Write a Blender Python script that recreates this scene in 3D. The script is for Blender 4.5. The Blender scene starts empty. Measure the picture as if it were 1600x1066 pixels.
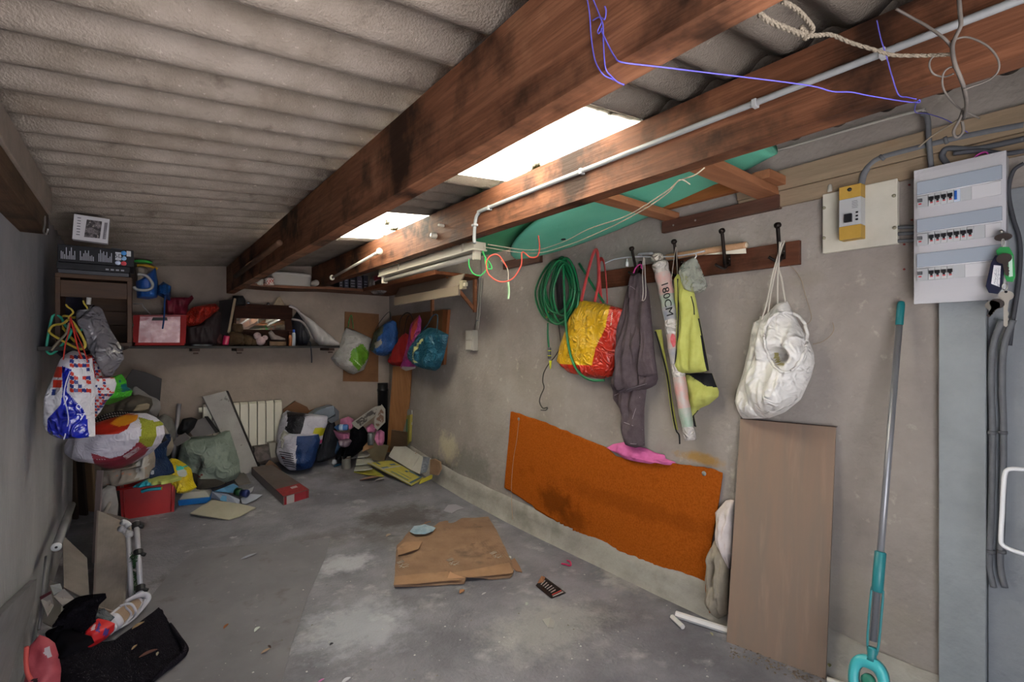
import bpy, bmesh, math, random
from mathutils import Vector, Matrix, noise
from math import sin, cos, pi, radians
random.seed(7)
# ---------------------------------------------------------------- camera, world, sun, exposure
F = 770.0; TH = math.atan(585.0/770.0); H = 1.45
sn, cs = sin(TH), cos(TH)
CAM = Vector((0, 0, H)); FWD = Vector((sn, cs, 0)); RGT = Vector((cs, -sn, 0)); UPV = Vector((0, 0, 1))
sc = bpy.context.scene
cd = bpy.data.cameras.new('camera'); co = bpy.data.objects.new('camera', cd); sc.collection.objects.link(co)
co.location = CAM; co.rotation_euler = (pi/2, 0, -TH)
cd.sensor_width = 36; cd.lens = F/1600*36; cd.shift_y = 7.0/1600; cd.clip_start = .02; cd.clip_end = 100
sc.camera = co
sc.view_settings.view_transform = 'Standard'; sc.view_settings.look = 'None'
sc.view_settings.gamma = 1; sc.view_settings.use_curve_mapping = False
sc.view_settings.exposure = EXPOSURE = 2.8
w = bpy.data.worlds.new('sky'); sc.world = w; w.use_nodes = True
bg = w.node_tree.nodes['Background']; bg.inputs[0].default_value = (.87, .92, 1.0, 1); bg.inputs[1].default_value = .75
sl = bpy.data.lights.new('sun', 'SUN'); so = bpy.data.objects.new('sun', sl); sc.collection.objects.link(so)
sl.energy = 13; sl.angle = radians(.6); sl.color = (1, .975, .94)
so.rotation_euler = Vector((.45, .12, 1.0)).to_track_quat('Z', 'Y').to_euler()

XR, YB, XL = 2.45, 5.71, -.40
# ---------------------------------------------------------------- frames: a plane of the room and the points on it
class Pl:
    def __init__(s, o, u, v):
        s.o = Vector(o); s.u = Vector(u).normalized(); s.v = Vector(v).normalized(); s.n = s.u.cross(s.v)
    def at(s, px, py):
        d = FWD + RGT*((px-800)/F) + UPV*((540-py)/F)
        t = (s.o-CAM).dot(s.n)/d.dot(s.n)
        return CAM + d*t
    def uv(s, px, py):
        p = s.at(px, py)-s.o; return (p.dot(s.u), p.dot(s.v))
    def W(s, u, v, w=0): return s.o+s.u*u+s.v*v+s.n*w
def RW(d=0): return Pl((XR-d, 0, 0), (0, -1, 0), (0, 0, 1))
def BW(d=0): return Pl((0, YB-d, 0), (1, 0, 0), (0, 0, 1))
def LW(d=0): return Pl((XL+d, 0, 0), (0, 1, 0), (0, 0, 1))
def FL(z=0): return Pl((0, 0, z), (1, 0, 0), (0, 1, 0))
def FC(zc): return Pl(CAM+FWD*zc, RGT, UPV)
def zf(y): return .20*(max(0, y-2.8)/2.9)**2                 # the floor rises a little towards the back
def FB(py, px): return FC((G(px, py)-CAM).dot(FWD))      # the upright plane that meets the floor at that point
def TP(p, q, r):                                         # plane through three points p (origin), q along u, r upwards
    p, q, r = Vector(p), Vector(q), Vector(r); u = (q-p).normalized(); v = (r-p)-(r-p).dot(u)*u
    return Pl(p, u, v)
def P(px, py, zc): return CAM+(FWD+RGT*((px-800)/F)+UPV*((540-py)/F))*zc
def PX(p):
    d = Vector(p)-CAM; z = d.dot(FWD); return (800+F*d.dot(RGT)/z, 540-F*d.z/z)
def G(px, py, z=0):
    h = z
    for _ in range(12): p = FL(h).at(px, py); h = z+zf(p.y)
    if p.y > YB-.03: p = BW(.03).at(px, py)
    return p

# ---------------------------------------------------------------- materials
def hx(h):
    h = h.lstrip('#'); r = []
    for i in (0, 2, 4):
        c = int(h[i:i+2], 16)/255; r.append(c/12.92 if c <= .04045 else ((c+.055)/1.055)**2.4)
    return (r[0], r[1], r[2], 1)
MC = {}
def M(c1, c2=None, rough=.75, scale=8, bump=0, bs=60, metal=0, st=(1, 1, 1), lo=.35, hi=.65, stain=None, trans=0, alpha=1, spec=.3, emit=0, sheen=0, crink=0, distort=0):
    key = (c1, c2, rough, scale, bump, bs, metal, st, lo, hi, str(stain), trans, alpha, spec, emit, crink, distort)
    if key in MC: return MC[key]
    m = bpy.data.materials.new('mat_%d' % len(MC)); MC[key] = m; m.use_nodes = True
    nt = m.node_tree; N = nt.nodes; L = nt.links; b = N['Principled BSDF']
    b.inputs['Roughness'].default_value = rough; b.inputs['Metallic'].default_value = metal
    b.inputs['Specular IOR Level'].default_value = spec
    b.inputs['Transmission Weight'].default_value = trans; b.inputs['Alpha'].default_value = alpha
    tc = N.new('ShaderNodeTexCoord'); mp = N.new('ShaderNodeMapping'); mp.inputs['Scale'].default_value = st
    L.new(tc.outputs['Object'], mp.inputs['Vector'])
    col = None
    if c2:
        n = N.new('ShaderNodeTexNoise'); n.inputs['Scale'].default_value = scale; n.inputs['Detail'].default_value = 8
        n.inputs['Roughness'].default_value = .62; n.inputs['Distortion'].default_value = distort
        L.new(mp.outputs[0], n.inputs['Vector'])
        r = N.new('ShaderNodeMapRange'); r.inputs[1].default_value = lo; r.inputs[2].default_value = hi
        L.new(n.outputs['Fac'], r.inputs[0])
        mx = N.new('ShaderNodeMix'); mx.data_type = 'RGBA'; mx.inputs[6].default_value = hx(c1); mx.inputs[7].default_value = hx(c2)
        L.new(r.outputs[0], mx.inputs[0]); col = mx.outputs[2]
    if stain:
        for (sc_, lo_, hi_, c_, amt) in stain:
            n = N.new('ShaderNodeTexNoise'); n.inputs['Scale'].default_value = abs(sc_); n.inputs['Detail'].default_value = 6
            n.inputs['Roughness'].default_value = .6
            L.new(mp.outputs[0] if sc_ < 0 else tc.outputs['Object'], n.inputs['Vector'])
            r = N.new('ShaderNodeMapRange'); r.inputs[1].default_value = lo_; r.inputs[2].default_value = hi_; r.inputs[4].default_value = amt
            L.new(n.outputs['Fac'], r.inputs[0])
            mx = N.new('ShaderNodeMix'); mx.data_type = 'RGBA'
            if col is None: mx.inputs[6].default_value = hx(c1)
            else: L.new(col, mx.inputs[6])
            mx.inputs[7].default_value = hx(c_); L.new(r.outputs[0], mx.inputs[0]); col = mx.outputs[2]
    if col is None: b.inputs['Base Color'].default_value = hx(c1)
    else: L.new(col, b.inputs['Base Color'])
    if emit:
        b.inputs['Emission Strength'].default_value = emit
        b.inputs['Emission Color'].default_value = hx(c1)
    if bump or crink:
        n = N.new('ShaderNodeTexNoise'); n.inputs['Scale'].default_value = bs; n.inputs['Detail'].default_value = 5
        L.new(mp.outputs[0], n.inputs['Vector'])
        bp = N.new('ShaderNodeBump'); bp.inputs['Strength'].default_value = min(1, bump if bump else crink); bp.inputs['Distance'].default_value = .01
        L.new(n.outputs['Fac'], bp.inputs['Height']); L.new(bp.outputs[0], b.inputs['Normal'])
        if crink:
            bp2 = N.new('ShaderNodeBump'); bp2.inputs['Strength'].default_value = min(1, crink*1.6); bp2.inputs['Distance'].default_value = .035
            v = N.new('ShaderNodeTexNoise'); v.inputs['Scale'].default_value = bs*.35; v.inputs['Detail'].default_value = 3; v.inputs['Distortion'].default_value = 2.2; v.noise_type = 'RIDGED_MULTIFRACTAL'
            L.new(mp.outputs[0], v.inputs['Vector']); L.new(v.outputs['Fac'], bp2.inputs['Height'])
            L.new(bp2.outputs[0], bp.inputs['Normal'])
    return m
def spots(m, lst):
    """marks with a place of their own on a wall or the floor: (centre, radii, colour, amount, raggedness)"""
    nt = m.node_tree; N = nt.nodes; L = nt.links; b = N['Principled BSDF']
    tc = N.new('ShaderNodeTexCoord')
    nz = N.new('ShaderNodeTexNoise'); nz.inputs['Scale'].default_value = 9; nz.inputs['Detail'].default_value = 7; nz.inputs['Roughness'].default_value = .7
    L.new(tc.outputs['Object'], nz.inputs['Vector'])
    for (c, rad, colr, amt) in lst:
        src = b.inputs['Base Color'].links[0].from_socket
        mp = N.new('ShaderNodeMapping'); mp.vector_type = 'POINT'
        mp.inputs['Scale'].default_value = [1/r for r in rad]; mp.inputs['Location'].default_value = [-c[i]/rad[i] for i in range(3)]
        L.new(tc.outputs['Object'], mp.inputs['Vector'])
        ln = N.new('ShaderNodeVectorMath'); ln.operation = 'LENGTH'; L.new(mp.outputs[0], ln.inputs[0])
        ad = N.new('ShaderNodeMath'); ad.operation = 'MULTIPLY_ADD'; ad.inputs[1].default_value = 2.2
        L.new(nz.outputs['Fac'], ad.inputs[0]); L.new(ln.outputs['Value'], ad.inputs[2])
        r = N.new('ShaderNodeMapRange'); r.inputs[1].default_value = 1.55; r.inputs[2].default_value = 2.15; r.inputs[3].default_value = amt; r.inputs[4].default_value = 0
        L.new(ad.outputs[0], r.inputs[0])
        mx = N.new('ShaderNodeMix'); mx.data_type = 'RGBA'; L.new(src, mx.inputs[6]); mx.inputs[7].default_value = hx(colr)
        L.new(r.outputs[0], mx.inputs[0]); L.new(mx.outputs[2], b.inputs['Base Color'])

# ---------------------------------------------------------------- object makers
def E(name, label, cat, loc=(0, 0, 0), group=None, kind=None):
    o = bpy.data.objects.new(name, None); sc.collection.objects.link(o); o.location = loc; o.empty_display_size = .05
    if label: o['label'] = label
    if cat: o['category'] = cat
    if group: o['group'] = group
    if kind: o['kind'] = kind
    return o
def wloc(o):
    v = Vector((0, 0, 0))
    while o is not None: v = v+o.location; o = o.parent
    return v
def ob(name, verts, faces, mats, parent=None, label=None, cat=None, group=None, kind=None, mi=None, smooth=False, bev=0, keep=False):
    if not isinstance(mats, (list, tuple)): mats = [mats]
    vs = [Vector(v) for v in verts]
    if parent is not None: off = wloc(parent)
    elif keep: off = Vector((0, 0, 0))
    else:
        off = Vector(((min(v.x for v in vs)+max(v.x for v in vs))/2, (min(v.y for v in vs)+max(v.y for v in vs))/2, min(v.z for v in vs)))
    me = bpy.data.meshes.new(name); me.from_pydata([v-off for v in vs], [], faces); me.update()
    bm = bmesh.new(); bm.from_mesh(me); bmesh.ops.recalc_face_normals(bm, faces=bm.faces)
    if bev:
        eds = [e for e in bm.edges if len(e.link_faces) == 2 and e.calc_face_angle(0) > .6]
        bmesh.ops.bevel(bm, geom=eds, offset=bev, segments=2, affect='EDGES', profile=.5, clamp_overlap=True)
    bm.to_mesh(me); bm.free()
    for m in mats: me.materials.append(m)
    if mi: me.polygons.foreach_set('material_index', mi)
    if smooth: me.polygons.foreach_set('use_smooth', [True]*len(me.polygons))
    o = bpy.data.objects.new(name, me); sc.collection.objects.link(o)
    if parent is not None: o.parent = parent
    else: o.location = off
    if label: o['label'] = label
    if cat: o['category'] = cat
    if group: o['group'] = group
    if kind: o['kind'] = kind
    return o
def boxvf(lo, hi):
    x0, y0, z0 = lo; x1, y1, z1 = hi
    return ([(x0, y0, z0), (x1, y0, z0), (x1, y1, z0), (x0, y1, z0), (x0, y0, z1), (x1, y0, z1), (x1, y1, z1), (x0, y1, z1)],
            [(0, 3, 2, 1), (4, 5, 6, 7), (0, 1, 5, 4), (1, 2, 6, 5), (2, 3, 7, 6), (3, 0, 4, 7)])
def box(name, lo, hi, mat, parent=None, bev=.002, **k):
    v, f = boxvf(lo, hi); return ob(name, v, f, mat, parent, bev=bev, **k)
def pbox(name, pl, u0, v0, u1, v1, w0, w1, mat, parent=None, bev=.001, **k):
    """box in the frame of a plane"""
    v, f = boxvf((u0, v0, w0), (u1, v1, w1)); return ob(name, [pl.W(*p) for p in v], f, mat, parent, bev=bev, **k)
def slab(name, pts, th, mat, parent=None, bev=0, n=None, **k):
    """polygon of world points extruded by th along its normal"""
    pts = [Vector(p) for p in pts]
    if n is None:
        n = Vector((0, 0, 0))
        for i in range(len(pts)):
            a, b2 = pts[i], pts[(i+1) % len(pts)]; n += (a-pts[0]).cross(b2-pts[0])
        n.normalize()
        if n.dot(CAM-pts[0]) < 0: n = -n
    m = len(pts); vs = pts+[p-n*th for p in pts]
    fs = [tuple(range(m)), tuple(range(2*m-1, m-1, -1))]+[(i, i+m, (i+1) % m+m, (i+1) % m) for i in range(m)]
    return ob(name, vs, fs, mat, parent, bev=bev, **k)
def psl(name, pl, px, th, mat, parent=None, w=0, **k):
    """pixel polygon laid on a plane, thickness th behind it (w lifts the face)"""
    return slab(name, [pl.at(*p)+pl.n*w for p in px], th, mat, parent, n=pl.n, **k)
def cat_rom(pts, n=6):
    pts = [Vector(p) for p in pts]
    if len(pts) < 3 or n < 2: return pts
    out = []
    for i in range(len(pts)-1):
        p0 = pts[max(i-1, 0)]; p1 = pts[i]; p2 = pts[i+1]; p3 = pts[min(i+2, len(pts)-1)]
        for k in range(n):
            t = k/n; out.append(.5*((2*p1)+(p2-p0)*t+(2*p0-5*p1+4*p2-p3)*t*t+(3*p1-p0-3*p2+p3)*t**3))
    out.append(pts[-1]); return out
def tubevf(pts, r, seg=8, sm=6, flat=None):
    pts = cat_rom(pts, sm); vs = []; fs = []; up = None
    for i, p in enumerate(pts):
        d = (pts[min(i+1, len(pts)-1)]-pts[max(i-1, 0)])
        if d.length < 1e-9: d = Vector((0, 0, 1))
        d.normalize()
        if up is None: up = Vector((0, 0, 1)) if abs(d.z) < .9 else Vector((1, 0, 0))
        a = d.cross(up)
        if a.length < 1e-5: a = d.cross(Vector((.3, .8, .1)))
        a.normalize(); b2 = a.cross(d).normalized(); up = b2
        rr = r(i/(len(pts)-1)) if callable(r) else r
        for k in range(seg):
            t = 2*pi*k/seg; vs.append(p+a*cos(t)*rr+b2*sin(t)*rr*(flat or 1))
    for i in range(len(pts)-1):
        for k in range(seg):
            k2 = (k+1) % seg; fs.append((i*seg+k, i*seg+k2, (i+1)*seg+k2, (i+1)*seg+k))
    fs.append(tuple(range(seg))); m = (len(pts)-1)*seg; fs.append(tuple(m+seg-1-k for k in range(seg)))
    return vs, fs
def tube(name, pts, r, mat, parent=None, seg=8, sm=6, flat=None, **k):
    v, f = tubevf(pts, r, seg, sm, flat); k.setdefault('smooth', True); return ob(name, v, f, mat, parent, **k)
def merge(*vf):
    V = []; Fs = []
    for v, f in vf:
        o = len(V); V += list(v); Fs += [tuple(i+o for i in q) for q in f]
    return V, Fs
def lathe(name, c, prof, mat, parent=None, axis=(0, 0, 1), seg=20, **k):
    """prof: list of (radius, height) along axis"""
    ax = Vector(axis).normalized(); a = ax.cross(Vector((0, 0, 1)) if abs(ax.z) < .9 else Vector((1, 0, 0))).normalized(); b2 = ax.cross(a)
    c = Vector(c); vs = []; fs = []
    for (r, h) in prof:
        for i in range(seg):
            t = 2*pi*i/seg; vs.append(c+ax*h+a*cos(t)*r+b2*sin(t)*r)
    n = len(prof)
    for j in range(n-1):
        for i in range(seg):
            i2 = (i+1) % seg; fs.append((j*seg+i, j*seg+i2, (j+1)*seg+i2, (j+1)*seg+i))
    fs.append(tuple(range(seg))); fs.append(tuple((n-1)*seg+seg-1-i for i in range(seg)))
    k.setdefault('smooth', True)
    return ob(name, vs, fs, mat, parent, **k)
def inpoly(x, y, poly):
    c = False; j = len(poly)-1
    for i in range(len(poly)):
        xi, yi = poly[i]; xj, yj = poly[j]
        if (yi > y) != (yj > y) and x < (xj-xi)*(y-yi)/(yj-yi)+xi: c = not c
        j = i
    return c
def puff(name, pl, px, depth, mats, parent=None, paint=(), fold=.25, ff=(28, 7), rows=34, cols=30, seed=0, belly=.6, base=.15, diag=0, dent=None, thin=0, **k):
    """a soft body: cross-sections swept down the outline, round in depth, with folds; paint = [(material index, pixel polygon)]"""
    pm = Pl(pl.o+pl.n*depth*(.3 if pl.n.dot(FWD) < -.9 else .06), pl.u, pl.v); uv = [pm.uv(*p) for p in px]; m = len(uv)
    vs_ = [p[1] for p in uv]; v0, v1 = min(vs_), max(vs_); e = (v1-v0)*.004
    pts = []; fr = []
    so = Vector((seed*3.7, seed*1.3, seed*7.1))
    pp = list(paint)
    dd = None
    if dent: dd = (pm.uv(dent[0], dent[1]), dent[2], dent[3], dent[4])
    lr = []
    for i in range(rows+1):
        v = v0+e+(v1-v0-2*e)*i/rows; xs = []
        for a in range(m):
            (ua, va), (ub, vb) = uv[a], uv[(a+1) % m]
            if (va > v) != (vb > v): xs.append(ua+(ub-ua)*(v-va)/(vb-va))
        if len(xs) < 2: xs = [lr[-1][1], lr[-1][2]] if lr else [uv[0][0], uv[0][0]+.001]
        lr.append((v, min(xs), max(xs)))
    Wm = max(r-l for _, l, r in lr)
    for i, (v, l, r) in enumerate(lr):
        t = i/rows                                     # 0 bottom, 1 top
        tb = min(1, t/.16); tt = min(1, (1-t)/.30)
        rp = (base+(1-base)*math.sqrt(max(0, 1-(1-tb)**2)))*(base+(1-base)*math.sqrt(max(0, 1-(1-tt)**2)))*(1-belly*.5*t)
        rp *= (.35+.65*min(1, (r-l)/Wm*1.2))
        for j in range(cols+1):
            s = j/cols; x = 2*s-1; u = l+(r-l)*s
            prof = max(0, 1-abs(x)**2.6)**.5
            q = Vector((u*ff[0]+diag*v*ff[0], v*ff[1], 0))+so
            f1 = noise.noise(q); f2 = noise.noise(q*2.3+Vector((5, 2, 1))); f3 = noise.noise(Vector((u*9, v*9, 4))+so)
            w_ = depth*(rp*prof*(1+fold*1.2*f1+fold*.5*f2+fold*.9*f3))+thin
            if dd:
                du = (u-dd[0][0])/dd[1]; dv = (v-dd[0][1])/dd[2]; q2 = du*du+dv*dv
                if q2 < 2.4: w_ *= 1-dd[3]*math.exp(-q2*q2*1.2)
            pts.append(pl.W(u, v, max(w_, .002))); fr.append((u, v))
        for j in range(cols, -1, -1):
            s = j/cols; u = l+(r-l)*s; pts.append(pl.W(u, v, 0.0005))
    R = 2*(cols+1); fs = []; mi = []
    for i in range(rows):
        for j in range(R):
            j2 = (j+1) % R; fs.append((i*R+j, i*R+j2, (i+1)*R+j2, (i+1)*R+j))
            idx = 0
            if pp and j < cols:
                cu, cv = PX((pts[i*R+j]+pts[(i+1)*R+j+1])/2)
                for ii, poly in pp:
                    if inpoly(cu, cv, poly): idx = ii
            mi.append(idx)
    for i in (0, rows):
        for j in range(cols):
            a = i*R+j; fs.append((a, a+1, i*R+R-2-j, i*R+R-1-j)); mi.append(0)
    k.setdefault('smooth', True)
    return ob(name, pts, fs, mats, parent, mi=mi, **k)
def text(s, name, pl, px, py, size, mat, parent, rot=0, w=.001, sx=1, ext=.0006, align='CENTER'):
    c = bpy.data.curves.new(name, 'FONT'); c.body = s; c.size = size; c.extrude = ext; c.align_x = align; c.align_y = 'CENTER'; c.resolution_u = 3
    o = bpy.data.objects.new('tmp', c); sc.collection.objects.link(o); dg = bpy.context.evaluated_depsgraph_get()
    me = bpy.data.meshes.new_from_object(o.evaluated_get(dg)); bpy.data.objects.remove(o); bpy.data.curves.remove(c)
    ca, sa = cos(rot), sin(rot); o0 = pl.at(px, py)
    V = []
    for v in me.vertices:
        x = v.co.x*sx; y = v.co.y; V.append(o0+pl.u*(x*ca-y*sa)+pl.v*(x*sa+y*ca)+pl.n*(w+v.co.z))
    Fs = [tuple(p.vertices) for p in me.polygons]; bpy.data.meshes.remove(me)
    return ob(name, V, Fs, mat, parent)
def ctree(o, d, parent=None, label=None, group=None):
    c = o.copy(); sc.collection.objects.link(c); c.parent = parent
    if parent is None: c.location = o.location+Vector(d)
    if label: c['label'] = label
    if group: c['group'] = group
    for ch in list(o.children): ctree(ch, d, c)
    return c
from mathutils.bvhtree import BVHTree
def onto(o, pl, px, lift=.002, miss=None):
    """points of a sight path laid on the surface of o"""
    off = wloc(o); me = o.data
    bv = BVHTree.FromPolygons([v.co+off for v in me.vertices], [tuple(q.vertices) for q in me.polygons])
    out = []; last = miss if miss is not None else .02
    for q in px:
        c = pl.at(*q); d = (c-CAM).normalized(); h = bv.ray_cast(CAM, d)
        if h[0] is not None: last = (h[0]-c).dot(pl.n); out.append(h[0]+pl.n*lift)
        else: out.append(c+d*(last/d.dot(pl.n))+pl.n*lift)
    return out
def drape(o, tgt, pl, lift=.001):
    """lay a thin print mesh o on the surface of tgt"""
    off = wloc(tgt); bv = BVHTree.FromPolygons([v.co+off for v in tgt.data.vertices], [tuple(q.vertices) for q in tgt.data.polygons])
    oo = wloc(o); ws = [v.co+oo for v in o.data.vertices]; base = min((p-pl.o).dot(pl.n) for p in ws); last = .05
    for v, p in zip(o.data.vertices, ws):
        e = (p-pl.o).dot(pl.n); c = p-pl.n*e; d = (c-CAM).normalized(); h = bv.ray_cast(CAM, d)
        if h[0] is not None: last = (h[0]-c).dot(pl.n); q = h[0]
        else: q = c+d*(last/d.dot(pl.n))
        v.co = q+pl.n*(lift+e-base)-oo
    return o
def bil(name, a, b, c, d, th, mat, parent=None, nu=10, nv=10, wav=0, **k):
    """panel spanned between four corners a b c d (a-b bottom, d-c top)"""
    a, b, c, d = map(Vector, (a, b, c, d)); n = (b-a).cross(d-a).normalized()
    if n.dot(CAM-a) < 0: n = -n
    V = []; Fs = []
    for s in (0, 1):
        for i in range(nv+1):
            for j in range(nu+1):
                x, y = j/nu, i/nv; p = (a*(1-x)+b*x)*(1-y)+(d*(1-x)+c*x)*y
                V.append(p-n*(th*s)+n*(wav*noise.noise(p*6) if wav else 0))
    K = (nu+1)*(nv+1)
    for s in (0, 1):
        for i in range(nv):
            for j in range(nu): q = s*K+i*(nu+1)+j; Fs.append((q, q+1, q+nu+2, q+nu+1))
    for i in range(nv):
        for j in (0, nu): q = i*(nu+1)+j; Fs.append((q, q+nu+1, q+nu+1+K, q+K))
    for j in range(nu):
        for i in (0, nv): q = i*(nu+1)+j; Fs.append((q, q+1, q+1+K, q+K))
    return ob(name, V, Fs, mat, parent, **k)
def squig(tgt, pl, p0, p1, amp, n, r, mat, name='faded_writing', seed=1):
    """worn writing that cannot be read: a short wavering stroke on the surface of tgt"""
    rn = random.Random(seed); dx, dy = p1[0]-p0[0], p1[1]-p0[1]; l = math.hypot(dx, dy); nx, ny = -dy/l, dx/l; pts = []
    for i in range(n+1):
        q = i/n; a = amp*(1 if i % 2 else -1)*rn.uniform(.4, 1); pts.append((p0[0]+dx*q+nx*a, p0[1]+dy*q+ny*a))
    return tube(name, onto(tgt, pl, pts, .0008, .03), r, mat, tgt, seg=4, sm=2, flat=.4)
# ================================================================= THE SHELL
m_floor = M('#59585f', '#78767d', rough=.62, scale=2.6, bump=.45, bs=60, lo=.38, hi=.66, spec=.35,
            stain=[(5, .58, .72, '#a5a3a4', .55), (.9, .56, .70, '#484442', .75), (14, .66, .74, '#b4b2b4', .5), (30, .66, .72, '#4a4643', .5)])
fp = [G(830, 0+860), G(640, 800), G(300, 905), G(520, 1000), G(700, 1040), G(1000, 950), G(560, 720), G(420, 790), G(650, 900), G(1010, 1050), G(900, 890)]
spots(m_floor, [((G(625, 808).x, G(625, 808).y, 0), (.42, .30, 1), '#37322f', .75), ((G(285, 905).x, G(285, 905).y, 0), (.16, .16, 1), '#393531', .8),
                ((G(540, 880).x, G(540, 880).y, 0), (.20, .16, 1), '#b9bac2', .45), ((G(560, 980).x, G(560, 980).y, 0), (.30, .3, 1), '#a6a8b2', .45),
                ((G(860, 980).x, G(860, 980).y, 0), (.42, .28, 1), '#989695', .5), ((G(580, 735).x, G(580, 735).y, 0), (.55, .4, 1), '#453e3a', .5),
                ((G(480, 850).x, G(480, 850).y, 0), (.5, .2, 1), '#4d4845', .45), ((G(1000, 900).x, G(1000, 900).y, 0), (.25, .3, 1), '#a09b94', .5)])
box('ground_light_bounce', (-9, -14, -.14), (12, -.62, -.005), M('#9d9b9b', '#adabab', rough=.9, scale=3), bev=0, kind='structure', keep=True)  # pale ground out of view, added to bounce daylight up to the ceiling
V = []; Fs = []; ys_ = [-.6, 0]+[.25*i for i in range(1, 25)]+[YB+.15]
for y in ys_:
    for (x, dz) in ((XL-.15, 0), (1.0, 0), (XR+.15, 0), (XR+.15, -.3), (XL-.15, -.3)): V.append((x, y, -.12 if dz else zf(y)))
for i in range(len(ys_)-1):
    for k in range(5): Fs.append((i*5+k, i*5+(k+1) % 5, i*5+5+(k+1) % 5, i*5+5+k))
Fs += [(0, 1, 2, 3, 4), tuple((len(ys_)-1)*5+k for k in (4, 3, 2, 1, 0))]
ob('floor', V, Fs, m_floor, kind='structure', keep=True)
m_wr = M('#827a75', '#958d88', rough=.9, scale=3, bump=.5, bs=38, lo=.3, hi=.7, spec=.15,
         stain=[(1.3, .56, .72, '#7f776c', .55), (16, .62, .75, '#c0b7a9', .4), (45, .68, .75, '#7a7268', .5)])
def rwp(px, py): p = RW().at(px, py); return (p.x, p.y, p.z)
spots(m_wr, [(rwp(1092, 716), (1, .16, .035), '#96702f', .8), (rwp(1255, 437), (1, .10, .045), '#857d74', .6), (rwp(1240, 300), (1, .22, .07), '#7d756e', .6),
             (rwp(1200, 990), (1, .35, .25), '#6c665f', .7), (rwp(730, 725), (1, .5, .18), '#6e6c64', .7), (rwp(690, 728), (1, .28, .09), '#39372f', .7),
             (rwp(700, 700), (1, .22, .16), '#cdbf9d', .5), (rwp(900, 880), (1, 1.2, .05), '#9f9a92', .5), (rwp(1135, 800), (1, .05, .05), '#5b544d', .7),
             (rwp(880, 500), (1, .10, .05), '#7d7468', .4), (rwp(1330, 950), (1, .25, .2), '#8b8379', .6), (rwp(640, 600), (1, .3, .5), '#827a70', .45)])
box('wall_right', (XR, -.35, 0), (XR+.15, YB+.15, 2.46), m_wr, bev=0, kind='structure', keep=True)
m_wb = M('#7b6f67', '#8b7f76', rough=.92, scale=2.5, bump=.4, bs=40, spec=.12, stain=[(1.7, .58, .72, '#6a6259', .5), (20, .66, .76, '#a0978b', .3)])
box('wall_back', (XL-.15, YB, 0), (XR, YB+.15, 2.44), m_wb, bev=0, kind='structure', keep=True)
m_wl = M('#7c7b80', '#8b8a8f', rough=.92, scale=3, bump=.8, bs=55, spec=.12, stain=[(2.2, .56, .7, '#737579', .5), (-40, .6, .75, '#a5a7aa', .35)], st=(1, 1, .3))
box('wall_left', (XL-.15, -.35, 0), (XL, YB, 2.2), m_wl, bev=0, kind='structure', keep=True)
box('wall_light_block', (1.42, -.50, 0), (XR+.15, -.36, 2.46), m_wr, bev=0, kind='structure', keep=True)  # unseen pier, added to keep sky light off the near right wall
box('lintel_light_block', (XL-.15, -.50, 2.02), (1.42, -.36, 2.40), m_wr, bev=0, kind='structure', keep=True)  # unseen lintel, added to limit the daylight entering at the front
# plinth at the foot of the right wall: rough hand-trowelled band
V = []; Fs = []
ny = 60
for i in range(ny+1):
    y = .3+(YB-.3)*i/ny
    for j, (dx, z) in enumerate([(.0, .19), (.018, .17), (.024, .10), (.03, .03), (.05, 0)]):
        n_ = noise.noise(Vector((y*3, z*6, 0)))*.009
        V.append((XR-dx-(n_ if j else 0), y, zf(y)+z+(noise.noise(Vector((y*2.3, 4, j)))*.03 if j < 2 else 0)))
for i in range(ny):
    for j in range(4): Fs.append((i*5+j, i*5+j+1, (i+1)*5+j+1, (i+1)*5+j))
ob('baseboard_right', V, Fs, M('#85807a', '#98938c', rough=.9, scale=5, bump=.6, bs=30, stain=[(4, .55, .68, '#77736a', .7)]), kind='structure', smooth=True, keep=True)
# jamb column on the right wall
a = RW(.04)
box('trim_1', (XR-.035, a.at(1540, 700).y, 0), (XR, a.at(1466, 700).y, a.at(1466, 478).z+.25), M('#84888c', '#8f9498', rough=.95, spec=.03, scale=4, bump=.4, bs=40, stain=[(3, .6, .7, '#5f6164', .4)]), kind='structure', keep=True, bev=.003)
box('trim_2', (XR-.012, -.3, 0), (XR, a.at(1541, 700).y, 2.0), M('#7c8086', '#878b91', rough=.9, scale=4, bump=.4, bs=40), kind='structure', keep=True, bev=.003)
# roof of corrugated fibre-cement sheets
A_, PT = .024, .177
def roofz(x): return H+.728+.087*x+A_
m_fc = M('#756b62', '#8a8078', rough=.95, scale=5, bump=.55, bs=150, spec=.1,
         stain=[(9, .60, .70, '#544a42', .6), (34, .66, .74, '#b6aaa0', .55), (2.1, .57, .7, '#6a5d52', .6), (90, .64, .70, '#a89d93', .45)])
m_fc2 = M('#625a53', '#726a63', rough=.95, scale=5, bump=.6, bs=150, spec=.1, stain=[(9, .60, .70, '#4d4641', .6), (34, .66, .74, '#a39a92', .45)])
mt = bpy.data.materials.new('translucent_sheet'); mt.use_nodes = True
N = mt.node_tree.nodes; L = mt.node_tree.links; N.remove(N['Principled BSDF'])
tr = N.new('ShaderNodeBsdfTranslucent'); tr.inputs[0].default_value = (.86, .84, .74, 1)
t2 = N.new('ShaderNodeBsdfTransparent'); t2.inputs[0].default_value = (.8, .82, .8, 1)
mxs = N.new('ShaderNodeMixShader'); mxs.inputs[0].default_value = .015
nz = N.new('ShaderNodeTexNoise'); nz.inputs['Scale'].default_value = 7; nz.inputs['Detail'].default_value = 6; tc = N.new('ShaderNodeTexCoord'); L.new(tc.outputs['Object'], nz.inputs['Vector'])
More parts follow.
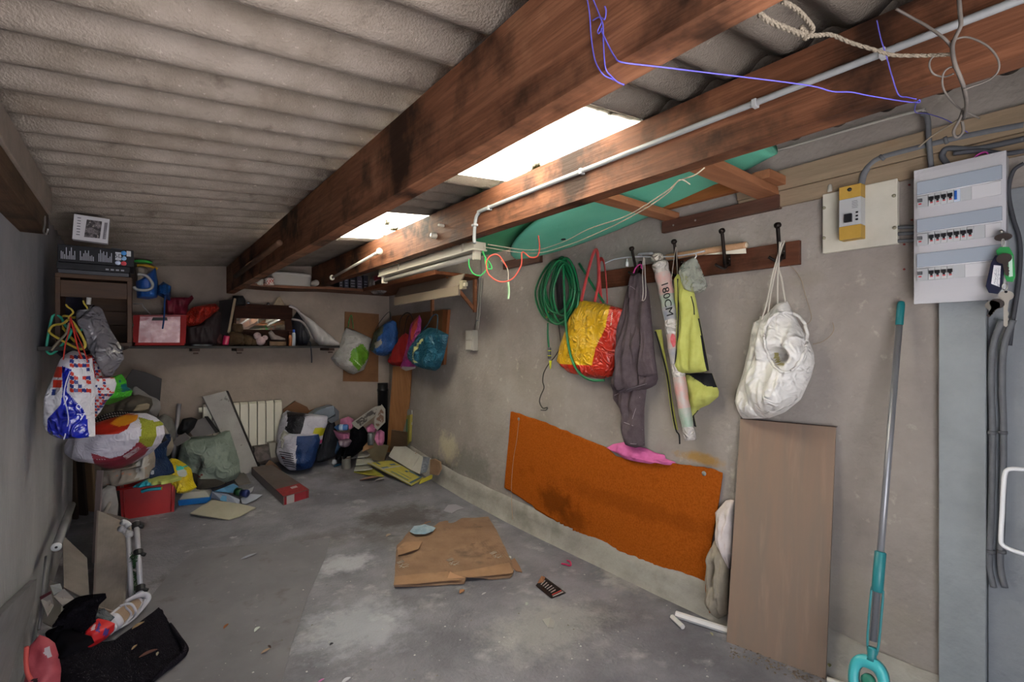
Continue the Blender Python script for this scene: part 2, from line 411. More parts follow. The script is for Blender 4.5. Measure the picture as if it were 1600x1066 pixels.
rr = N.new('ShaderNodeValToRGB'); rr.color_ramp.elements[0].position = .57; rr.color_ramp.elements[0].color = (.88, .86, .78, 1); rr.color_ramp.elements[1].position = .66; rr.color_ramp.elements[1].color = (.035, .028, .012, 1)
L.new(nz.outputs['Fac'], rr.inputs[0]); L.new(rr.outputs[0], tr.inputs[0])
L.new(tr.outputs[0], mxs.inputs[1]); L.new(t2.outputs[0], mxs.inputs[2]); L.new(mxs.outputs[0], N['Material Output'].inputs[0])
ceil = E('ceiling', None, None, (0, 0, 0), kind='structure')
def sheet(x0, x1, y0, y1, mat, lift, th=.006):
    V = []; Fs = []; nx = 2; ny = int(round((y1-y0)/PT*14))
    for side in (0, 1):
        for i in range(nx+1):
            x = x0+(x1-x0)*i/nx
            for j in range(ny+1):
                y = y0+(y1-y0)*j/ny
                V.append((x, y, roofz(x)+lift+th*side+A_*sin(2*pi*(y-.72)/PT)))
    K = (nx+1)*(ny+1)
    for s in (0, 1):
        for i in range(nx):
            for j in range(ny):
                a = s*K+i*(ny+1)+j; Fs.append((a, a+1, a+ny+2, a+ny+1))
    for i in range(nx):
        for j in (0, ny):
            a = i*(ny+1)+j; Fs.append((a, a+ny+1, a+ny+1+K, a+K))
    for j in range(ny):
        for i in (0, nx):
            a = i*(ny+1)+j; Fs.append((a, a+1, a+1+K, a+K))
    o = ob('roofing_sheet' if mat is not mt else 'translucent_sheet', V, Fs, mat, ceil, smooth=True)
    return o
YS = [1.284+.885*k for k in range(-2, 6)]
xc_ = [(XL-.12, .80), (.72, 1.60), (1.56, XR+.12)]
for k in range(len(YS)-1):
    for c, (x0, x1) in enumerate(xc_):
        sky = c == 1 and k in (2, 4)
        y0, y1 = YS[k], YS[k+1]
        if k in (2, 4) and c == 1: x1 = 1.80
        if k in (2, 4) and c == 2: x0 = 1.76
        if k == len(YS)-2: y1 = YB+.12
        sheet(x0, x1, y0, y1+.03, mt if sky else (m_fc if c == 0 else m_fc2), .007*c+.0035*(k % 2))
# roof beams
def wood(c1='#5c3826', c2='#865b43', dark='#170d09', light='#9a7155', axis='y', rough=.65, **kk):
    st = {'y': (14, .9, 14), 'x': (.9, 14, 14), 'z': (14, 14, .9)}[axis]
    return M(c1, c2, rough=rough, scale=2.2, bump=.25, bs=8, st=st, lo=.3, hi=.7, spec=.15, distort=1.2,
             stain=[(3.0, .48, .62, dark, .88), (-2.8, .6, .7, dark, .4), (3.7, .60, .74, light, .55)], **kk)
m_beam = wood()
def jbeam(name, lo, hi, mat, seg=40, jig=.004, **k):
    V = []; Fs = []; x0, y0, z0 = lo; x1, y1, z1 = hi
    for i in range(seg+1):
        y = y0+(y1-y0)*i/seg
        for q, (x, z) in enumerate([(x0, z0), (x1, z0), (x1, z1), (x0, z1)]):
            V.append((x+noise.noise(Vector((y*3, q*7, 1)))*jig, y, z+noise.noise(Vector((y*2.4, q*7, 9)))*jig))
    for i in range(seg):
        for q in range(4): Fs.append((i*4+q, i*4+(q+1) % 4, i*4+4+(q+1) % 4, i*4+4+q))
    Fs += [(0, 1, 2, 3), tuple(seg*4+i for i in (3, 2, 1, 0))]
    return ob(name, V, Fs, mat, bev=0, **k)
jbeam('roof_beam', (.714, -.3, H+.526), (.783, YB, roofz(.714)-A_-.001), m_beam, label='large reddish brown timber roof beam left of the skylights', cat='beam')
jbeam('roof_beam', (1.54, -.3, H+.638), (1.615, YB, roofz(1.54)-A_-.001), wood('#472a1c', '#6b4531', light='#84583f'), label='brown timber roof beam with grey conduit clipped along it', cat='beam')
# wall plate on the left wall
pl_ = LW(.09)
box('wall_plate', (XL, -.3, H+.485), (XL+.09, pl_.at(76, 340).y, H+.57), wood('#3a2a20', '#54402f'), label='dark rough timber plate fixed along the top of the left wall', cat='beam')
box('wall_plate', (XL, -.3, H+.572), (XL+.10, pl_.at(76, 340).y, roofz(-.4)-A_-.02), M('#6b6058', '#7d7168', scale=6, bump=.4), label='grey brown timber strip between dark plate and corrugated roof', cat='beam')
tube('hook', [LW(.09).at(70, 338), LW(.10).at(70, 350), LW(.10).at(68, 362), LW(.115).at(72, 366), LW(.125).at(75, 358)], .003, M('#a9a9aa', rough=.4, metal=.8), label='bent galvanized wire hook under the end of the left wall plate', cat='hook')
# boards along the top of the right wall
for i, (z0, z1, dx) in enumerate([(.735, .83, .03), (.66, .733, .022)]):
    zt = H+z0; box('wall_plank', (XR-dx, -.3, zt), (XR, 1.30, H+z1), M('#7d6c59', '#8d7b66', rough=.7, scale=3, bump=.2, bs=10, st=(8, .8, 8), stain=[(5, .6, .7, '#7b5f43', .6)]),
        label=['upper pale timber board along the top of the right wall', 'lower pale timber board at the top of right wall above the grey box'][i], cat='board')
# ================================================================= RIGHT WALL, NEAR END
white = M('#c9c8cc', rough=.45, spec=.4); offw = M('#bdb9ae', '#aea99d', rough=.6, scale=6, bump=.1, bs=20)
grey = M('#77787c', rough=.6); dgrey = M('#55565a', rough=.6); black = M('#17161a', rough=.55); steel = M('#b8b6b2', rough=.28, metal=.9)
# distribution board: plane x = 2.36
p = RW(.085)
t = E('distribution_board', 'large white circuit breaker board with three rows of breakers', 'fuse box', RW().at(1500, 470))
ul, vt = p.uv(1428, 262); ur, _ = p.uv(1572, 242); vb = p.uv(1430, 475)[1]; vt = (p.uv(1428, 262)[1]+p.uv(1567, 242)[1])/2
pb = RW(0)
pbox('back_box', pb, pb.uv(1435, 300)[0]*0+ul+.004, vb+.004, ur-.004, vt-.004, 0, .07, M('#b4b3b6', rough=.5), t, bev=.003)
# front cover: gently bulging
V = []; Fs = []; nu, nv = 14, 30
for side in (0, 1):
    for i in range(nv+1):
        for j in range(nu+1):
            s = j/nu; q = i/nv
            w_ = .012*(1-(2*s-1)**4)*(1-(2*q-1)**8)+.0
            V.append(p.W(ul+(ur-ul)*s, vb+(vt-vb)*q, -.014 if side else w_))
K = (nu+1)*(nv+1)
for s_ in (0, 1):
    for i in range(nv):
        for j in range(nu):
            a = s_*K+i*(nu+1)+j; Fs.append((a, a+1, a+nu+2, a+nu+1))
for i in range(nv):
    for j in (0, nu): a = i*(nu+1)+j; Fs.append((a, a+nu+1, a+nu+1+K, a+K))
for j in range(nu):
    for i in (0, nv): a = i*(nu+1)+j; Fs.append((a, a+1, a+1+K, a+K))
ob('cover', V, Fs, M('#b5b4ba', rough=.4, spec=.45), t, smooth=False)
def vmap(y, x=1430): return p.uv(x, y)[1]
W_ = ur-ul
smoke = M('#9aa3b0', rough=.18, spec=.6); rail = M('#aeb0b4', rough=.5); red = M('#b02a30', rough=.5)
rows_ = [(313, 292, 305, 327, 4, True), (370, 350, 363, 381, 7, False), (424, 403, 417, 434, 4, False)]
for (yc, ya, yb, yd, nb, extra) in rows_:
    v1, v0 = vmap(ya), vmap(yb+2)
    dz = -(vmap(yd)-vmap(yb+3))
    tp = pbox('hinged_window', p, ul+.012, v0, ur-.008, v1+.012, .008, .016, smoke, t, bev=.002)
    pbox('seam', p, ul+.012, v0-.003, ur-.008, v0-.001, .0105, .0145, M('#e8e8ee', rough=.3), tp)
    vc1 = v0-.006; vc0 = vc1-.046
    n_u = 2+nb; endu = ul+.012+.0175*(nb+(4 if not extra else 5))-.004
    pbox('module_strip', p, ul+.012, vc0, min(endu, ur-.01), vc1, .010, .0135, rail, t, bev=.001)
    pbox('blanking_strip', p, min(endu, ur-.012)+.001, vc0, ur-.010, vc1, .0095, .0128, M('#c4c3c8', rough=.5), t)
    b = pbox('residual_breaker', p, ul+.013, vc0+.002, ul+.046, vc1-.002, .0125, .018, M('#a5a6aa', rough=.5), t)
    pbox('toggle', p, ul+.016, vc0+.022, ul+.030, vc0+.034, .017, .026, dgrey, b)
    pbox('marking', p, ul+.018, vc0+.013, ul+.027, vc0+.018, .0175, .0186, red, b)
    text('30 mA', 'lettering', p, *[0, 0], .006, dgrey, b) if False else None
    for k in range(nb):
        u0 = ul+.048+.0178*k
        b = pbox('breaker', p, u0, vc0+.001, u0+.0168, vc1-.001, .0125, .019, M('#b9babd', rough=.5), t)
        pbox('toggle', p, u0+.002, vc0+.022, u0+.0148, vc0+.034, .018, .028, black, b)
        pbox('toggle_neck', p, u0+.005, vc0+.016, u0+.0118, vc0+.023, .018, .023, black, b)
        pbox('marking', p, u0+.0045, vc0+.011, u0+.0123, vc0+.0155, .0185, .0196, red, b)
    if extra:
        u0 = ul+.048+.0178*nb
        b = pbox('indicator_module', p, u0, vc0+.001, u0+.0168, vc1-.001, .0125, .018, M('#b9c4d6', rough=.4), t)
        pbox('blue_terminal', p, u0+.002, vc0+.008, u0+.009, vc1-.006, .018, .023, M('#2457a8', rough=.4), b)
# meter plate with a yellow main breaker
p = RW(.03); t = E('meter_plate', 'old off-white meter plate holding a yellow main breaker', 'fuse box', RW().at(1345, 390))
u0, v1 = p.uv(1285, 300); u1, _ = p.uv(1402, 285); v0 = p.uv(1287, 396)[1]; v1 = (p.uv(1285, 300)[1]+p.uv(1402, 283)[1])/2
pbox('plate', RW(), u0, v0, u1, v1, 0, .03, offw, t, bev=.003)
bu0, bv1 = p.uv(1318, 297); bu1, bv0 = p.uv(1352, 377)[0], p.uv(1320, 378)[1]
yl = M('#b08c40', '#a68338', rough=.5, scale=20)
for (a_, b_, m_) in ((0, .24, yl), (.24, .75, M('#a9aaad', rough=.4, spec=.5)), (.75, 1, yl)):
    va, vb_ = bv1+(bv0-bv1)*b_, bv1+(bv0-bv1)*a_
    o = pbox('breaker_end' if m_ is yl else 'breaker_face', p, bu0, va, bu1, vb_, -.002, .05, m_, t, bev=.002)
    if m_ is not yl:
        pbox('switch', p, bu0+(bu1-bu0)*.28, va+(vb_-va)*.12, bu0+(bu1-bu0)*.62, va+(vb_-va)*.42, .05, .062, black, o)
        for q in range(3): pbox('button', p, bu0+(bu1-bu0)*.78, va+(vb_-va)*(.15+.13*q), bu0+(bu1-bu0)*.88, va+(vb_-va)*(.21+.13*q), .05, .054, black, o)
        for q in range(5): pbox('marking', p, bu0+(bu1-bu0)*.6, va+(vb_-va)*(.62+.06*q), bu0+(bu1-bu0)*(.85+.02*(q % 2)), va+(vb_-va)*(.635+.06*q), .05, .0508, dgrey, o, bev=0)
lathe('screw', p.W((bu0+bu1)/2, bv1-.018, .045), [(.008, 0), (.008, .008), (.004, .01)], black, t, axis=p.n, seg=12)
for (x, y) in ((1287.6, 325), (1287.6, 372), (1397, 306), (1398, 356)):
    lathe('screw', p.at(x, y), [(.007, 0), (.007, .004), (.003, .005)], M('#8d8875', rough=.5, metal=.3), t, axis=p.n, seg=10)
lathe('cable_gland', RW(.02).at(1297, 300), [(.010, 0), (.010, .015), (.008, .03), (.004, .034)], M('#aaa79e', rough=.6), t, seg=12)
for (x, y, lb) in ((1421, 289, 'highest rust red wall plug, level with the board top'), (1425, 344, 'rust red wall plug just above the short conduits'), (1413, 382, 'rust red wall plug just below the short conduits'), (1413, 421, 'lowest rust red wall plug left of the breaker board')):
    lathe('wall_plug', RW().at(x, y), [(.004, 0), (.004, .004), (.002, .005)], M('#7b2e2a', rough=.6), axis=(-1, 0, 0), seg=10, label=lb, cat='plug', group='rust red wall plugs between the two fuse boxes')
# conduits
cg = M('#5b5d62', '#66686d', rough=.55, scale=20)
def run(name, label, pts, r, mat, d=.02, cat='conduit', clips=(), seg=10):
    t = E(name, label, cat, RW().at(*pts[0][:2]))
    tube('pipe', [RW(d+.0).at(*q) if len(q) == 2 else RW(q[2]).at(q[0], q[1]) for q in pts], r, mat, t, seg=seg)
    for (x, y, ang) in clips:
        c = RW(d).at(x, y); du = Vector((0, -cos(ang), sin(ang)))
        lathe('clip', c-du*.006, [(r*1.25, 0), (r*1.35, .002), (r*1.35, .010), (r*1.25, .012)], dgrey, t, axis=du, seg=14)
    return t
run('conduit', 'thick grey conduit curving from the top of the meter plate', [(1346, 288), (1350, 272), (1360, 258), (1377, 247), (1420, 235), (1480, 220), (1540, 207), (1600, 196)], .013, cg, .022, clips=((1379, 247, .6), (1479, 220, .2)))
run('conduit', 'grey cable pair curving above the white breaker board towards the right', [(1485, 262), (1474, 248), (1473, 240), (1482, 232), (1520, 233), (1560, 226), (1600, 217)], .010, M('#4f5157', rough=.6), .03)
run('conduit', 'dark cable behind the pink ribbon over the breaker board', [(1490, 240), (1530, 236), (1570, 240), (1600, 236)], .008, M('#4a4b52', rough=.6), .045)
run('conduit', 'slender grey vertical conduit dropping behind the breaker board from an elbow', [(1440, 178), (1447, 180), (1450, 190), (1451, 215), (1455, 262)], .009, cg, .045)
run('conduit', 'pale thin horizontal conduit below the top timber boards', [(1160, 249), (1240, 228), (1340, 199), (1436, 173), (1441, 175)], .006, M('#9c9891', rough=.5), .045)
for y in (356, 366, 377):
    run('conduit', ['top', 'middle', 'bottom'][(y-350)//10]+' of three short grey conduits joining the two fuse boxes', [(1400, y), (1436, y-2)], .007, cg, .02)
for (dx, lb) in ((0, 'left'), (17, 'right')):
    run('conduit', lb+' of two grey corrugated conduits rising right of the jamb column', [(1566+dx, 500, .05), (1552+dx, 540, .04), (1549+dx, 600), (1551+dx, 680), (1549+dx, 800), (1546+dx, 880), (1553+dx, 918)], .0095, cg, .026,
        clips=((1550+dx, 676, pi/2), (1548+dx, 862, pi/2)))
run('cable', 'black cable bending down beside the right side of the breaker board', [(1600, 255), (1583, 268), (1576, 300), (1583, 340), (1594, 380), (1592, 440), (1583, 500), (1578, 540)], .006, M('#3f4046', rough=.6), .03, cat='cable')
# pink ribbon behind the board
tube('ribbon', [RW(.07).at(1520, 249), RW(.07).at(1530, 241), RW(.07).at(1541, 238), RW(.07).at(1546, 245)], .009, M('#a83a8c', rough=.5), flat=.3, label='magenta ribbon end sticking up behind the white breaker board', cat='ribbon')
# keys hanging in front of the breaker board
p = RW(.13)
t = E('key_bunch', 'bunch of keys with green and navy tags hanging at the breaker board', 'keys', p.at(1565, 505))
def psz(pl, px): return (pl.at(800+0, 0)-pl.at(800, 0)).length
def disc(name, pl, px, py, ru, rv, th, mat, par, n=24, hole=None, rot=0, w=0):
    c = pl.uv(px, py); V = []; Fs = []
    for side in (0, 1):
        for i in range(n):
            a_ = 2*pi*i/n; x = cos(a_)*ru; y = sin(a_)*rv
            V.append(pl.W(c[0]+x*cos(rot)-y*sin(rot), c[1]+x*sin(rot)+y*cos(rot), w+(th if side else 0)))
    Fs = [tuple(range(n-1, -1, -1)), tuple(range(n, 2*n))]+[(i, (i+1) % n, n+(i+1) % n, n+i) for i in range(n)]
    return ob(name, V, Fs, mat, par)
dks = M('#57504e', rough=.35, metal=.8)
lathe('cam_lock', p.at(1565, 362)-p.n*.06, [(.006, 0), (.006, .066)], steel, t, axis=p.n, seg=12)
disc('round_key', p, 1568, 371, .022, .013, .003, dks, t, w=.003)
tube('split_ring', [p.W(*[p.uv(1568, 380)[0]+.003*cos(a_), p.uv(1568, 380)[1]+.013*sin(a_)][0:2], .01) for a_ in [2*pi*i/10 for i in range(11)]], .0018, steel, t, seg=6, sm=3)
for (nm, pts, mt_, th) in (('green_tag', [(1556, 392), (1563, 386), (1577, 386), (1584, 398), (1587, 432), (1583, 441), (1573, 440), (1562, 410)], M('#2f9a52', '#2a8a49', rough=.3, spec=.6), .006),
                           ('navy_tag', [(1556, 400), (1566, 399), (1571, 408), (1568, 450), (1560, 460), (1546, 458), (1541, 448), (1549, 412)], M('#171b35', rough=.25, spec=.6), .006)):
    o = psl(nm, p, pts, th, mt_, t, w=.012 if nm[0] == 'n' else .004, bev=.0015)
    if nm[0] == 'n':
        q_ = psl('paper_label', p, [(1554, 415), (1565, 416), (1563, 449), (1550, 444)], .001, M('#d9d9de', '#a8a8b8', rough=.5, scale=200, lo=.55, hi=.6), o, w=.0135)
    if nm[0] == 'n':
        for q in range(2): squig(q_, p, (1558+q*3, 419), (1554+q*4, 444), .9, 12, .0006, M('#3a4060', rough=.6), seed=q)
    else: psl('clear_window', p, [(1576, 400), (1582, 400), (1583, 432), (1577, 433)], .001, M('#cfe9da', rough=.2), o, w=.0045)
def key(px, py, rot, ln, mt_, name):
    c = p.uv(px, py); V = []; pts = []
    for i in range(13): a_ = radians(-250+i*320/12)+pi/2; pts.append((.013*cos(a_), .011*sin(a_)))
    pts = [(.019*cos(radians(a_)), .017*sin(radians(a_))) for a_ in range(-65, 246, 22)]
    pts += [(-.006, -.018), (-.006, -ln), (0, -ln-.006), (.004, -ln), (.004, -ln*.85), (.007, -ln*.8), (.004, -ln*.72), (.007, -ln*.62), (.004, -ln*.5), (.006, -.024)]
    ca, sa = cos(rot), sin(rot)
    return slab(name, [p.W(c[0]+x*ca-y*sa, c[1]+x*sa+y*ca, .024) for x, y in pts], .0025, mt_, t, n=p.n)
k1 = key(1574, 463, 0, .098, M('#c7c2b8', rough=.3, metal=.75), 'key')
lathe('hole', p.W(p.uv(1574, 457)[0], p.uv(1574, 457)[1], .0235), [(.004, 0), (.004, .002)], black, k1, axis=p.n, seg=10)
key(1571, 405, .15, .055, dks, 'key'); key(1560, 475, -.45, .045, dks, 'key'); key(1553, 478, -.15, .03, M('#8d8880', rough=.35, metal=.8), 'key')
tube('split_ring', [p.W(p.uv(1572, 449)[0]+.006*cos(a_), p.uv(1572, 449)[1]+.011*sin(a_), .022) for a_ in [2*pi*i/10 for i in range(11)]], .0015, steel, t, seg=6, sm=3)

# floor squeegee / mop frame leaning on the wall
top = RW(.03).at(1408, 472); bot = P(1359, 1066, 1.80)
t = E('mop', 'grey mop pole with turquoise grip and head leaning by the column', 'mop', (bot.x, bot.y, 0))
d_ = (bot-top)
def al(k): return top+d_*k
turq = M('#27757a', '#246c72', rough=.4, spec=.4); tdk = M('#12656a', rough=.45)
ax = d_.normalized()
lathe('end_grip', top, [(.004, -.004), (.011, 0), (.0135, .012), (.0135, .09), (.012, .095)], tdk, t, axis=ax, seg=16)
L_ = d_.length
lathe('pole', top+ax*.085, [(.0115, 0), (.0115, L_*.90-.085)], M('#85858b', rough=.35, metal=.5), t, axis=ax, seg=18)
kk = (880-472)/(1066-472.)
lathe('sleeve', top+ax*L_*.675, [(.013, 0), (.0185, .004), (.0185, L_*.10), (.015, L_*.10+.004)], turq, t, axis=ax, seg=18)
sd = ax.cross(Vector((1, 0, 0))).normalized()
for s_ in (-1, 1):
    tube('frame_rail', [top+ax*L_*.77+sd*s_*.017, top+ax*L_*.80+sd*s_*.0185, top+ax*L_*.90+sd*s_*.0175, top+ax*L_*.93+sd*s_*.012], .0042, turq, t)
lathe('collar', top+ax*L_*.915, [(.013, 0), (.016, .008), (.014, .03), (.02, .045)], turq, t, axis=ax, seg=18)
mp_ = TP(al(.97), al(.97)+Vector((0, -1, 0)), al(.9)); V = []; Fs = []
n = 36
def sup(a_, rx, ry): return (rx*math.copysign(abs(cos(a_))**.8, cos(a_)), ry*math.copysign(abs(sin(a_))**.8, sin(a_)))
c0 = mp_.uv(1358, 1054)
for (sc1, w_) in ((1, 0), (1, .022), (.82, .03), (.52, .026), (.5, 0)):
    for i in range(n): x, y = sup(2*pi*i/n, .062*sc1, .082*sc1); V.append(mp_.W(x+c0[0], y-.02+c0[1], w_-.01))
for j in range(4):
    for i in range(n): Fs.append((j*n+i, j*n+(i+1) % n, (j+1)*n+(i+1) % n, (j+1)*n+i))
Fs += [(4*n+i, 4*n+(i+1) % n, (i+1) % n, i) for i in range(n)]
hd = ob('head', V, Fs, M('#3fa3a8', rough=.35, spec=.5), t, smooth=True)
lathe('hinge', mp_.W(c0[0], c0[1]-.02, -.005), [(.022, 0), (.022, .02), (.01, .026)], M('#2c6f5c', rough=.4), hd, axis=mp_.n, seg=14)

# white rounded frame at the right edge
p = RW(.18)
t = E('tubular_stand', 'white tubular metal frame with rounded corners at right edge', 'stand', p.at(1590, 860))
tube('tube_loop', [p.at(*q) for q in [(1640, 738), (1600, 734), (1580, 733), (1571, 738), (1568, 760), (1566, 800), (1564, 840), (1567, 852), (1580, 859), (1600, 866), (1640, 878)]], .0065, M('#d5d5d8', rough=.35, spec=.5), t, seg=12)

# brown laminated board leaning
bl, br = G(1135, 1003), G(1290, 1062); tl, tr_ = RW(.022).at(1157, 655), RW(.022).at(1306, 668)
m_lam = M('#826b5c', '#76685d', rough=.5, scale=1.6, bump=.05, bs=10, st=(9, 9, .7), lo=.3, hi=.7, distort=.6, stain=[(-2.4, .56, .72, '#91796a', .5), (6, .70, .78, '#5a4a42', .5)])
t = E('laminate_board', 'tall brown laminated wooden board leaning on wall beneath white bag', 'board', (bl+br)/2)
bil('panel', bl, br, tr_, tl, .016, m_lam, t)
o = slab('edge_strip', [tl, tr_, tr_+Vector((0, 0, .0025)), tl+Vector((0, 0, .0025))], .017, M('#3b2a22', rough=.6), t)
# carpet nailed to the wall
p = RW(.012)
def ragged(pts, n=6, j=1.2, seed=1):
    rnd = random.Random(seed); out = []
    for i in range(len(pts)):
        a_, b_ = pts[i], pts[(i+1) % len(pts)]
        for k in range(n):
            q = k/n; out.append((a_[0]+(b_[0]-a_[0])*q+(rnd.uniform(-j, j) if k else 0), a_[1]+(b_[1]-a_[1])*q+(rnd.uniform(-j, j) if k else 0)))
    return out
cpx = [(799, 642), (830, 653), (867, 666), (913, 686), (949, 700), (960, 712), (985, 719), (1017, 724), (1030, 722), (1060, 725), (1092, 729), (1112, 732), (1129, 739), (1127, 762), (1124, 785), (1116, 825), (1110, 860), (1107, 895), (1103, 921), (1090, 914), (1050, 899), (1009, 880), (956, 857), (913, 838), (880, 820), (845, 800), (812, 777), (789, 762), (792, 720), (796, 680)]
m_car = M('#974a14', '#ad5a1e', rough=1, scale=90, bump=1, bs=220, spec=.02, stain=[(4, .60, .72, '#7a360d', .35)])
def cp(x, y): q = p.at(x, y); return (q.x, q.y, q.z)
spots(m_car, [((0, cp(870, 790)[1]-p.at(960, 790).y, .16), (1, .22, .13), '#5a2a0e', .65), ((0, -.17+cp(870, 790)[1]-p.at(960, 790).y, .10), (1, .16, .12), '#6b3210', .6), ((0, -.12, .32), (1, .8, .07), '#7b3a12', .4)])
t = E('carpet_piece', 'burnt orange carpet piece nailed low on the right wall', 'carpet', RW().at(960, 857))
cpl = cpx
uvp = [p.uv(*q) for q in ragged(cpx, 5, 1.0)]
# grid clipped to the outline by rows, so that it waves gently
vv = [q[1] for q in uvp]; V = []; Fs = []; uu = [q[0] for q in uvp]; nr, nc = 44, 90
u_lo, u_hi = min(uu), max(uu)
cols_ = []
for j in range(nc+1):
    u = u_lo+.001+(u_hi-u_lo-.002)*j/nc; xs = []
    for a_ in range(len(uvp)):
        (ua, va), (ub, vb_) = uvp[a_], uvp[(a_+1) % len(uvp)]
        if (ua > u) != (ub > u): xs.append(va+(vb_-va)*(u-ua)/(ub-ua))
    cols_.append((u, min(xs), max(xs)))
for side in (0, 1):
    for (u, a_, b_) in cols_:
        for i in range(nr+1):
            v = a_+(b_-a_)*i/nr
            V.append(p.W(u, v, (-.008 if side else 0)+.006+.006*noise.noise(Vector((u*3, v*2, 0)))+(0 if side else .0022*noise.noise(Vector((u*70, v*70, 2))))))
K = (nc+1)*(nr+1)
for s_ in (0, 1):
    for j in range(nc):
        for i in range(nr): a_ = s_*K+j*(nr+1)+i; Fs.append((a_, a_+1, a_+nr+2, a_+nr+1))
for j in range(nc):
    for i in (0, nr): a_ = j*(nr+1)+i; Fs.append((a_, a_+nr+1, a_+nr+1+K, a_+K))
for i in range(nr):
    for j in (0, nc): a_ = j*(nr+1)+i; Fs.append((a_, a_+1, a_+1+K, a_+K))
ob('pile', V, Fs, m_car, t, smooth=True)
for (x, y) in ((810.6, 655), (1100, 740)):
    lathe('nail', RW(.02).at(x, y), [(.013, 0), (.013, .002), (.005, .004)], M('#8e8c88', rough=.5, metal=.5), t, axis=(-1, 0, 0), seg=12)
tube('hanging_thread', [RW(.03).at(*q) for q in [(811, 657), (807, 690), (802, 720), (799, 765), (801, 812)]], .0018, M('#a9886c', rough=.9), t, seg=5)
tube('frayed_thread', [RW(.03).at(*q) for q in [(1104, 905), (1103, 920), (1106, 940), (1109, 958)]], .0035, M('#8d4a20', rough=.9), t, seg=5)
# cloths wedged between carpet and board
puff('cloth', RW(.02), [(1118, 800), (1136, 780), (1147, 782), (1150, 860), (1140, 893), (1130, 860), (1121, 835)], .06, M('#b8aca8', '#c4bab8', rough=.95, scale=20, bump=.2, bs=30), fold=.5, ff=(35, 12), seed=3, label='white cloth stuffed behind the left edge of the leaning board', cat='cloth')
puff('cloth', RW(.03), [(1120, 835), (1128, 850), (1140, 890), (1138, 960), (1122, 968), (1108, 935), (1105, 905), (1108, 870)], .07, M('#83786a', '#8f8575', rough=.95, scale=20, bump=.2, bs=30), fold=.6, ff=(40, 10), seed=4, label='beige cloth bunched between carpet and leaning board near the floor', cat='cloth')
def stick(name, a_, b_, r, mat, label, cat, flat=None, par=None):
    return tube(name, [a_, b_], r, mat, par, seg=6, sm=1, label=label, cat=cat, smooth=False, flat=flat)
a_, b_ = G(1056, 960, .018), G(1150, 990, .018)
stick('plastic_trunking', a_, b_, .017, M('#c8c4c4', rough=.4), 'long white plastic trunking lying on floor against the leaning board', 'trunking')
stick('plastic_trunking', G(1050, 964, .014), G(1067, 980, .014), .013, M('#bdbab8', rough=.4), 'short white plastic trunking stub on floor beside the long piece', 'trunking')
# debris at the foot of the board
rnd = random.Random(5)
V = []; Fs = []
for i in range(260):
    q = rnd.random(); c = G(1150+140*q+rnd.uniform(-16, 10), 1015+50*q+rnd.uniform(-14, 12)); r_ = rnd.uniform(.002, .008)
    if c.x > XR-.06: continue
    o0 = len(V)
    for k in range(4): a2 = k*pi/2+rnd.random(); V.append((c.x+cos(a2)*r_, c.y+sin(a2)*r_, .001+rnd.random()*.004))
    V.append((c.x, c.y, r_*.8)); Fs += [(o0, o0+1, o0+4), (o0+1, o0+2, o0+4), (o0+2, o0+3, o0+4), (o0+3, o0, o0+4)]
ob('dirt', V, Fs, M('#4a4038', '#7e7264', rough=1, scale=60), label='dark gritty dirt and crumbs along foot of leaning board', cat='dirt', kind='stuff')

# ---------------------------------------------------------------- coat rack and what hangs on it
p = RW(.022); t = E('coat_rack', 'dark brown wooden coat rack board with black iron hooks', 'coat rack', RW().at(1100, 430))
u0 = p.uv(938, 430)[0]; u1 = p.uv(1249, 390)[0]; v1 = p.uv(1249, 375)[1]; v0 = p.uv(1249, 413)[1]
pbox('board', RW(), u0, v0, u1, v1, 0, .022, wood('#4a2a1e', '#5f3a2a', axis='y', dark='#20120c', light='#6b4431', rough=.5), t, bev=.003)
iron = M('#15110f', '#241b17', rough=.45, scale=40, metal=.5, bump=.2, bs=80)
hk = [((1001, 418), (987, 388)), ((1066, 418), (1053, 377)), ((1139, 405), (1128, 360)), ((1224, 393), (1215, 351))]
for (bx, by), (kx, ky) in hk:
    c = p.uv(bx, by)
    h_ = pbox('hook', p, c[0]-.011, c[1]-.038, c[0]+.011, c[1]+.038, 0, .005, iron, t, bev=.002)
    for dv in (-.028, 0, .028):
        lathe('screw', p.W(c[0]+(.006 if dv == 0 else 0), c[1]+dv, .005), [(.004, 0), (.004, .002), (.002, .003)], M('#6a6663', rough=.4, metal=.7), h_, axis=p.n, seg=8)
    kp = RW(.14).at(kx, ky); b0 = p.W(c[0], c[1]-.02, .006)
    tube('arm', [b0, b0+Vector((-.03, 0, -.012)), (b0+kp)/2+Vector((-.012, 0, -.02)), kp], .0085, iron, h_, seg=10)
    lathe('knob', kp-Vector((0, 0, .004)), [(.007, -.012), (.014, -.007), (.016, 0), (.014, .009), (.006, .014)], iron, h_, axis=(-.5, 0, .8), seg=14)
    tube('lower_arm', [b0, b0+Vector((-.03, .004, -.03)), b0+Vector((-.055, .02, -.022)), b0+Vector((-.065, .035, -.008))], .007, iron, h_, seg=8)
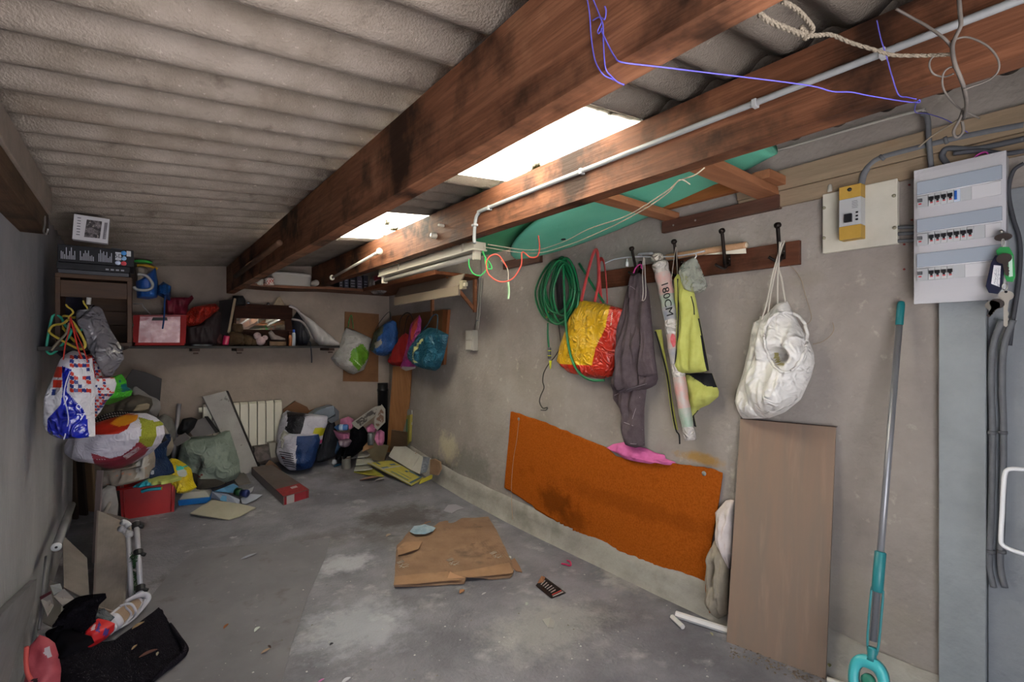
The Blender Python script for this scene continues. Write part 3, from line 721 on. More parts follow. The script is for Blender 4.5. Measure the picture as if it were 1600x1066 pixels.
# rolled mat and curtain rail resting on the board
a_, b_ = RW(.05).at(1042, 402), RW(.05).at(1166, 383)
bm_ = M('#a8805f', '#bb9474', rough=.7, scale=60, st=(1, 6, 1), bump=.3, bs=200)
t2_ = E('rolled_mat', 'rolled pale bamboo mat resting along the top of coat rack', 'mat', (a_+b_)/2)
lathe('roll', a_, [(.012, 0), (.017, .001)]+[(.0165+.001*(i % 2), .001+(b_-a_).length*i/40) for i in range(1, 40)]+[(.017, (b_-a_).length)], bm_, t2_, axis=(b_-a_), seg=16)
lathe('core', b_, [(.013, 0), (.013, .005), (.006, .006)], M('#c2b49f', rough=.6), t2_, axis=(b_-a_), seg=14)
psl('loose_edge', RW(.06), [(1100, 398), (1165, 388), (1166, 396), (1140, 397)], .002, M('#cfc7b8', rough=.7), t2_)
tube('curtain_rail', [RW(.075).at(*q) for q in [(944, 412), (962, 405), (990, 401.5), (1030, 401.5), (1060, 400), (1085, 396), (1101, 392.5)]], .006, M('#b7b9c4', rough=.35, spec=.5), flat=.6, label='thin curved white curtain rail lying across the coat rack', cat='rail')
tube('wall_bracket', [RW(.03).at(1000, 399), RW(.06).at(1002, 397), RW(.09).at(1018, 396)], .015, M('#c9c9cf', rough=.4), flat=.5, label='white plastic bracket beside the top of the long bagged tube', cat='bracket')
o = lathe('spool', RW(.07).at(980, 408)-Vector((0, 0, .006)), [(.008, -.028), (.010, -.024), (.010, .0), (.005, .006), (.003, .020)], M('#c3c4c6', rough=.4), seg=12, label='small white plastic spool hanging from rail above grey jacket', cat='spool')
# green hose coil
hose = M('#0f5a36', '#126b40', rough=.35, scale=15, spec=.5)
t = E('garden_hose', 'coiled dark green garden hose hanging under the surfboard nose', 'hose', RW().at(872, 520))
rnd = random.Random(11)
cxy = [(872, 453)]
for k in range(11):
    rx = rnd.uniform(17, 34); ry = rnd.uniform(38, 52); ox = rnd.uniform(-7, 7) if k < 7 else rnd.uniform(-3, 12); oy = rnd.uniform(-4, 5); dd = .03+.008*k; pts = []
    if k == 0: rx, ry, ox, oy = 34.5, 50, 0, 4
    if k == 1: rx, ry, ox, oy = 31, 49, 2, 3
    if k == 2: rx, ry, ox, oy = 28, 47, 4, 0
    tilt = rnd.uniform(-.12, .12)
    for i in range(17):
        a2 = 2*pi*i/16; x = rx*cos(a2); y = ry*sin(a2)
        x *= (1-.28*max(0, -sin(a2)))
        x2 = x*cos(tilt)-y*sin(tilt)*.5; y2 = y
        pts.append(RW(dd+.006*sin(3*a2+k)).at(871+ox+x2, 452+oy+y2))
    tube('loop', pts, .0085, hose, t, seg=8, sm=3)
tube('tail', [RW(q[2]).at(q[0], q[1]) for q in [(880, 404, .09), (881, 440, .12), (883, 490, .13), (886, 525, .145), (893, 560, .15), (906, 584, .16), (924, 594, .16), (944, 594, .15)]], .0085, hose, t, seg=8)
tube('tail', [RW(q[2]).at(q[0], q[1]) for q in [(905, 412, .08), (915, 428, .11), (928, 450, .12), (943, 473, .12)]], .0085, hose, t, seg=8)
cm1, cm2 = M('#4c4f52', rough=.5), M('#b3b51f', rough=.45)
for (x, y) in ((855, 492), (858.5, 552)):
    c = RW(.06).at(x, y); o = lathe('connector', c, [(.010, -.04), (.013, -.036), (.013, .036), (.010, .04)], cm1, t, seg=14)
    for dz in (-.018, .018): lathe('ring', c+Vector((0, 0, dz)), [(.0138, -.003), (.0138, .003)], cm2, o, seg=14)
lathe('nozzle', RW(.06).at(860, 570), [(.004, -.03), (.008, 0), (.011, .03)], cm2, t, seg=12)
tube('tail', [RW(.06).at(*q) for q in [(856, 505), (856, 525), (857.5, 543)]], .007, hose, t, seg=8)
tube('cord', [RW(.03).at(*q) for q in [(872, 500), (875, 525), (876, 540), (868, 556), (858, 568), (850, 582), (848, 596), (850, 606), (845, 618), (843, 628), (848, 638), (855, 637), (853, 641), (845, 641)]], .004, M('#2a2522', rough=.5), seg=6, label='thin black cord dangling below the green hose coil', cat='cord')
tube('dark_bundle', [RW(.03).at(*q) for q in [(872, 412), (873, 440), (875, 470), (878, 490)]], .03, M('#1d191c', '#2b272b', rough=.8, scale=20), label='black cable bundle hanging inside the green hose coil', cat='bundle', flat=.5)
# yellow and red shopper
p = RW(.06)
yel, rd = M('#bf9312', '#c99d1a', rough=.3, scale=12, crink=.4, bs=40, spec=.5), M('#a82416', '#b32a1a', rough=.25, scale=12, crink=.5, bs=40, spec=.6)
ylt = M('#cfae55', rough=.4)
t = E('shopping_bag', 'yellow and red woven plastic shopping bag with red handles', 'bag', RW().at(920, 592))
line = lambda a_, b_, wd: [(a_[0], a_[1]-wd), (b_[0], b_[1]-wd), (b_[0], b_[1]+wd), (a_[0], a_[1]+wd)]
pt = [(1, [(953.5, 470), (985, 470), (985, 600), (920, 600), (915, 575), (925, 572), (930, 545), (947, 510)]), (1, [(865, 568), (930, 572), (930, 600), (865, 600)]),
      ]
LN = []
for pth in ([(907, 493), (915, 492), (926, 496)], [(891, 514), (901, 515)], [(905, 532), (918, 534), (931, 538)], [(933, 512), (943, 514)], [(945, 475), (935, 484), (930, 500), (928, 520), (926, 540), (924, 565)], [(908, 478), (904, 490), (902, 500)], [(903, 524), (903, 540), (898, 556)], [(876, 548), (884, 550)]): LN.append(pth)
sb = puff('body', p, [(903, 474), (905.5, 469), (930, 472), (953.5, 477), (977.5, 483.5), (975, 515), (970, 536), (963, 572), (957, 588), (940, 592.5), (922, 590), (890, 583), (871, 564.5), (878, 535), (890, 500)], .085, [yel, rd, ylt], t, paint=pt, fold=.18, ff=(14, 3), belly=.3, seed=2, rows=90, cols=90)
for pth in LN: tube('printed_line', onto(sb, p, cat_rom([Vector((q[0], q[1], 0)) for q in pth], 4) and [(v.x, v.y) for v in cat_rom([Vector((q[0], q[1], 0)) for q in pth], 4)], .0003, .04), .0032, ylt, sb, seg=4, sm=1, flat=.25)
for k, (x, y) in enumerate(((913, 518), (907, 557), (928, 477))):
    for q in (-3, 0, 3): squig(sb, p, (x-5, y+q-1), (x+4, y+q), 1.6, 5, .0012, ylt, seed=k*5+q)
strap = M('#a8373a', '#b44243', rough=.8, scale=30)
for pts in ([(908, 471, .13), (915, 440, .13), (924, 405, .12), (930, 391, .11), (934, 400, .12), (935, 440, .14), (929, 472, .15)], [(940, 474, .08), (937, 445, .08), (936, 410, .08), (943, 408, .10), (947, 440, .11), (949, 474, .13)]):
    tube('handle', [RW(q[2]).at(q[0], q[1]) for q in pts], .013, strap, t, flat=.22)
squig(sb, p, (954.5, 508), (957, 488), 1.3, 14, .0016, M('#d9c9b8', rough=.5)); squig(sb, p, (953.5, 509), (955.5, 505), 1.6, 4, .002, M('#d9c9b8', rough=.5), seed=3)
# grey-purple fleece
p = RW(.045)
fl = M('#4a4044', '#544a4e', rough=.95, scale=30, bump=.3, bs=150, spec=.08)
t = E('fleece_jacket', 'dusty purple grey fleece jacket hanging inside out from rack', 'jacket', RW().at(990, 698))
fb = puff('body', p, [(983, 434), (988, 427), (1004, 426), (1008, 438), (1013, 455), (1016.5, 490), (1019.5, 524), (1023, 560), (1027.6, 592), (1024, 602), (1012, 608), (985, 615), (972, 628), (960, 623), (957, 596), (963, 565), (970, 524), (974, 490), (979, 460)], .10, fl, t, fold=.55, ff=(26, 4), seed=5, rows=46, cols=40, belly=.3)
fs_ = puff('sleeve', p, [(960, 623), (958, 600), (985, 598), (1010, 606), (1006, 640), (1006, 671), (1007, 697), (992, 700), (977.5, 695), (976, 668), (972, 645)], .075, fl, t, fold=.4, ff=(24, 5), seed=6, belly=.2)
puff('sleeve', RW(.10), [(1000, 470), (1010, 468), (1016, 500), (1021, 550), (1026, 585), (1010, 590), (998, 585), (1001, 540)], .05, fl, t, fold=.4, ff=(24, 5), seed=8, belly=.1)
tube('hanging_loop', [RW(.1).at(*q) for q in [(990, 427), (994, 418), (1001, 413), (1003, 420)]], .006, M('#b03a80', rough=.6), t, flat=.5)
stm = M('#8f878b', rough=.9)
for s_ in ([(981, 446), (992, 452), (1003, 470)], [(1007, 480), (1003, 510), (1000, 540)], [(960, 618), (980, 609), (1010, 600)], [(1000, 620), (993, 640), (988, 655)], [(978, 692), (992, 694), (1006, 692)], [(975, 660), (988, 665), (1004, 672)]):
    tg_ = fb if s_[0][1] < 619 and s_[-1][1] < 605 else fs_; tube('seam', onto(tg_, p, s_, .0005, .05), .0014, stm, tg_, seg=4)
tube('drawstring', [RW(.16).at(*q) for q in [(1006, 402), (1004, 430), (1005, 455), (1004, 470), (1009, 462), (1008, 430), (1007, 404)]], .0018, M('#b8b2aa', rough=.8), seg=5, label='white cord loop hanging between fleece jacket and bagged tube', cat='cord')
# 180CM bagged tube
clr = M('#9c9693', '#b4afac', rough=.25, scale=14, spec=.6, crink=.4, bs=60)
t = E('bagged_tube', 'long plastic wrapped tube printed 180CM hanging on the coat rack', 'tube', RW().at(1075, 690))
pts = [RW(.13).at(*q) for q in [(1031, 412), (1040, 450), (1049, 500), (1057, 560), (1066, 620), (1079, 688)]]
vf = tubevf(pts, lambda q: (.044-.014*q)*(1+.05*sin(q*60)), 20, 8)
nn = len(vf[1]); ns = (nn-2)//20
cm = [clr, M('#b0807c', '#9c9693', rough=.3, scale=18, spec=.5), M('#7f9384', '#9c9693', rough=.3, scale=18), M('#7b7f8c', '#9c9693', rough=.3, scale=18), M('#b04a50', rough=.3)]
pat = [0, 1, 1, 2, 3, 0, 1, 3, 0, 1, 1, 2, 0]
mi = []
for i in range(ns): mi += [pat[int(i/ns*len(pat))]]*20
ob('tube_body', vf[0], vf[1], cm, t, mi=mi+[0, 0], smooth=True)
lathe('crumpled_top', RW(.13).at(1027, 402)-Vector((0, 0, .02)), [(.012, -.012), (.030, -.002), (.034, .015), (.030, .032), (.018, .040), (.004, .042)], M('#a39c90', '#bdb7ad', rough=.3, scale=30, crink=.8, bs=90, spec=.6), t, seg=18)
tpl = TP(RW(.178).at(1038, 440), RW(.178).at(1047, 492), RW(.178).at(1060, 440))
text('180CM', 'lettering', tpl, 1042, 467, .062, black, t, rot=0, sx=1.05, w=.0)
disc('red_emblem', RW(.163), 1052, 532, .016, .036, .003, M('#a8434a', '#b8636a', rough=.4, scale=60), t, rot=.1)
# lime vest
p = RW(.05)
lime = M('#999b50', '#a3a55c', rough=.85, scale=20, bump=.2, bs=100, spec=.1); blk = M('#141318', rough=.8)
t = E('vest', 'lime green vest with black edging hanging by the bagged tube', 'vest', RW().at(1075, 690))
vf_ = puff('front_panel', RW(.13), [(1053, 436), (1058, 428), (1066, 440), (1071, 428), (1080, 440), (1087, 469), (1093, 500), (1099, 530), (1108, 580), (1085, 583), (1062, 583), (1052, 584), (1056, 540), (1058, 500), (1055, 469)], .05, [lime, blk], t, paint=[(1, [(1086, 455), (1090, 455), (1115, 585), (1105, 585), (1097, 540)])], fold=.45, ff=(22, 3), seed=7, rows=90, cols=70, belly=.2)
puff('back_panel', p, [(1069, 585), (1090, 583), (1112, 583), (1118, 600), (1123, 612), (1122, 620), (1108, 632), (1094, 638), (1084, 650), (1088, 668), (1082, 664), (1078, 640), (1074, 610)], .06, [lime, blk], t, paint=[(1, [(1072, 583), (1114, 578), (1120, 606), (1102, 603)]), (1, [(1082, 650), (1092, 640), (1090, 672), (1084, 668)])], fold=.35, ff=(14, 8), seed=9, belly=.1, rows=70, cols=60)
psl('side_strip', RW(.05), [(1024, 516), (1034, 515), (1038, 545), (1046, 585), (1050, 620), (1060, 672), (1055, 670), (1049, 640), (1042, 587), (1033, 545)], .01, lime, t, w=.01, bev=.002)
tube('zip', [RW(.07).at(*q) for q in [(1024, 518), (1033, 548), (1043, 590), (1050, 640), (1056, 671), (1061, 680), (1062, 694)]], .0045, blk, t, seg=6)
tube('zip', onto(vf_, RW(.13), [(1059, 436), (1060, 470), (1059, 530), (1056, 560), (1055, 580)], .001, .03), .004, blk, t, seg=6)
tube('zip', onto(vf_, RW(.13), [(1080, 463), (1084, 478), (1085, 492)], .001, .03), .003, blk, t, seg=6)
for pts in ([(1049, 437), (1053, 405), (1056, 386)], [(1060, 455), (1058, 420), (1057, 386)]):
    tube('hanging_cord', [RW(.13).at(*q) for q in pts], .0017, M('#a89f94', rough=.8), t, seg=5)
# small clear bag
puff('clear_bag', RW(.11), [(1083, 402), (1088, 404), (1096, 422), (1105, 447), (1100, 455), (1086, 460), (1074, 455), (1063, 425), (1068, 412)], .07, M('#9fa29a', '#83867f', rough=.2, scale=25, spec=.6, crink=.2, bs=60, alpha=.6), fold=.5, ff=(30, 12), seed=12, rows=26, cols=26, label='small translucent knotted plastic bag hanging at the rail end', cat='bag')
tube('bag_hook', [RW(.10).at(1086, 396), RW(.11).at(1088, 400), RW(.12).at(1084, 406)], .003, white, label='little white curtain glider holding the clear bag', cat='hook')
# white gathered laundry bag
wb = M('#bfbcb9', '#cbc8c5', rough=.35, scale=10, spec=.5, crink=.35, bs=35)
t = E('laundry_bag', 'white plastic drawstring bag with open mouth on right-hand hook', 'bag', RW().at(1210, 655))
puff('outer_bag', RW(.03), [(1177, 504), (1187, 500), (1186, 494), (1195, 494), (1200, 520), (1215, 600), (1215, 640), (1194.4, 655.6), (1159.7, 654.5), (1151.7, 625), (1158, 598), (1166.6, 569.5), (1173, 540)], .10, wb, t, fold=.3, ff=(16, 5), seed=13, belly=.2)
lb = puff('body', RW(.07), [(1192.6, 497), (1205, 484), (1218, 471), (1229, 470), (1238, 488), (1250, 510.5), (1262, 530), (1270.7, 552), (1271.8, 568), (1266, 590), (1250, 625), (1225, 645), (1200, 654), (1185, 652), (1172, 635), (1168, 600), (1178, 570), (1187, 540), (1188, 515)], .13, [wb, M('#a39c74', '#8d7f3e', rough=.4, scale=30)], t, paint=[(1, [(1209, 552), (1216, 552), (1220, 566), (1228, 572), (1219, 572), (1211, 564)])],
     fold=.3, ff=(18, 6), seed=14, rows=60, cols=56, belly=.25, dent=(1228, 556, .055, .04, .8))
# gathered rim round the mouth
rim = []; pr = RW(.07); rp_ = []
for i in range(49):
    a2 = 2*pi*i/48; rp_.append((1229+33*cos(a2)*(1-.2*sin(a2)), 535+47*sin(a2)))
rp_ = onto(lb, pr, rp_, .004, .05)
rp_ = [q+pr.n*(.004+.005*sin(i*2.3)) for i, q in enumerate(rp_)]; rp_[-1] = rp_[0]
tube('rim', rp_, .007, wb, lb, seg=7, sm=2)
cdm = M('#a9a39a', rough=.8)
for pts in ([(1190, 500), (1199, 470), (1207, 430), (1216, 398), (1221, 378)], [(1200, 488), (1206, 450), (1213, 420), (1220, 392), (1226, 376)], [(1215, 475), (1215, 440), (1217, 410), (1218, 378)], [(1227, 472), (1222, 440), (1216, 412), (1219, 380)]):
    tube('drawcord', [RW(.15).at(*q) for q in pts], .0038, cdm, t, seg=6)
tube('string', [RW(.02).at(*q) for q in [(1226, 412), (1240, 420), (1252, 438), (1258, 460), (1267, 490), (1266, 502), (1258, 510), (1256, 518)]], .0014, M('#8b7a66', rough=.9), seg=5, label='thin stray string curling down right of the white drawstring bag', cat='string')
tube('string', [RW(.02).at(*q) for q in [(1270, 538), (1285, 534), (1298, 524), (1303, 514), (1301, 504)]], .0014, M('#8b7a66', rough=.9), seg=5, label='short stray string end sticking out right of the white bag', cat='string')
# pink cloth behind the carpet
puff('pink_cloth', RW(.012), [(947, 700), (958, 694), (974, 691), (984, 697), (1008, 700), (1022, 707), (1038, 711), (1040, 717), (1056, 723), (1050, 727), (1030, 722), (1018, 725), (1000, 722), (975, 717), (966, 709)], .045, M('#b8568a', '#c4639a', rough=.9, scale=20, bump=.2, bs=60), fold=.6, ff=(20, 14), seed=15, label='bright pink cloth tucked over the top edge of the orange carpet', cat='cloth')
# ================================================================= UNDER THE ROOF, RIGHT
p1 = Pl((1.54, 0, 0), (0, -1, 0), (0, 0, 1))                      # left face of the second beam
def B2(px, py, d=.012): q = Pl((1.54-d, 0, 0), (0, -1, 0), (0, 0, 1)); return q.at(px, py)
t = E('conduit', 'long grey conduit clipped along the brown beam under the skylight', 'conduit', B2(1000, 230))
pvc = M('#77797c', '#818386', rough=.45, scale=20)
tube('pipe', [B2(742, 380), B2(741, 372), B2(743, 345), B2(748, 333), B2(760, 326), B2(909, 267.5), B2(1180, 161), B2(1500, 36), B2(1640, -18)], .010, pvc, t, seg=10, sm=4)
for (x, y) in ((742, 352), (765, 325), (909, 268), (1180, 162), (1380, 84)):
    c = B2(x, y); v = x < 745
    pbox('clip', p1, -c.y-.007, c.z-.012, -c.y+.007, c.z+.012, 0, .024, M('#8f9092', rough=.5), t) if not v else pbox('clip', p1, -c.y-.016, c.z-.006, -c.y+.016, c.z+.006, 0, .026, M('#8f9092', rough=.5), t)
# white rod with round ends on the beam
a_, b_ = Pl((1.50, 0, 0), (0, -1, 0), (0, 0, 1)).at(519, 434), Pl((1.50, 0, 0), (0, -1, 0), (0, 0, 1)).at(593, 393)
t = E('curtain_rod', 'short white rod with round end caps fixed to the beam side', 'rod', (a_+b_)/2)
tube('rod', [a_, b_], .011, M('#b8b4ab', rough=.4), t, seg=12, sm=1)
for q, dr in ((a_, -1), (b_, 1)): lathe('end_cap', q-(b_-a_).normalized()*.01*dr, [(.018, 0), (.025, .006), (.025, .018), (.012, .026)], M('#c7c4ba', rough=.35), t, axis=(b_-a_)*dr, seg=16)
for (x, y, r_, lb) in ((682, 369, .022, 'ribbed clear glass insulator stub on the side of the second beam'), (694, 353, .012, 'small white porcelain stub above the glass insulator on the beam')):
    lathe('insulator', B2(x, y, 0), [(r_*.7, 0), (r_, .008), (r_*.7, .014), (r_, .022), (r_*.7, .028), (r_*.9, .036), (r_*.5, .042)], M('#9d968c', rough=.2, spec=.6), axis=(-1, 0, 0), seg=16, label=lb, cat='insulator')
# batten on the first beam
q1 = Pl((.69, 0, 0), (0, -1, 0), (0, 0, 1))
lathe('batten', q1.at(437, 379), [(.014, 0), (.02, .004), (.02, (q1.at(437, 379)-q1.at(368, 432)).length)], M('#4d3527', '#5f4433', rough=.7, scale=8), axis=q1.at(368, 432)-q1.at(437, 379), seg=10, label='round brown wooden batten fixed along the left face of the large beam', cat='batten')
# surfboard rack: ledger on the wall and cross bars to the second beam
zl = H+.652
wd2 = M('#7d5138', '#966447', rough=.7, scale=2.2, bump=.2, bs=10, st=(.9, 12, 12), spec=.2, stain=[(3, .58, .72, '#4a2a1a', .6)])
led = M('#422920', '#573a30', rough=.6, scale=4, bump=.2, bs=12, st=(8, 1, 8))
y0_, y1_ = RW().at(1222, 330).y, RW(.03).at(1034, 361).y
o = box('ledger', (XR-.032, y0_, zl), (XR, y1_, zl+.065), led, label='dark brown timber ledger screwed to wall under the surfboards', cat='timber')
for yy in (.2, .55): lathe('screw', (XR-.032, y1_-(y1_-y0_)*yy*.6, zl+.03), [(.006, 0), (.006, .002), (.003, .003)], M('#8b8680', metal=.7, rough=.4), o, axis=(-1, 0, 0), seg=8)
def bar(ya, yb, w_, label, z=zl+.066, x1=XR-.002, mat=wd2, th=.035):
    c = [(1.62, ya, z-.03), (x1, yb, z), (x1, yb+w_, z), (1.62, ya+w_, z-.03)]
    v = [Vector(q) for q in c]+[Vector(q)+Vector((0, 0, th)) for q in c]
    return ob('cross_bar', v, [(3, 2, 1, 0), (4, 5, 6, 7), (0, 1, 5, 4), (1, 2, 6, 5), (2, 3, 7, 6), (3, 0, 4, 7)], mat, bev=.002, label=label, cat='timber')
def yat(px, py, z): return FL(z).at(px, py)
bar(yat(950, 312, zl+.04).y-.03, RW(.03).at(1050, 346).y-.03, .085, 'second timber cross bar carrying the surfboards, the middle one')
bar(yat(1100, 262, zl+.04).y-.05, RW(.03).at(1205, 318).y-.03, .10, 'broad nearest timber cross bar carrying the surfboards')
bar(yat(752, 380, zl+.04).y-.02, RW(.03).at(850, 402).y, .07, 'farthest timber cross bar beside the fluorescent lamp')
box('ledger', (XR-.03, RW().at(848, 400).y, zl-.02), (XR, RW().at(790, 412).y, zl+.045), led, label='short dark ledger block on wall under the far cross bar', cat='timber')
box('offcut', (XR-.19, y0_-.03, zl+.104), (XR-.01, y0_+.05, zl+.145), wd2, label='timber offcut on top of the near end of the ledger', cat='timber')
box('plank', (XR-.12, 1.2, zl+.104), (XR-.085, 1.72, zl+.165), M('#7a4620', '#8d5530', rough=.6, scale=3, st=(10, 1, 10)), label='orange brown plank on edge along the wall above ledger', cat='plank')
# surfboards
def surf(name, cx, yn, yt, hw, z, mat, label, mat2=None, tilt=0, nose=.9):
    V = []; Fs = []; n = 40; m = 16; yc = (yn+yt)/2; L_ = yn-yt
    for i in range(n+1):
        q = i/n; y = yt+L_*q
        wq = hw*(1-max(0, (q-.45)/.55)**2.6)**.62*(.72+.28*min(1, q/.25)) if q < 1 else .004
        wq = max(wq, .006); th = .042*(1-max(0, (q-.6)/.4)**2*.75); rock = .10*max(0, (q-.72)/.28)**2*nose
        for k in range(m):
            a2 = 2*pi*k/m; x = math.copysign(abs(cos(a2))**.6, cos(a2)); zz = math.copysign(abs(sin(a2))**.8, sin(a2))
            V.append((cx+wq*x, y, z+th*(zz*.5+.5)*1.7+rock-(y-1.72)*.15))
    for i in range(n):
        for k in range(m): Fs.append((i*m+k, i*m+(k+1) % m, (i+1)*m+(k+1) % m, (i+1)*m+k))
    Fs += [tuple(range(m)), tuple(n*m+m-1-k for k in range(m))]
    return ob('deck', V, Fs, mat, label and E(name, label, 'surfboard', (cx, yc, z)), smooth=True)
foam = M('#5aab92', '#66b59c', rough=.55, scale=3, bump=.15, bs=120, spec=.3)
foam2 = M('#3f8a63', '#479268', rough=.6, scale=3, bump=.15, bs=120, spec=.2)
s1 = surf('surfboard', 2.12, 2.74, 1.06, .30, zl+.105, foam, 'mint green foam surfboard whose pointed nose overhangs the hose', nose=0)
ln_ = onto(s1, Pl((0, 0, 0), (1, 0, 0), (0, -1, 0)), [], .0)
c = FL(H+.66).at(880, 377); lathe('leash_plug', (c.x, c.y, zl+.105-(c.y-1.72)*.15-.004), [(.014, 0), (.016, .004), (.016, .02)], black, s1.parent, seg=14)
surf('surfboard', 1.95, 3.02, 1.45, .27, zl+.190, foam2, 'darker green foam surfboard lying behind and above the mint one', nose=0)
# ropes over the boards
rp = M('#a89c8b', '#b8ad9b', rough=.95, scale=60, bump=.5, bs=200)
for pts, lb in (([(762, 382, 2.95), (832, 391, 3.0), (880, 378, 2.80), (920, 358, 2.52), (980, 337, 2.24), (1040, 300, 1.93), (1060, 283, 1.84), (1085, 274, 1.74), (1101, 262, 1.70)], 'upper pale cord strung under the surfboards to the big beam'),
                ([(755, 386, 2.95), (832, 396, 3.0), (890, 382, 2.82), (960, 352, 2.40), (1010, 325, 2.10), (1045, 300, 1.93), (1062, 281, 1.82), (1078, 288, 1.84)], 'lower pale cord strung under the surfboards')):
    tube('cord', [P(x, y, z) for x, y, z in pts], .0026, rp, seg=6, label=lb, cat='cord')
def wire(label, pts, r, mat, cat='cord', name='cord', **k): return tube(name, [P(*q) for q in pts], r, mat, label=label, cat=cat, seg=k.pop('seg', 6), **k)
wire('red cord looped beside the fluorescent lamp and surfboard nose', [(841, 368, 2.8), (843, 385, 2.8), (840, 400, 2.8), (828, 402, 2.8), (816, 394, 2.8), (814, 415, 2.8), (800, 436, 2.8), (780, 440, 2.8), (763, 428, 2.8), (760, 410, 2.8), (768, 399, 2.8), (780, 400, 2.8), (792, 418, 2.8)], .0042, M('#b84a3c', rough=.5))
wire('green wire looped below the near end of fluorescent lamp', [(754, 392, 2.9), (758, 402, 2.9), (766, 412, 2.9), (768, 420, 2.9), (760, 418, 2.9), (758, 404, 2.9), (762, 416, 2.9), (752, 430, 2.9), (740, 428, 2.9), (733, 416, 2.9), (733, 405, 2.9)], .004, M('#2fa24f', rough=.5), 'wire', 'wire')
wire('short white string with frayed end hanging by the red cord loop', [(783, 407, 2.85), (790, 415, 2.85), (794, 425, 2.85), (794, 440, 2.85)], .006, M('#b3ab9c', rough=.9), 'string', 'string', flat=.5)
wire('frayed pale green rope tuft below the red cord loop', [(794, 441, 2.85), (795, 455, 2.85), (794, 467, 2.85)], .010, M('#8fae8a', rough=.9), 'string', 'string', flat=.5)
# fluorescent lamp under the second beam
fa, fb_ = P(752, 385, 2.98), P(601, 436, 4.15); fz = H+.58
t = E('fluorescent_lamp', 'long white fluorescent batten lamp with bare tube beneath beam', 'lamp', ((fa.x+fb_.x)/2, (fa.y+fb_.y)/2, fz))
fx = 1.655; ya, yb = 2.50, 3.97
box('housing', (fx-.045, ya, fz+.005), (fx+.045, yb, fz+.05), M('#a6a093', rough=.5), t, bev=.004)
V = []; Fs = []
v, f = boxvf((fx-.05, ya-.005, fz-.004), (fx+.05, yb+.005, fz+.006)); ob('reflector', v, f, M('#b3ad9f', rough=.4), t, bev=.002)
tube('glass_tube', [(fx-.005, ya+.03, fz-.032), (fx-.005, yb-.03, fz-.032)], .019, M('#8e8983', rough=.25, spec=.5), t, seg=14, sm=1)
for y in (ya+.015, yb-.045): box('lamp_holder', (fx-.028, y, fz-.058), (fx+.018, y+.03, fz), M('#b0a99b', rough=.4), t, bev=.004)
for y in (ya+.12, yb-.4): box('clip', (fx-.05, y, fz-.002), (fx-.044, y+.02, fz+.052), M('#8e897d', rough=.4), t)
# blue line from the big beam
bl_ = M('#5a55b8', rough=.5)
t = E('blue_twine', 'violet blue twine tied to the large beam and stretched to right wall', 'twine', P(970, 100, 1.5))
bf = lambda x, y: Pl((.705, 0, 0), (0, -1, 0), (0, 0, 1)).at(x, y)
tube('loop', [bf(916, -8), bf(921, 20), bf(924, 60), bf(930, 95), bf(942, 116), P(957, 124, .965), P(975, 133, .985)], .0014, bl_, t, seg=5)
tube('loop', [bf(925, -5), bf(936, 22), bf(942, 40), bf(943, 70), bf(946, 106), P(955, 119, .955), P(966, 129, .975), P(975, 132, .985)], .0014, bl_, t, seg=5)
tube('knot', [bf(926, 32), bf(936, 27), bf(940, 34), bf(934, 48), bf(936, 52), bf(942, 40), bf(939, 28), bf(945, 30), bf(947, 18), bf(945, 10)], .0014, bl_, t, seg=5)
z0_ = (bf(970, 97)-CAM).dot(FWD)
def zl_(x): return 1/(1.094-.304*(x-970)/463)
tube('line', [bf(938, 44), bf(948, 66), bf(960, 88), P(970, 97, z0_-.004), P(1010, 102.3, .912), P(1045, 106.3, .922), P(1070, 109.5, .945)]+[P(x, y, zl_(x)) for x, y in ((1100, 113), (1260, 133), (1300, 143), (1330, 144), (1360, 150), (1425, 160))]+[P(1436, 156, 1.262), P(1437, 160, 1.262), P(1431, 162, 1.262), P(1431, 176, 1.5), P(1450, 178, 1.75), P(1480, 188, 1.85), P(1512, 207, 1.8)], .0015, bl_, t, seg=5, sm=4)
tube('line', [P(x, y, 1445/(x-215)) for x, y in ((1370, 32), (1376, 60), (1384, 85), (1394, 120), (1404, 148), (1418, 152), (1432, 155))], .0014, bl_, t, seg=5)
nl = B2(922, 24, 0)
# rope
hr = M('#625a4f', '#7a7063', rough=1, scale=80, bump=.9, bs=160, st=(1, 1, 1))
def rope(name, pts, r, mat, par=None, tw=70, **k):
    pts = cat_rom(pts, 10); n = len(pts); V = []; Fs = []; parts = []
    for s in range(3):
        c = []
        for i, q in enumerate(pts):
            d = (pts[min(i+1, n-1)]-pts[max(i-1, 0)]).normalized(); a2 = d.cross(Vector((0, .2, 1))).normalized(); b2 = d.cross(a2)
            ph = i*.75+s*2*pi/3; c.append(q+a2*cos(ph)*r*.5+b2*sin(ph)*r*.5)
        parts.append(tubevf(c, r*.58, 6, 1))
    V, Fs = merge(*parts); return ob(name, V, Fs, mat, par, smooth=True, **k)
t = E('rope', 'thick grey brown twisted rope knotted below the roof and running right', 'rope', P(1260, 50, 1.15))
rope('strand', [P(1166, -6, .79), P(1180, 14, .80), P(1200, 32, .84), P(1230, 45, .90), P(1255, 55, .95), P(1262, 58, .95)], .0052, hr, t)
rope('strand', [P(1222, 2, .84), P(1245, 15, .88), P(1262, 33, .92), P(1270, 46, .94), P(1262, 53, .95), P(1252, 42, .94), P(1254, 54, .95), P(1260, 61, .95)], .0045, hr, t)
rope('strand', [P(1258, 57, .95), P(1280, 55, .98), P(1300, 55, 1.02), P(1330, 67, 1.08), P(1370, 79, 1.12), P(1395, 86, 1.13), P(1440, 87, 1.13), P(1487, 85, 1.10)], .0042, hr, t)
gw = M('#5a5450', rough=.8)
t = E('cable_tangle', 'tangle of grey cables and wire loops hanging at top right', 'cable', P(1500, 100, 1.1))
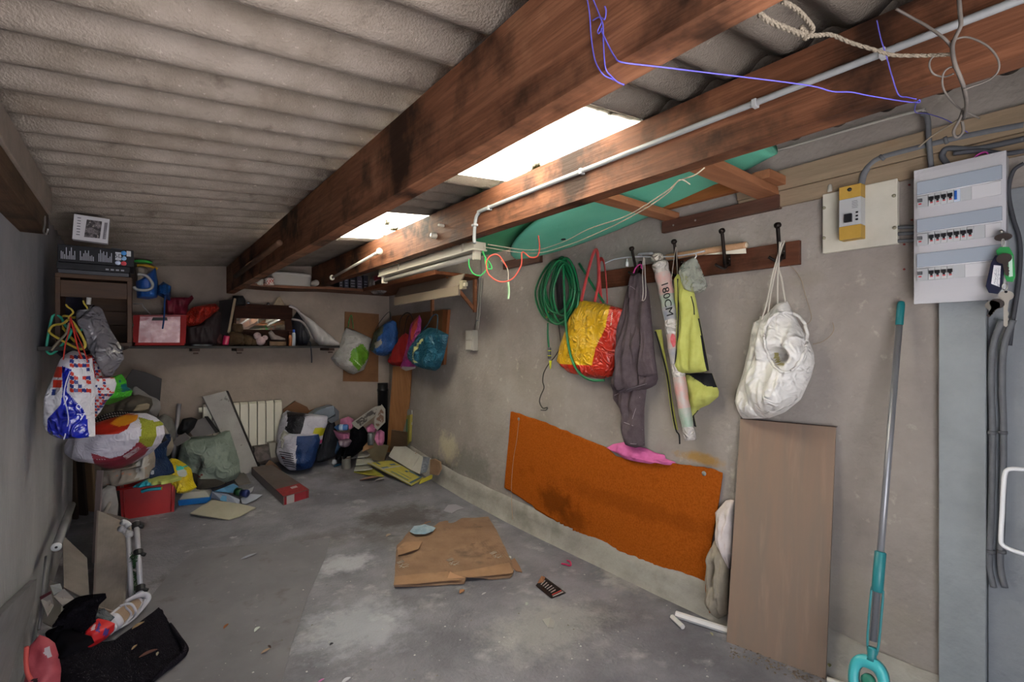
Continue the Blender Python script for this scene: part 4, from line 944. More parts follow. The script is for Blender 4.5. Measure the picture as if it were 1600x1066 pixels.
for pts, r_ in (([(1400, 14, 1.15), (1425, 28, 1.14), (1450, 42, 1.12), (1475, 60, 1.1), (1487, 74, 1.1)], .003),
               ([(1498, -6, 1.08), (1500, 20, 1.08), (1501, 40, 1.08), (1492, 60, 1.09), (1488, 75, 1.09), (1492, 100, 1.09), (1502, 125, 1.1), (1508, 145, 1.12), (1510, 165, 1.2), (1505, 185, 1.3)], .0042),
               ([(1486, 64, 1.1), (1510, 58, 1.09), (1540, 70, 1.07), (1558, 90, 1.06), (1560, 110, 1.06), (1545, 125, 1.08), (1520, 135, 1.1), (1506, 140, 1.1)], .002),
               ([(1487, 84, 1.1), (1460, 88, 1.12), (1452, 100, 1.12), (1458, 115, 1.12), (1475, 120, 1.12), (1490, 115, 1.1)], .002),
               ([(1498, 108, 1.1), (1485, 105, 1.1), (1474, 115, 1.11), (1473, 135, 1.12), (1482, 152, 1.15), (1500, 170, 1.25), (1530, 185, 1.3)], .002),
               ([(1505, 170, 1.25), (1500, 185, 1.28), (1490, 205, 1.3), (1495, 215, 1.3), (1505, 205, 1.3), (1503, 190, 1.3)], .0035)):
    tube('wire', [P(*q) for q in pts], r_, gw if r_ < .004 else M('#4a4543', '#5c5550', rough=.8, scale=20), t, seg=6)
wire('frayed pale wire end sticking out over the thick grey conduit', [(1506, 180, 1.7), (1490, 192, 1.75), (1460, 210, 1.8), (1435, 230, 1.85)], .003, M('#827668', rough=.8), 'wire', 'wire')

# ================================================================= RIGHT WALL, FAR END AND SHELVES
shw = M('#4f2c19', '#653a22', rough=.6, scale=3, bump=.15, bs=10, st=(8, 1.2, 8), stain=[(4, .6, .7, '#341b10', .6)])
shb = M('#4f2c19', '#653a22', rough=.6, scale=3, bump=.15, bs=10, st=(1.2, 8, 8), stain=[(4, .6, .7, '#341b10', .6)])
zs = H+.600
t = E('wall_shelf', 'brown wooden shelf on brackets high on the right wall by the corner', 'shelf', (2.2, 4.6, zs))
box('shelf_board', (2.0, 3.68, zs), (XR-.004, YB-.37, zs+.028), shw, t)
box('lipping', (1.985, 3.68, zs-.004), (2.0, YB-.37, zs+.036), shw, t)
for y in (3.74, 4.55):
    b = box('bracket', (XR-.03, y, zs-.30), (XR-.004, y+.035, zs-.001), wd2, t)
    if y < 4: slab('brace', [(XR-.03, y+.018, zs-.28), (XR-.03, y+.018, zs-.24), (XR-.27, y+.018, zs-.002), (XR-.31, y+.018, zs-.002)], .02, wd2, b, n=Vector((0, -1, 0)))
t = E('wall_shelf', 'bowed brown shelf board running along top of the back wall', 'shelf', (1.5, 5.5, zs))
V = []; Fs = []; n = 16
for i in range(n+1):
    x = .78+(2.43-.78)*i/n; sag = -.02*(1-((x-1.1)/.5)**2) if abs(x-1.1) < .5 else 0
    for (y, z) in ((YB-.36, 0), (YB-.004, 0), (YB-.004, .026), (YB-.36, .026)): V.append((x, y, zs+z+sag))
for i in range(n):
    for k in range(4): Fs.append((i*4+k, i*4+(k+1) % 4, i*4+4+(k+1) % 4, i*4+4+k))
Fs += [(0, 1, 2, 3), (n*4+3, n*4+2, n*4+1, n*4)]
ob('shelf_board', V, Fs, shb, t)
# things on the high shelves
zt = zs+.03
def bx(px, wpx, py0, py1, yd, d, mat, name, label, cat, z=zt, par=None, **k):
    pl = Pl((0, yd, 0), (1, 0, 0), (0, 0, 1)); a_, b_ = pl.at(px, py1), pl.at(px+wpx, py0)
    h = b_.z-a_.z
    return box(name, (a_.x, yd, z), (b_.x, yd+d, z+h), mat, par, label=label, cat=cat, **k)
pw = Pl((0, YB-.33, 0), (1, 0, 0), (0, 0, 1))
a_, b_ = pw.at(424, 446), pw.at(489, 431)
def rbox(name, lo, hi, r, mat, par=None, taper=0, **k):
    """rounded tub: stacked superellipse rings"""
    cx, cy = (lo[0]+hi[0])/2, (lo[1]+hi[1])/2; hx_, hy = (hi[0]-lo[0])/2, (hi[1]-lo[1])/2; V = []; Fs = []; m = 28; h = hi[2]-lo[2]
    prof = [(.0, .90), (.1, .97), (.75, 1), (.76, 1.03), (.9, 1.03), (.97, .99), (1, .9)]
    for (q, s) in prof:
        s2 = s*(1-taper*(1-q))
        for i in range(m):
            a2 = 2*pi*i/m; V.append((cx+hx_*s2*math.copysign(abs(cos(a2))**r, cos(a2)), cy+hy*s2*math.copysign(abs(sin(a2))**r, sin(a2)), lo[2]+h*q))
    for j in range(len(prof)-1):
        for i in range(m): Fs.append((j*m+i, j*m+(i+1) % m, (j+1)*m+(i+1) % m, (j+1)*m+i))
    Fs += [tuple(range(m)), tuple((len(prof)-1)*m+m-1-i for i in range(m))]
    return ob(name, V, Fs, mat, par, smooth=True, **k)
rbox('tub', (a_.x, YB-.33, zt-.02), (b_.x, YB-.05, zt-.02+b_.z-a_.z+.01), .5, M('#9a9592', rough=.4), label='long white rounded plastic tub on the bowed back shelf', cat='tub')
tube('paper_roll', [pw.at(494, 442), pw.at(494, 442)+Vector((0, .22, 0))], .032, M('#9c958e', rough=.8), label='white paper roll end beside the long white tub', cat='roll', sm=1, seg=14)
chk = M('#8f2f2f', '#b9a9a4', rough=.9, scale=30, lo=.48, hi=.52)
puff('folded_cloth', Pl((0, YB-.3, 0), (1, 0, 0), (0, 0, 1)), [(411, 447), (428, 447), (428, 434), (420, 432), (413, 436)], .10, [chk, M('#b5a8a2', rough=.9)], paint=[(1, [(411+4*i+2*(j % 2), 432+3*j), (413+4*i+2*(j % 2), 432+3*j), (413+4*i+2*(j % 2), 435+3*j), (411+4*i+2*(j % 2), 435+3*j)]) for i in range(5) for j in range(5)],
     rows=24, cols=24, label='red and white checked cloth folded on the bowed back shelf', cat='cloth')
puff('white_rag', Pl((0, YB-.31, 0), (1, 0, 0), (0, 0, 1)), [(398, 443), (404, 437), (412, 436), (411, 447), (400, 447)], .08, M('#a09a94', rough=.9), rows=16, cols=16, seed=3, label='small crumpled whitish rag left of checked cloth on the shelf', cat='rag')
rnd = random.Random(3)
pd = Pl((0, YB-.30, 0), (1, 0, 0), (0, 0, 1))
for i, (x, wd_, h_, c_) in enumerate([(530, 7, 17, '#1b1a22'), (538, 8, 20, '#2b2c3a'), (547, 10, 16, '#17161c'), (558, 9, 19, '#3a3540'), (568, 8, 21, '#201e28')]):
    a_, b_ = pd.at(x, 452), pd.at(x+wd_-1, 452-h_)
    bk = box('book', (a_.x, YB-.30, zt), (b_.x, YB-.12, zt+b_.z-a_.z), M(c_, rough=.4), label='dark boxed book with pale spine marks on back shelf, %s from left' % ['first', 'second', 'third', 'fourth', 'fifth'][i], cat='book', group='dark books on the bowed back shelf')
    for q in range(3): box('spine_mark', (a_.x+.01, YB-.302, zt+.02+.03*q), (b_.x-.012, YB-.2995, zt+.032+.03*q), M('#6d6d78', rough=.5), bk, bev=0)
puff('plastic_bag', Pl((0, YB-.42, 0), (1, 0, 0), (0, 0, 1)), [(576, 452), (578, 438), (585, 430), (600, 430), (606, 440), (604, 455), (597, 461), (584, 460)], .16, [M('#6f6a69', '#8f8a89', rough=.25, scale=12, crink=.5, spec=.6), M('#7a2532', rough=.3)],
     paint=[(1, [(580, 428), (602, 428), (600, 436), (584, 438)])], seed=4, rows=26, cols=26, label='crumpled clear plastic bag with red top at the shelf corner', cat='bag')
box('storage_box', (2.08, 4.4, zt), (2.40, 4.72, zt+.085), M('#1e4a4a', rough=.5), label='dark teal box on the high right wall shelf', cat='box')
box('carton', (2.06, 4.85, zt), (2.34, 5.2, zt+.07), M('#2c2622', '#3a332d', rough=.7), label='dark brown carton on the high right wall shelf beyond teal box', cat='box')
lathe('jar', (2.05, 4.78, zt), [(.03, 0), (.03, .05), (.022, .055), (.022, .07)], M('#a39a2e', rough=.3), label='tiny yellow capped jar at the front of the right wall shelf', cat='jar', seg=14)
# second fluorescent batten under the shelf
t = E('fluorescent_batten', 'white boxed fluorescent batten mounted beneath the high right shelf', 'lamp', (2.1, 4.5, zs-.1))
c1, c2 = P(715, 450, 4.1), P(622, 464, 5.2)
fxx = 2.10; yA, yB_ = Pl((fxx, 0, 0), (0, -1, 0), (0, 0, 1)).at(716, 450).y, Pl((fxx, 0, 0), (0, -1, 0), (0, 0, 1)).at(616, 462).y
z1_ = Pl((fxx, 0, 0), (0, -1, 0), (0, 0, 1)).at(713, 438).z; z0b = Pl((fxx, 0, 0), (0, -1, 0), (0, 0, 1)).at(713, 462).z
box('front_cover', (fxx, yA, z0b), (fxx+.02, yB_, z0b+(z1_-z0b)*.62), M('#8f8171', rough=.5), t)
slab('sloping_cover', [(fxx, yA, z0b+(z1_-z0b)*.62), (fxx, yB_, z0b+(z1_-z0b)*.62), (fxx+.06, yB_, zs-.003), (fxx+.06, yA, zs-.003)], .01, M('#7e7265', rough=.5), t)
box('lamp_holder', (fxx+.01, yA-.05, z0b+.05), (fxx+.05, yA, z0b+.12), M('#a1977f', rough=.4), t)
box('end_plug', (fxx+.015, yA-.085, z0b+.07), (fxx+.04, yA-.05, z0b+.10), M('#b3ab97', rough=.4), t)
# cable down the wall to the switches
t = E('conduit', 'thin grey conduit running down from the shelf to wall switches', 'conduit', RW(.02).at(742, 500))
tube('pipe', [RW(.012).at(*q) for q in [(750, 398), (750, 440), (747, 480), (744, 516)]], .010, M('#807c75', rough=.5), t, sm=1)
tube('pipe', [RW(.012).at(*q) for q in [(753.5, 435), (750, 480), (747, 516)]], .008, M('#8b867e', rough=.5), t, sm=1)
for y in (437, 502): lathe('clip', RW(.012).at(747 if y > 450 else 750, y), [(.018, 0), (.018, .012)], grey, t, seg=10)
t = E('wall_switch', 'pale grey double wall switch box below the thin conduit', 'switch', RW().at(739, 548))
ps = RW(); a_ = ps.uv(735, 548); b_ = ps.uv(746, 516)
pbox('back_box', ps, a_[0], a_[1], b_[0]+.01, b_[1], 0, .055, M('#97938b', rough=.5), t, bev=.004)
for k in (0, 1):
    h_ = (b_[1]-a_[1])/2; pbox('rocker', ps, a_[0]-.006, a_[1]+h_*k+.008, a_[0]+.0, a_[1]+h_*(k+1)-.008, .01, .05, M('#aaa69e', rough=.4), t, bev=.003)
    pbox('rocker_face', ps, a_[0]+.02, a_[1]+h_*k+.008, b_[0]-.01, a_[1]+h_*(k+1)-.008, .055, .062, M('#a5a199', rough=.4), t, bev=.003)
# boards fixed near the corner
mb = M('#5a3b22', '#6d4a2d', rough=.7, scale=4, bump=.1, bs=20, stain=[(5, .6, .7, '#3f2716', .5)])
psl('hardboard_sheet', BW(.012), [(539, 487), (592, 491), (591, 597), (536, 596)], .01, mb, label='orange brown hardboard panel on the back wall behind white bag', cat='panel')
t = E('bag_board', 'brown hardboard panel with wooden edge on right wall behind hanging bags', 'panel', RW().at(660, 560))
psl('hardboard', RW(.025), [(612, 494), (692, 484), (690, 570), (612, 568)], .02, mb, t)
psl('edge_batten', RW(.035), [(692, 484), (700, 484), (693, 570), (687, 571)], .03, M('#6f3f22', '#83502f', rough=.6, scale=4), t)
# planks leaning in the corner
mo = M('#8a5d38', '#a0714a', rough=.55, scale=2, bump=.08, bs=10, st=(12, 12, .7), stain=[(3, .6, .7, '#6d4527', .5)])
a_, b_ = G(604, 706), G(634, 712)
bil('leaning_plank', a_+Vector((0, 0, .0)), b_, RW(.06).at(643, 573), RW(.10).at(614, 573), .02, mo, label='tall orange varnished plank leaning in the right back corner', cat='plank')
bil('leaning_board', RW(.16).at(609, 706), RW(.06).at(636, 702), RW(.20).at(636, 676), RW(.24).at(612, 672), .008, M('#54402f', '#65503c', rough=.6, scale=4), label='small dark brown panel leaning against foot of the orange plank', cat='board')
o = psl('cereal_box', RW(.05), [(635, 650), (641, 648), (639, 690), (633, 697)], .03, M('#857b38', '#7d7436', rough=.5), label='yellow and green carton edge standing against wall beside plank', cat='box')
psl('printed_edge', RW(.0505), [(635, 655), (637, 655), (636, 690), (634, 692)], .001, M('#2c6a58', rough=.5), o)
psl('slate', RW(.03), [(636, 644), (637, 640), (643, 641), (643, 664), (637, 666)], .012, M('#8b8883', rough=.7), label='grey tile leaning on the wall behind yellow carton', cat='tile')
lathe('black_tube', Vector((BW(.07).at(598, 650).x, YB-.07, .20)), [(.060, 0), (.060, .70), (.064, .705), (.064, .73), (.060, .735), (.060, .80), (.05, .802)], M('#141416', rough=.45), label='black ribbed cylinder standing in the back right corner', cat='tube', seg=20)
# hanging bags in the corner
def bag(label, pl, px, d, mats, paint=(), handles=(), hmat=None, prints=(), name='shopping_bag', cat='bag', hr=.007, flat=.5, **k):
    t = E(name, label, cat, pl.at(*max(px, key=lambda q: q[1])))
    b = puff('body', pl, px, d, mats, t, paint=paint, **k)
    for h in handles: tube('handle', [pl.at(*q)+pl.n*(d*.4) for q in h], hr, hmat or mats[0] if not isinstance(mats, list) or hmat else mats[0], t, flat=flat)
    for (s, x, y, sz, m_, r) in prints: drape(text(s, 'lettering', pl, x, y, sz, m_, b, rot=r), b, pl)
    return t, b
wht = M('#8d8a88', '#9d9a98', rough=.45, scale=8, crink=.3, bs=40)
_, wgb = bag('white plastic bag with green print hanging on the back wall panel', BW(.03), [(541, 512), (552, 516), (566, 522), (580, 529), (577, 548), (576, 560), (568, 578), (553, 585), (545, 583), (525, 570), (517, 560), (530, 545), (535, 525)], .16,
    [wht, M('#4d7a1e', '#5f8c2c', rough=.4, scale=20)], paint=[(1, [(546, 563), (550, 547), (566, 537), (577, 552), (575, 560), (560, 580), (552, 570)])], handles=[[(541, 512), (543, 500), (546, 493), (548, 503), (549, 514)]], hmat=M('#2a8a4a', rough=.5),
    seed=21, fold=.25, ff=(8, 4))
for q in range(3): squig(wgb, BW(.03), (552+q*3.5, 561+q*3), (560+q*2.5, 569+q*2), 1.0, 6, .004, M('#b9c9a9', rough=.5), seed=q)
for a_, b_ in (((557, 557), (567, 568)), ((565, 543), (577, 555))): tube('dark_stripe', onto(wgb, BW(.03), [a_, b_], .001, .05), .006, M('#2c4a18', rough=.5), wgb, seg=4, sm=1, flat=.3)
blu = M('#1c3f72', '#27518c', rough=.4, scale=8, crink=.35, bs=40)
bag('blue plastic bag with dark handles hanging in the back corner', Pl((2.36, 5.45, 0), (.8, -.6, 0), (0, 0, 1)), [(583, 520), (592, 512), (604, 503), (612, 500), (618, 503), (621, 520), (621, 540), (617, 548), (600, 557), (587, 555), (578, 548), (577, 543), (580, 535)], .13,
    [blu, M('#2a2c26', '#4b4f3a', rough=.5, scale=30), M('#8b8478', rough=.6)], paint=[(1, [(578, 548), (576, 515), (600, 500), (598, 520), (590, 528), (584, 548)]), (2, [(585, 536), (596, 530), (597, 538), (587, 545)])], handles=[[(588, 516), (598, 500), (610, 488), (612, 500)]], hmat=M('#15141c', rough=.7), seed=22, fold=.3, ff=(10, 6))
bag('flat red fabric bag with long dark handles among corner bags', RW(.06), [(632, 520), (640, 524), (645, 530), (640, 548), (633, 565), (627, 573), (616, 571), (612, 562), (616, 550), (624, 535)], .09, M('#831519', '#93201f', rough=.8, scale=20, bump=.2, bs=80), handles=[[(628, 522), (630, 500), (638, 490), (646, 491), (650, 500)], [(636, 522), (640, 500), (644, 493)]], hmat=M('#241a1c', rough=.6), seed=23, hr=.008)
bag('orange and magenta shopping bag hanging between red and teal bags', RW(.10), [(645, 505), (655, 492), (658, 500), (657, 530), (655, 560), (648, 576), (634, 580), (629, 575), (634, 560), (640, 535)], .08, [M('#7d2360', '#8f2c72', rough=.4, scale=15, crink=.3), M('#9a3a30', rough=.5), M('#a39a98', rough=.5)], paint=[(1, [(640, 535), (645, 500), (655, 488), (652, 510), (645, 530)]), (2, [(625, 574), (650, 572), (648, 585), (630, 585)])], seed=24)
bag('dark teal plastic bag hanging rightmost on the corner panel', RW(.16), [(655, 525), (668, 512), (678, 512), (700, 523), (698, 535), (692, 560), (686, 575), (679, 580), (660, 574), (650, 568), (641, 556), (642, 548), (648, 540)], .13, [M('#12394a', '#1b4a5c', rough=.4, scale=10, crink=.35, bs=40), M('#a39f6a', rough=.5)], paint=[(1, [(643, 555), (648, 542), (660, 528), (662, 531), (652, 543), (647, 558), (651, 568), (648, 568)])],
    handles=[[(665, 520), (675, 508), (684, 494), (691, 493), (691, 510), (690, 520)]], hmat=M('#163747', rough=.6), seed=25)
# ================================================================= BACK WALL SHELF AND WHAT STANDS ON IT
YS_ = YB-.36; bp = Pl((0, YS_, 0), (1, 0, 0), (0, 0, 1)); zsh = 1.445
def BP(y): return Pl((0, y, 0), (1, 0, 0), (0, 0, 1))
xe = bp.at(531, 541).x
t = E('wall_shelf', 'long black shelf across the back wall crowded with clutter', 'shelf', (.8, 5.5, zsh))
dk = M('#15120f', '#201a16', rough=.6, scale=6)
box('shelf_board', (XL+.004, YS_, zsh-.022), (xe, YB-.003, zsh), dk, t)
for x in (307, 376, 520):
    xx = bp.at(x, 545).x; b = box('bracket', (xx-.03, YB-.32, zsh-.05), (xx+.03, YB-.003, zsh-.024), M('#3a2417', rough=.6), t)
    box('foot', (xx-.02, YB-.30, zsh-.075), (xx+.02, YB-.26, zsh-.06), M('#3a2417', rough=.6), b)
box('side_shelf', (XL+.004, 3.36, zsh-.022), (-.06, YS_-.001, zsh), dk, t)
# wooden crate unit standing on the side shelf against the left wall
cw = M('#2e1d13', '#3e2817', rough=.65, scale=3, bump=.1, bs=10, st=(1, 8, 8))
Y0 = 3.38; c4 = BP(Y0); xl = c4.at(86, 440).x; xr = c4.at(206, 440).x; zt_ = c4.at(150, 430).z; zb = zsh+.001
t = E('wooden_crate', 'open brown wooden crate on its side supporting the black game boxes', 'crate', ((xl+xr)/2, Y0+.2, zb))
for nm, lo, hi in (('top_board', (xl, Y0, zt_-.022), (xr, Y0+.42, zt_)), ('bottom_board', (xl, Y0, zb), (xr, Y0+.42, zb+.018)), ('side_board', (xl, Y0, zb+.018), (xl+.02, Y0+.42, zt_-.022)),
                   ('side_board', (xr-.02, Y0, zb+.018), (xr, Y0+.42, zt_-.022)), ('back_board', (xl+.02, Y0+.40, zb+.018), (xr-.02, Y0+.42, zt_-.022)), ('front_rail', (xl+.02, Y0, zt_-.12), (xr-.02, Y0+.02, zt_-.035)), ('back_rail', (xl+.02, Y0+.36, zt_-.25), (xr-.02, Y0+.40, zt_-.17))):
    box(nm, lo, hi, cw, t)
blkb = M('#0e0e13', '#15151b', rough=.6, scale=20, spec=.2)
y = zt_+.001
a_ = c4.at(88, 430); b_ = c4.at(203, 412)
hB = .056
t = E('game_box', 'lower wide black game box on the crate with spine lettering', 'box', ((a_.x+b_.x)/2, Y0+.15, y))
box('lid', (a_.x, Y0+.01, y+.022), (b_.x, Y0+.38, y+hB), blkb, t); box('tray', (a_.x+.004, Y0+.014, y), (b_.x-.004, Y0+.376, y+.021), M('#22222a', rough=.4), t)
pf = Pl((0, Y0+.009, 0), (1, 0, 0), (0, 0, 1)); 
text('CLUEDO', 'lettering', pf, 172, 427, .022, M('#8d8d95'), t, w=.0005) if False else [box('printed_line', (pf.at(165+8*i, 0).x, Y0+.0085, y+.03), (pf.at(170+8*i, 0).x, Y0+.0105, y+.038), M('#77777f', rough=.5), t, bev=0) for i in range(4)]
y2 = y+hB+.001
a_ = c4.at(90, 410); b_ = c4.at(209, 385)
t = E('game_box', 'upper black box with columns of pale lettering and round badges', 'box', ((a_.x+b_.x)/2, Y0+.15, y2))
h2 = .088
box('body', (a_.x, Y0, y2), (b_.x, Y0+.34, y2+h2), blkb, t, bev=.003)
pf = Pl((0, Y0-.001, 0), (1, 0, 0), (0, 0, 1)); rnd = random.Random(9); gl = M('#8a8c98', rough=.5)
wB = b_.x-a_.x
for c_ in range(3):
    for k in range(9):
        x = a_.x+wB*(.04+.24*c_+.021*k); hh = h2*rnd.uniform(.2, .75)
        box('printed_line', (x, Y0-.0012, y2+.014), (x+.0028, Y0+.001, y2+.014+hh), gl, t, bev=0)
for (fx_, fz_, c_) in ((.86, .80, '#3d7fc0'), (.86, .48, '#7fa0c4'), (.86, .16, '#b8444c'), (.78, .18, '#a9b4cc')):
    lathe('badge', (a_.x+wB*fx_, Y0-.0015, y2+h2*fz_), [(.012, 0), (.012, .002)], M(c_, rough=.5), t, axis=(0, 1, 0), seg=14)
lab = box('label', (a_.x+wB*.90, Y0-.0015, y2+h2*.62), (a_.x+wB*.96, Y0+.001, y2+h2*.95), M('#a8a8ac', rough=.5), t, bev=0)
text('5', 'lettering', pf, 0, 0, .01, black, t) if False else None
lb2 = box('label', (a_.x+wB*.745, Y0-.0015, y2+h2*.34), (a_.x+wB*.825, Y0+.001, y2+h2*.82), M('#9a9ca4', rough=.5), t, bev=0)
pq = Pl((a_.x+wB*.785, Y0-.002, y2+h2*.58), (0, 0, 1), (-1, 0, 0))
o = text('5D', 'lettering', c4, 150, 400, .03, black, lb2); 
vs = o.data.vertices; mx_ = sum((v.co for v in vs), Vector())/len(vs); off = wloc(o)
tg = Vector((a_.x+wB*.785, Y0-.0022, y2+h2*.58))-off
for v in vs: d_ = v.co-mx_; v.co = tg+Vector((d_.x, 0, d_.z))
box('small_case', (c4.at(172, 0).x, Y0+.1, y2+h2+.001), (c4.at(186, 0).x+.01, Y0+.25, y2+h2+.020), M('#4a4c54', rough=.4), label='small grey case behind the photo box on the game boxes', cat='case')
# photo box, standing turned
t = E('photo_box', 'white carton with dark street photograph standing on black game boxes', 'box', c4.at(143, 382))
zb_ = y2+h2+.001
qa = [(112.5, 373.5), (168.5, 381), (171.5, 342.5), (115.5, 334)]
cc = BP(Y0+.03); pts = [cc.at(*q) for q in qa]; dz = zb_-min(q.z for q in pts)
pts = [q+Vector((0, 0, max(0, dz))) for q in pts]
slab('carton', pts, .05, M('#a29fa4', rough=.45), t, bev=.002, n=Vector((0, -1, 0)))
def qd(u, v): return (pts[0]*(1-u)+pts[1]*u)*(1-v)+(pts[3]*(1-u)+pts[2]*u)*v+Vector((0, -.001, 0))
o = slab('photograph', [qd(.32, .14), qd(.76, .17), qd(.79, .86), qd(.36, .85)], .001, M('#241f22', '#5c5558', rough=.4, scale=60, lo=.45, hi=.6, stain=[(90, .62, .66, '#b0a79f', .8)]), t, n=Vector((0, -1, 0)))
slab('printed_frame', [qd(.84, .16), qd(.93, .17), qd(.95, .84), qd(.86, .83)], .001, M('#5b585e', rough=.5), t, n=Vector((0, -1, 0)))
slab('frame_inner', [qd(.855, .19), qd(.918, .20), qd(.938, .81), qd(.874, .80)], .0015, M('#a29fa4', rough=.5), t, n=Vector((0, -1, 0)))
rnd = random.Random(12)
for i in range(7): slab('printed_line', [qd(.10+.02*(i % 2), .88-.11*i), qd(.20, .88-.11*i), qd(.20, .85-.11*i), qd(.10, .85-.11*i)], .001, M('#47444c', rough=.5), t, n=Vector((0, -1, 0)))
# blue clutter right of the crate
q5 = BP(4.75)
zc5 = 4.9
def pf_(name, pl, px, d, mats, label, cat, **k): return puff(name, pl, px, d, mats, label=label, cat=cat, **k)
pf_('bucket', BP(5.15), [(214, 466), (212, 440), (225, 432), (243, 418), (247, 440), (246, 465), (232, 468)], .16, M('#1e4a94', '#27579f', rough=.4, scale=10), 'blue plastic toy bucket on the shelf behind the game boxes', 'bucket', fold=.08, seed=31)
pf_('blue_bag', BP(5.20), [(245, 448), (255, 440), (268, 448), (266, 470), (256, 466), (244, 460)], .14, M('#123c70', '#1a4b88', rough=.45, scale=12, crink=.3), 'crumpled dark blue bag beside the blue bucket on shelf', 'bag', seed=32)
tube('plastic_loop', [BP(5.0).at(*q) for q in [(215, 428), (228, 431), (237, 441), (238, 448), (232, 453), (215, 453), (209, 448)]], .020, M('#a2a29f', rough=.4), label='thick white plastic loop handle hanging beside the blue bucket', cat='loop', flat=.6)
lathe('plastic_disc', BP(5.2).at(224, 411), [(.06, 0), (.065, .006), (.065, .016), (.05, .02)], M('#2f8a3a', rough=.4), label='green round plastic lid on top of the shelf clutter', cat='disc', seg=18)
tube('yellow_hoop', [BP(5.2).at(*q) for q in [(214, 415), (228, 415), (240, 418), (246, 421)]], .012, M('#b98c1c', rough=.4), label='yellow plastic rim above the blue bucket', cat='hoop')
pf_('paper_bag', BP(5.1), [(212, 418), (222, 416), (232, 422), (226, 438), (214, 440)], .08, M('#7f766c', rough=.7), 'greyish paper bag squeezed between game boxes and blue bucket', 'bag', rows=18, cols=18, seed=33)
tube('webbing_strap', [BP(5.0).at(*q) for q in [(258, 462), (257, 480), (256, 500), (254, 514)]], .020, M('#14417f', rough=.6), label='blue strap hanging over the front of the red and clear case', cat='strap', flat=.3, seg=8)
# crate contents / pale cloths
pf_('cloth', BP(3.9), [(178, 515), (172, 505), (183, 490), (192, 485), (203, 492), (209, 508), (206, 518), (197, 524), (188, 518)], .10, M('#5c564f', '#696259', rough=.9, scale=20), 'grey beige bundled cloth on the shelf beside the crate', 'cloth', seed=34, fold=.5)
pf_('sack', BP(4.6), [(168, 538), (170, 515), (186, 508), (204, 514), (208, 530), (206, 540)], .14, M('#3a3833', '#464440', rough=.9, scale=20), 'dark grey sack low on the shelf left of the red case', 'sack', seed=35)
# red bordered clear case
t = E('clear_case', 'clear plastic case with red borders standing on the shelf', 'case', bp.at(248, 540))
f0 = BP(YS_+.03)
qs = [(207.5, 538), (288, 538), (292, 492), (207.5, 492)]
b = slab('body', [f0.at(*q) for q in [(215, 538), (282, 538), (284, 492), (216, 492)]], .12, M('#a8747b', '#d0a9ab', rough=.2, scale=6, spec=.3, lo=.42, hi=.6, crink=.1, bs=14), t, n=Vector((0, -1, 0)), bev=.006)
rdm = M('#7d1416', '#8e1b1c', rough=.6, spec=.15)
for a1, b1, c1, d1 in (((207.5, 534), (216, 538), (219, 492), (208, 493)), ((281, 538), (290, 537), (292, 494), (282, 492))): slab('side_border', [f0.at(*q)+Vector((0, -.006, 0)) for q in (a1, b1, c1, d1)], .14, rdm, t, n=Vector((0, -1, 0)), bev=.004)
slab('bottom_border', [f0.at(*q)+Vector((0, -.006, 0)) for q in ((210, 540), (288, 540), (288, 535.5), (212, 535.5))], .14, rdm, t, n=Vector((0, -1, 0)), bev=.003)
slab('top_border', [f0.at(*q)+Vector((0, -.004, 0)) for q in ((210, 495), (290, 495), (290, 492), (210, 492))], .13, M('#7f2f32', rough=.5), t, n=Vector((0, -1, 0)), bev=.002)
slab('handle_slot', [f0.at(*q)+Vector((0, -.003, 0)) for q in ((237, 501), (262, 501), (261, 496), (239, 496))], .01, M('#1a1416', rough=.5), t, n=Vector((0, -1, 0)), bev=.001)
pf_('red_roll', BP(5.45), [(258, 488), (256, 470), (268, 465), (290, 468), (300, 461), (303, 466), (294, 478), (292, 492), (262, 492)], .13, M('#560f20', '#6c152a', rough=.6, scale=12), 'dark crimson fabric roll behind the red bordered case', 'fabric', seed=36)
pf_('red_foil', BP(5.47), [(290, 510), (288, 492), (300, 480), (320, 476), (336, 474), (344, 482), (330, 495), (318, 505), (304, 510)], .12, M('#7a150e', '#9a2416', rough=.35, scale=18, crink=.6, bs=60), 'shiny crumpled red foil bag on shelf right of clear case', 'bag', seed=37, fold=.5)
pf_('dark_bag', BP(5.44), [(290, 540), (290, 512), (310, 508), (335, 488), (347, 486), (345, 520), (338, 540)], .12, M('#150d10', '#211418', rough=.7, scale=15), 'very dark cloth bag between red foil and leaning board', 'bag', seed=38)
t = E('tray', 'small white plastic tray on the shelf with an orange ball', 'tray', bp.at(316, 540))
f1 = BP(YS_+.02); lo_, hi_ = f1.at(296, 539.5), f1.at(337, 529)
rbox('tray_shell', (lo_.x, YS_+.02, zsh+.001), (hi_.x, YS_+.22, zsh+.002+hi_.z-lo_.z), .4, M('#86898a', rough=.4), t, taper=.18)
f2 = BP(YS_+.10); c = f2.at(324.5, 521)
lathe('ball', (c.x, c.y, c.z-.042), [(.004, 0), (.022, .004), (.034, .014), (.041, .032), (.042, .044), (.036, .062), (.024, .075), (.006, .083)], M('#5c3616', '#70451d', rough=.8, scale=20), label='brownish orange ball in the small white tray', cat='ball')
# leaning dark board with pale edge
lb_ = BP(5.42)
t = E('framed_board', 'dark framed board with pale wooden edge leaning on shelf', 'board', lb_.at(350, 538))
slab('dark_face', [lb_.at(*q) for q in [(338, 528), (343, 470), (366, 467), (364, 480), (356, 526), (352, 538)]], .02, M('#100d0f', rough=.8, spec=.1), t, n=Vector((0, -1, 0)))
slab('pale_edge', [lb_.at(*q)+Vector((0, -.01, 0)) for q in [(355, 520), (359, 520), (369, 467), (365.5, 466)]], .025, M('#6b5c49', rough=.6), t, n=Vector((0, -1, 0)))
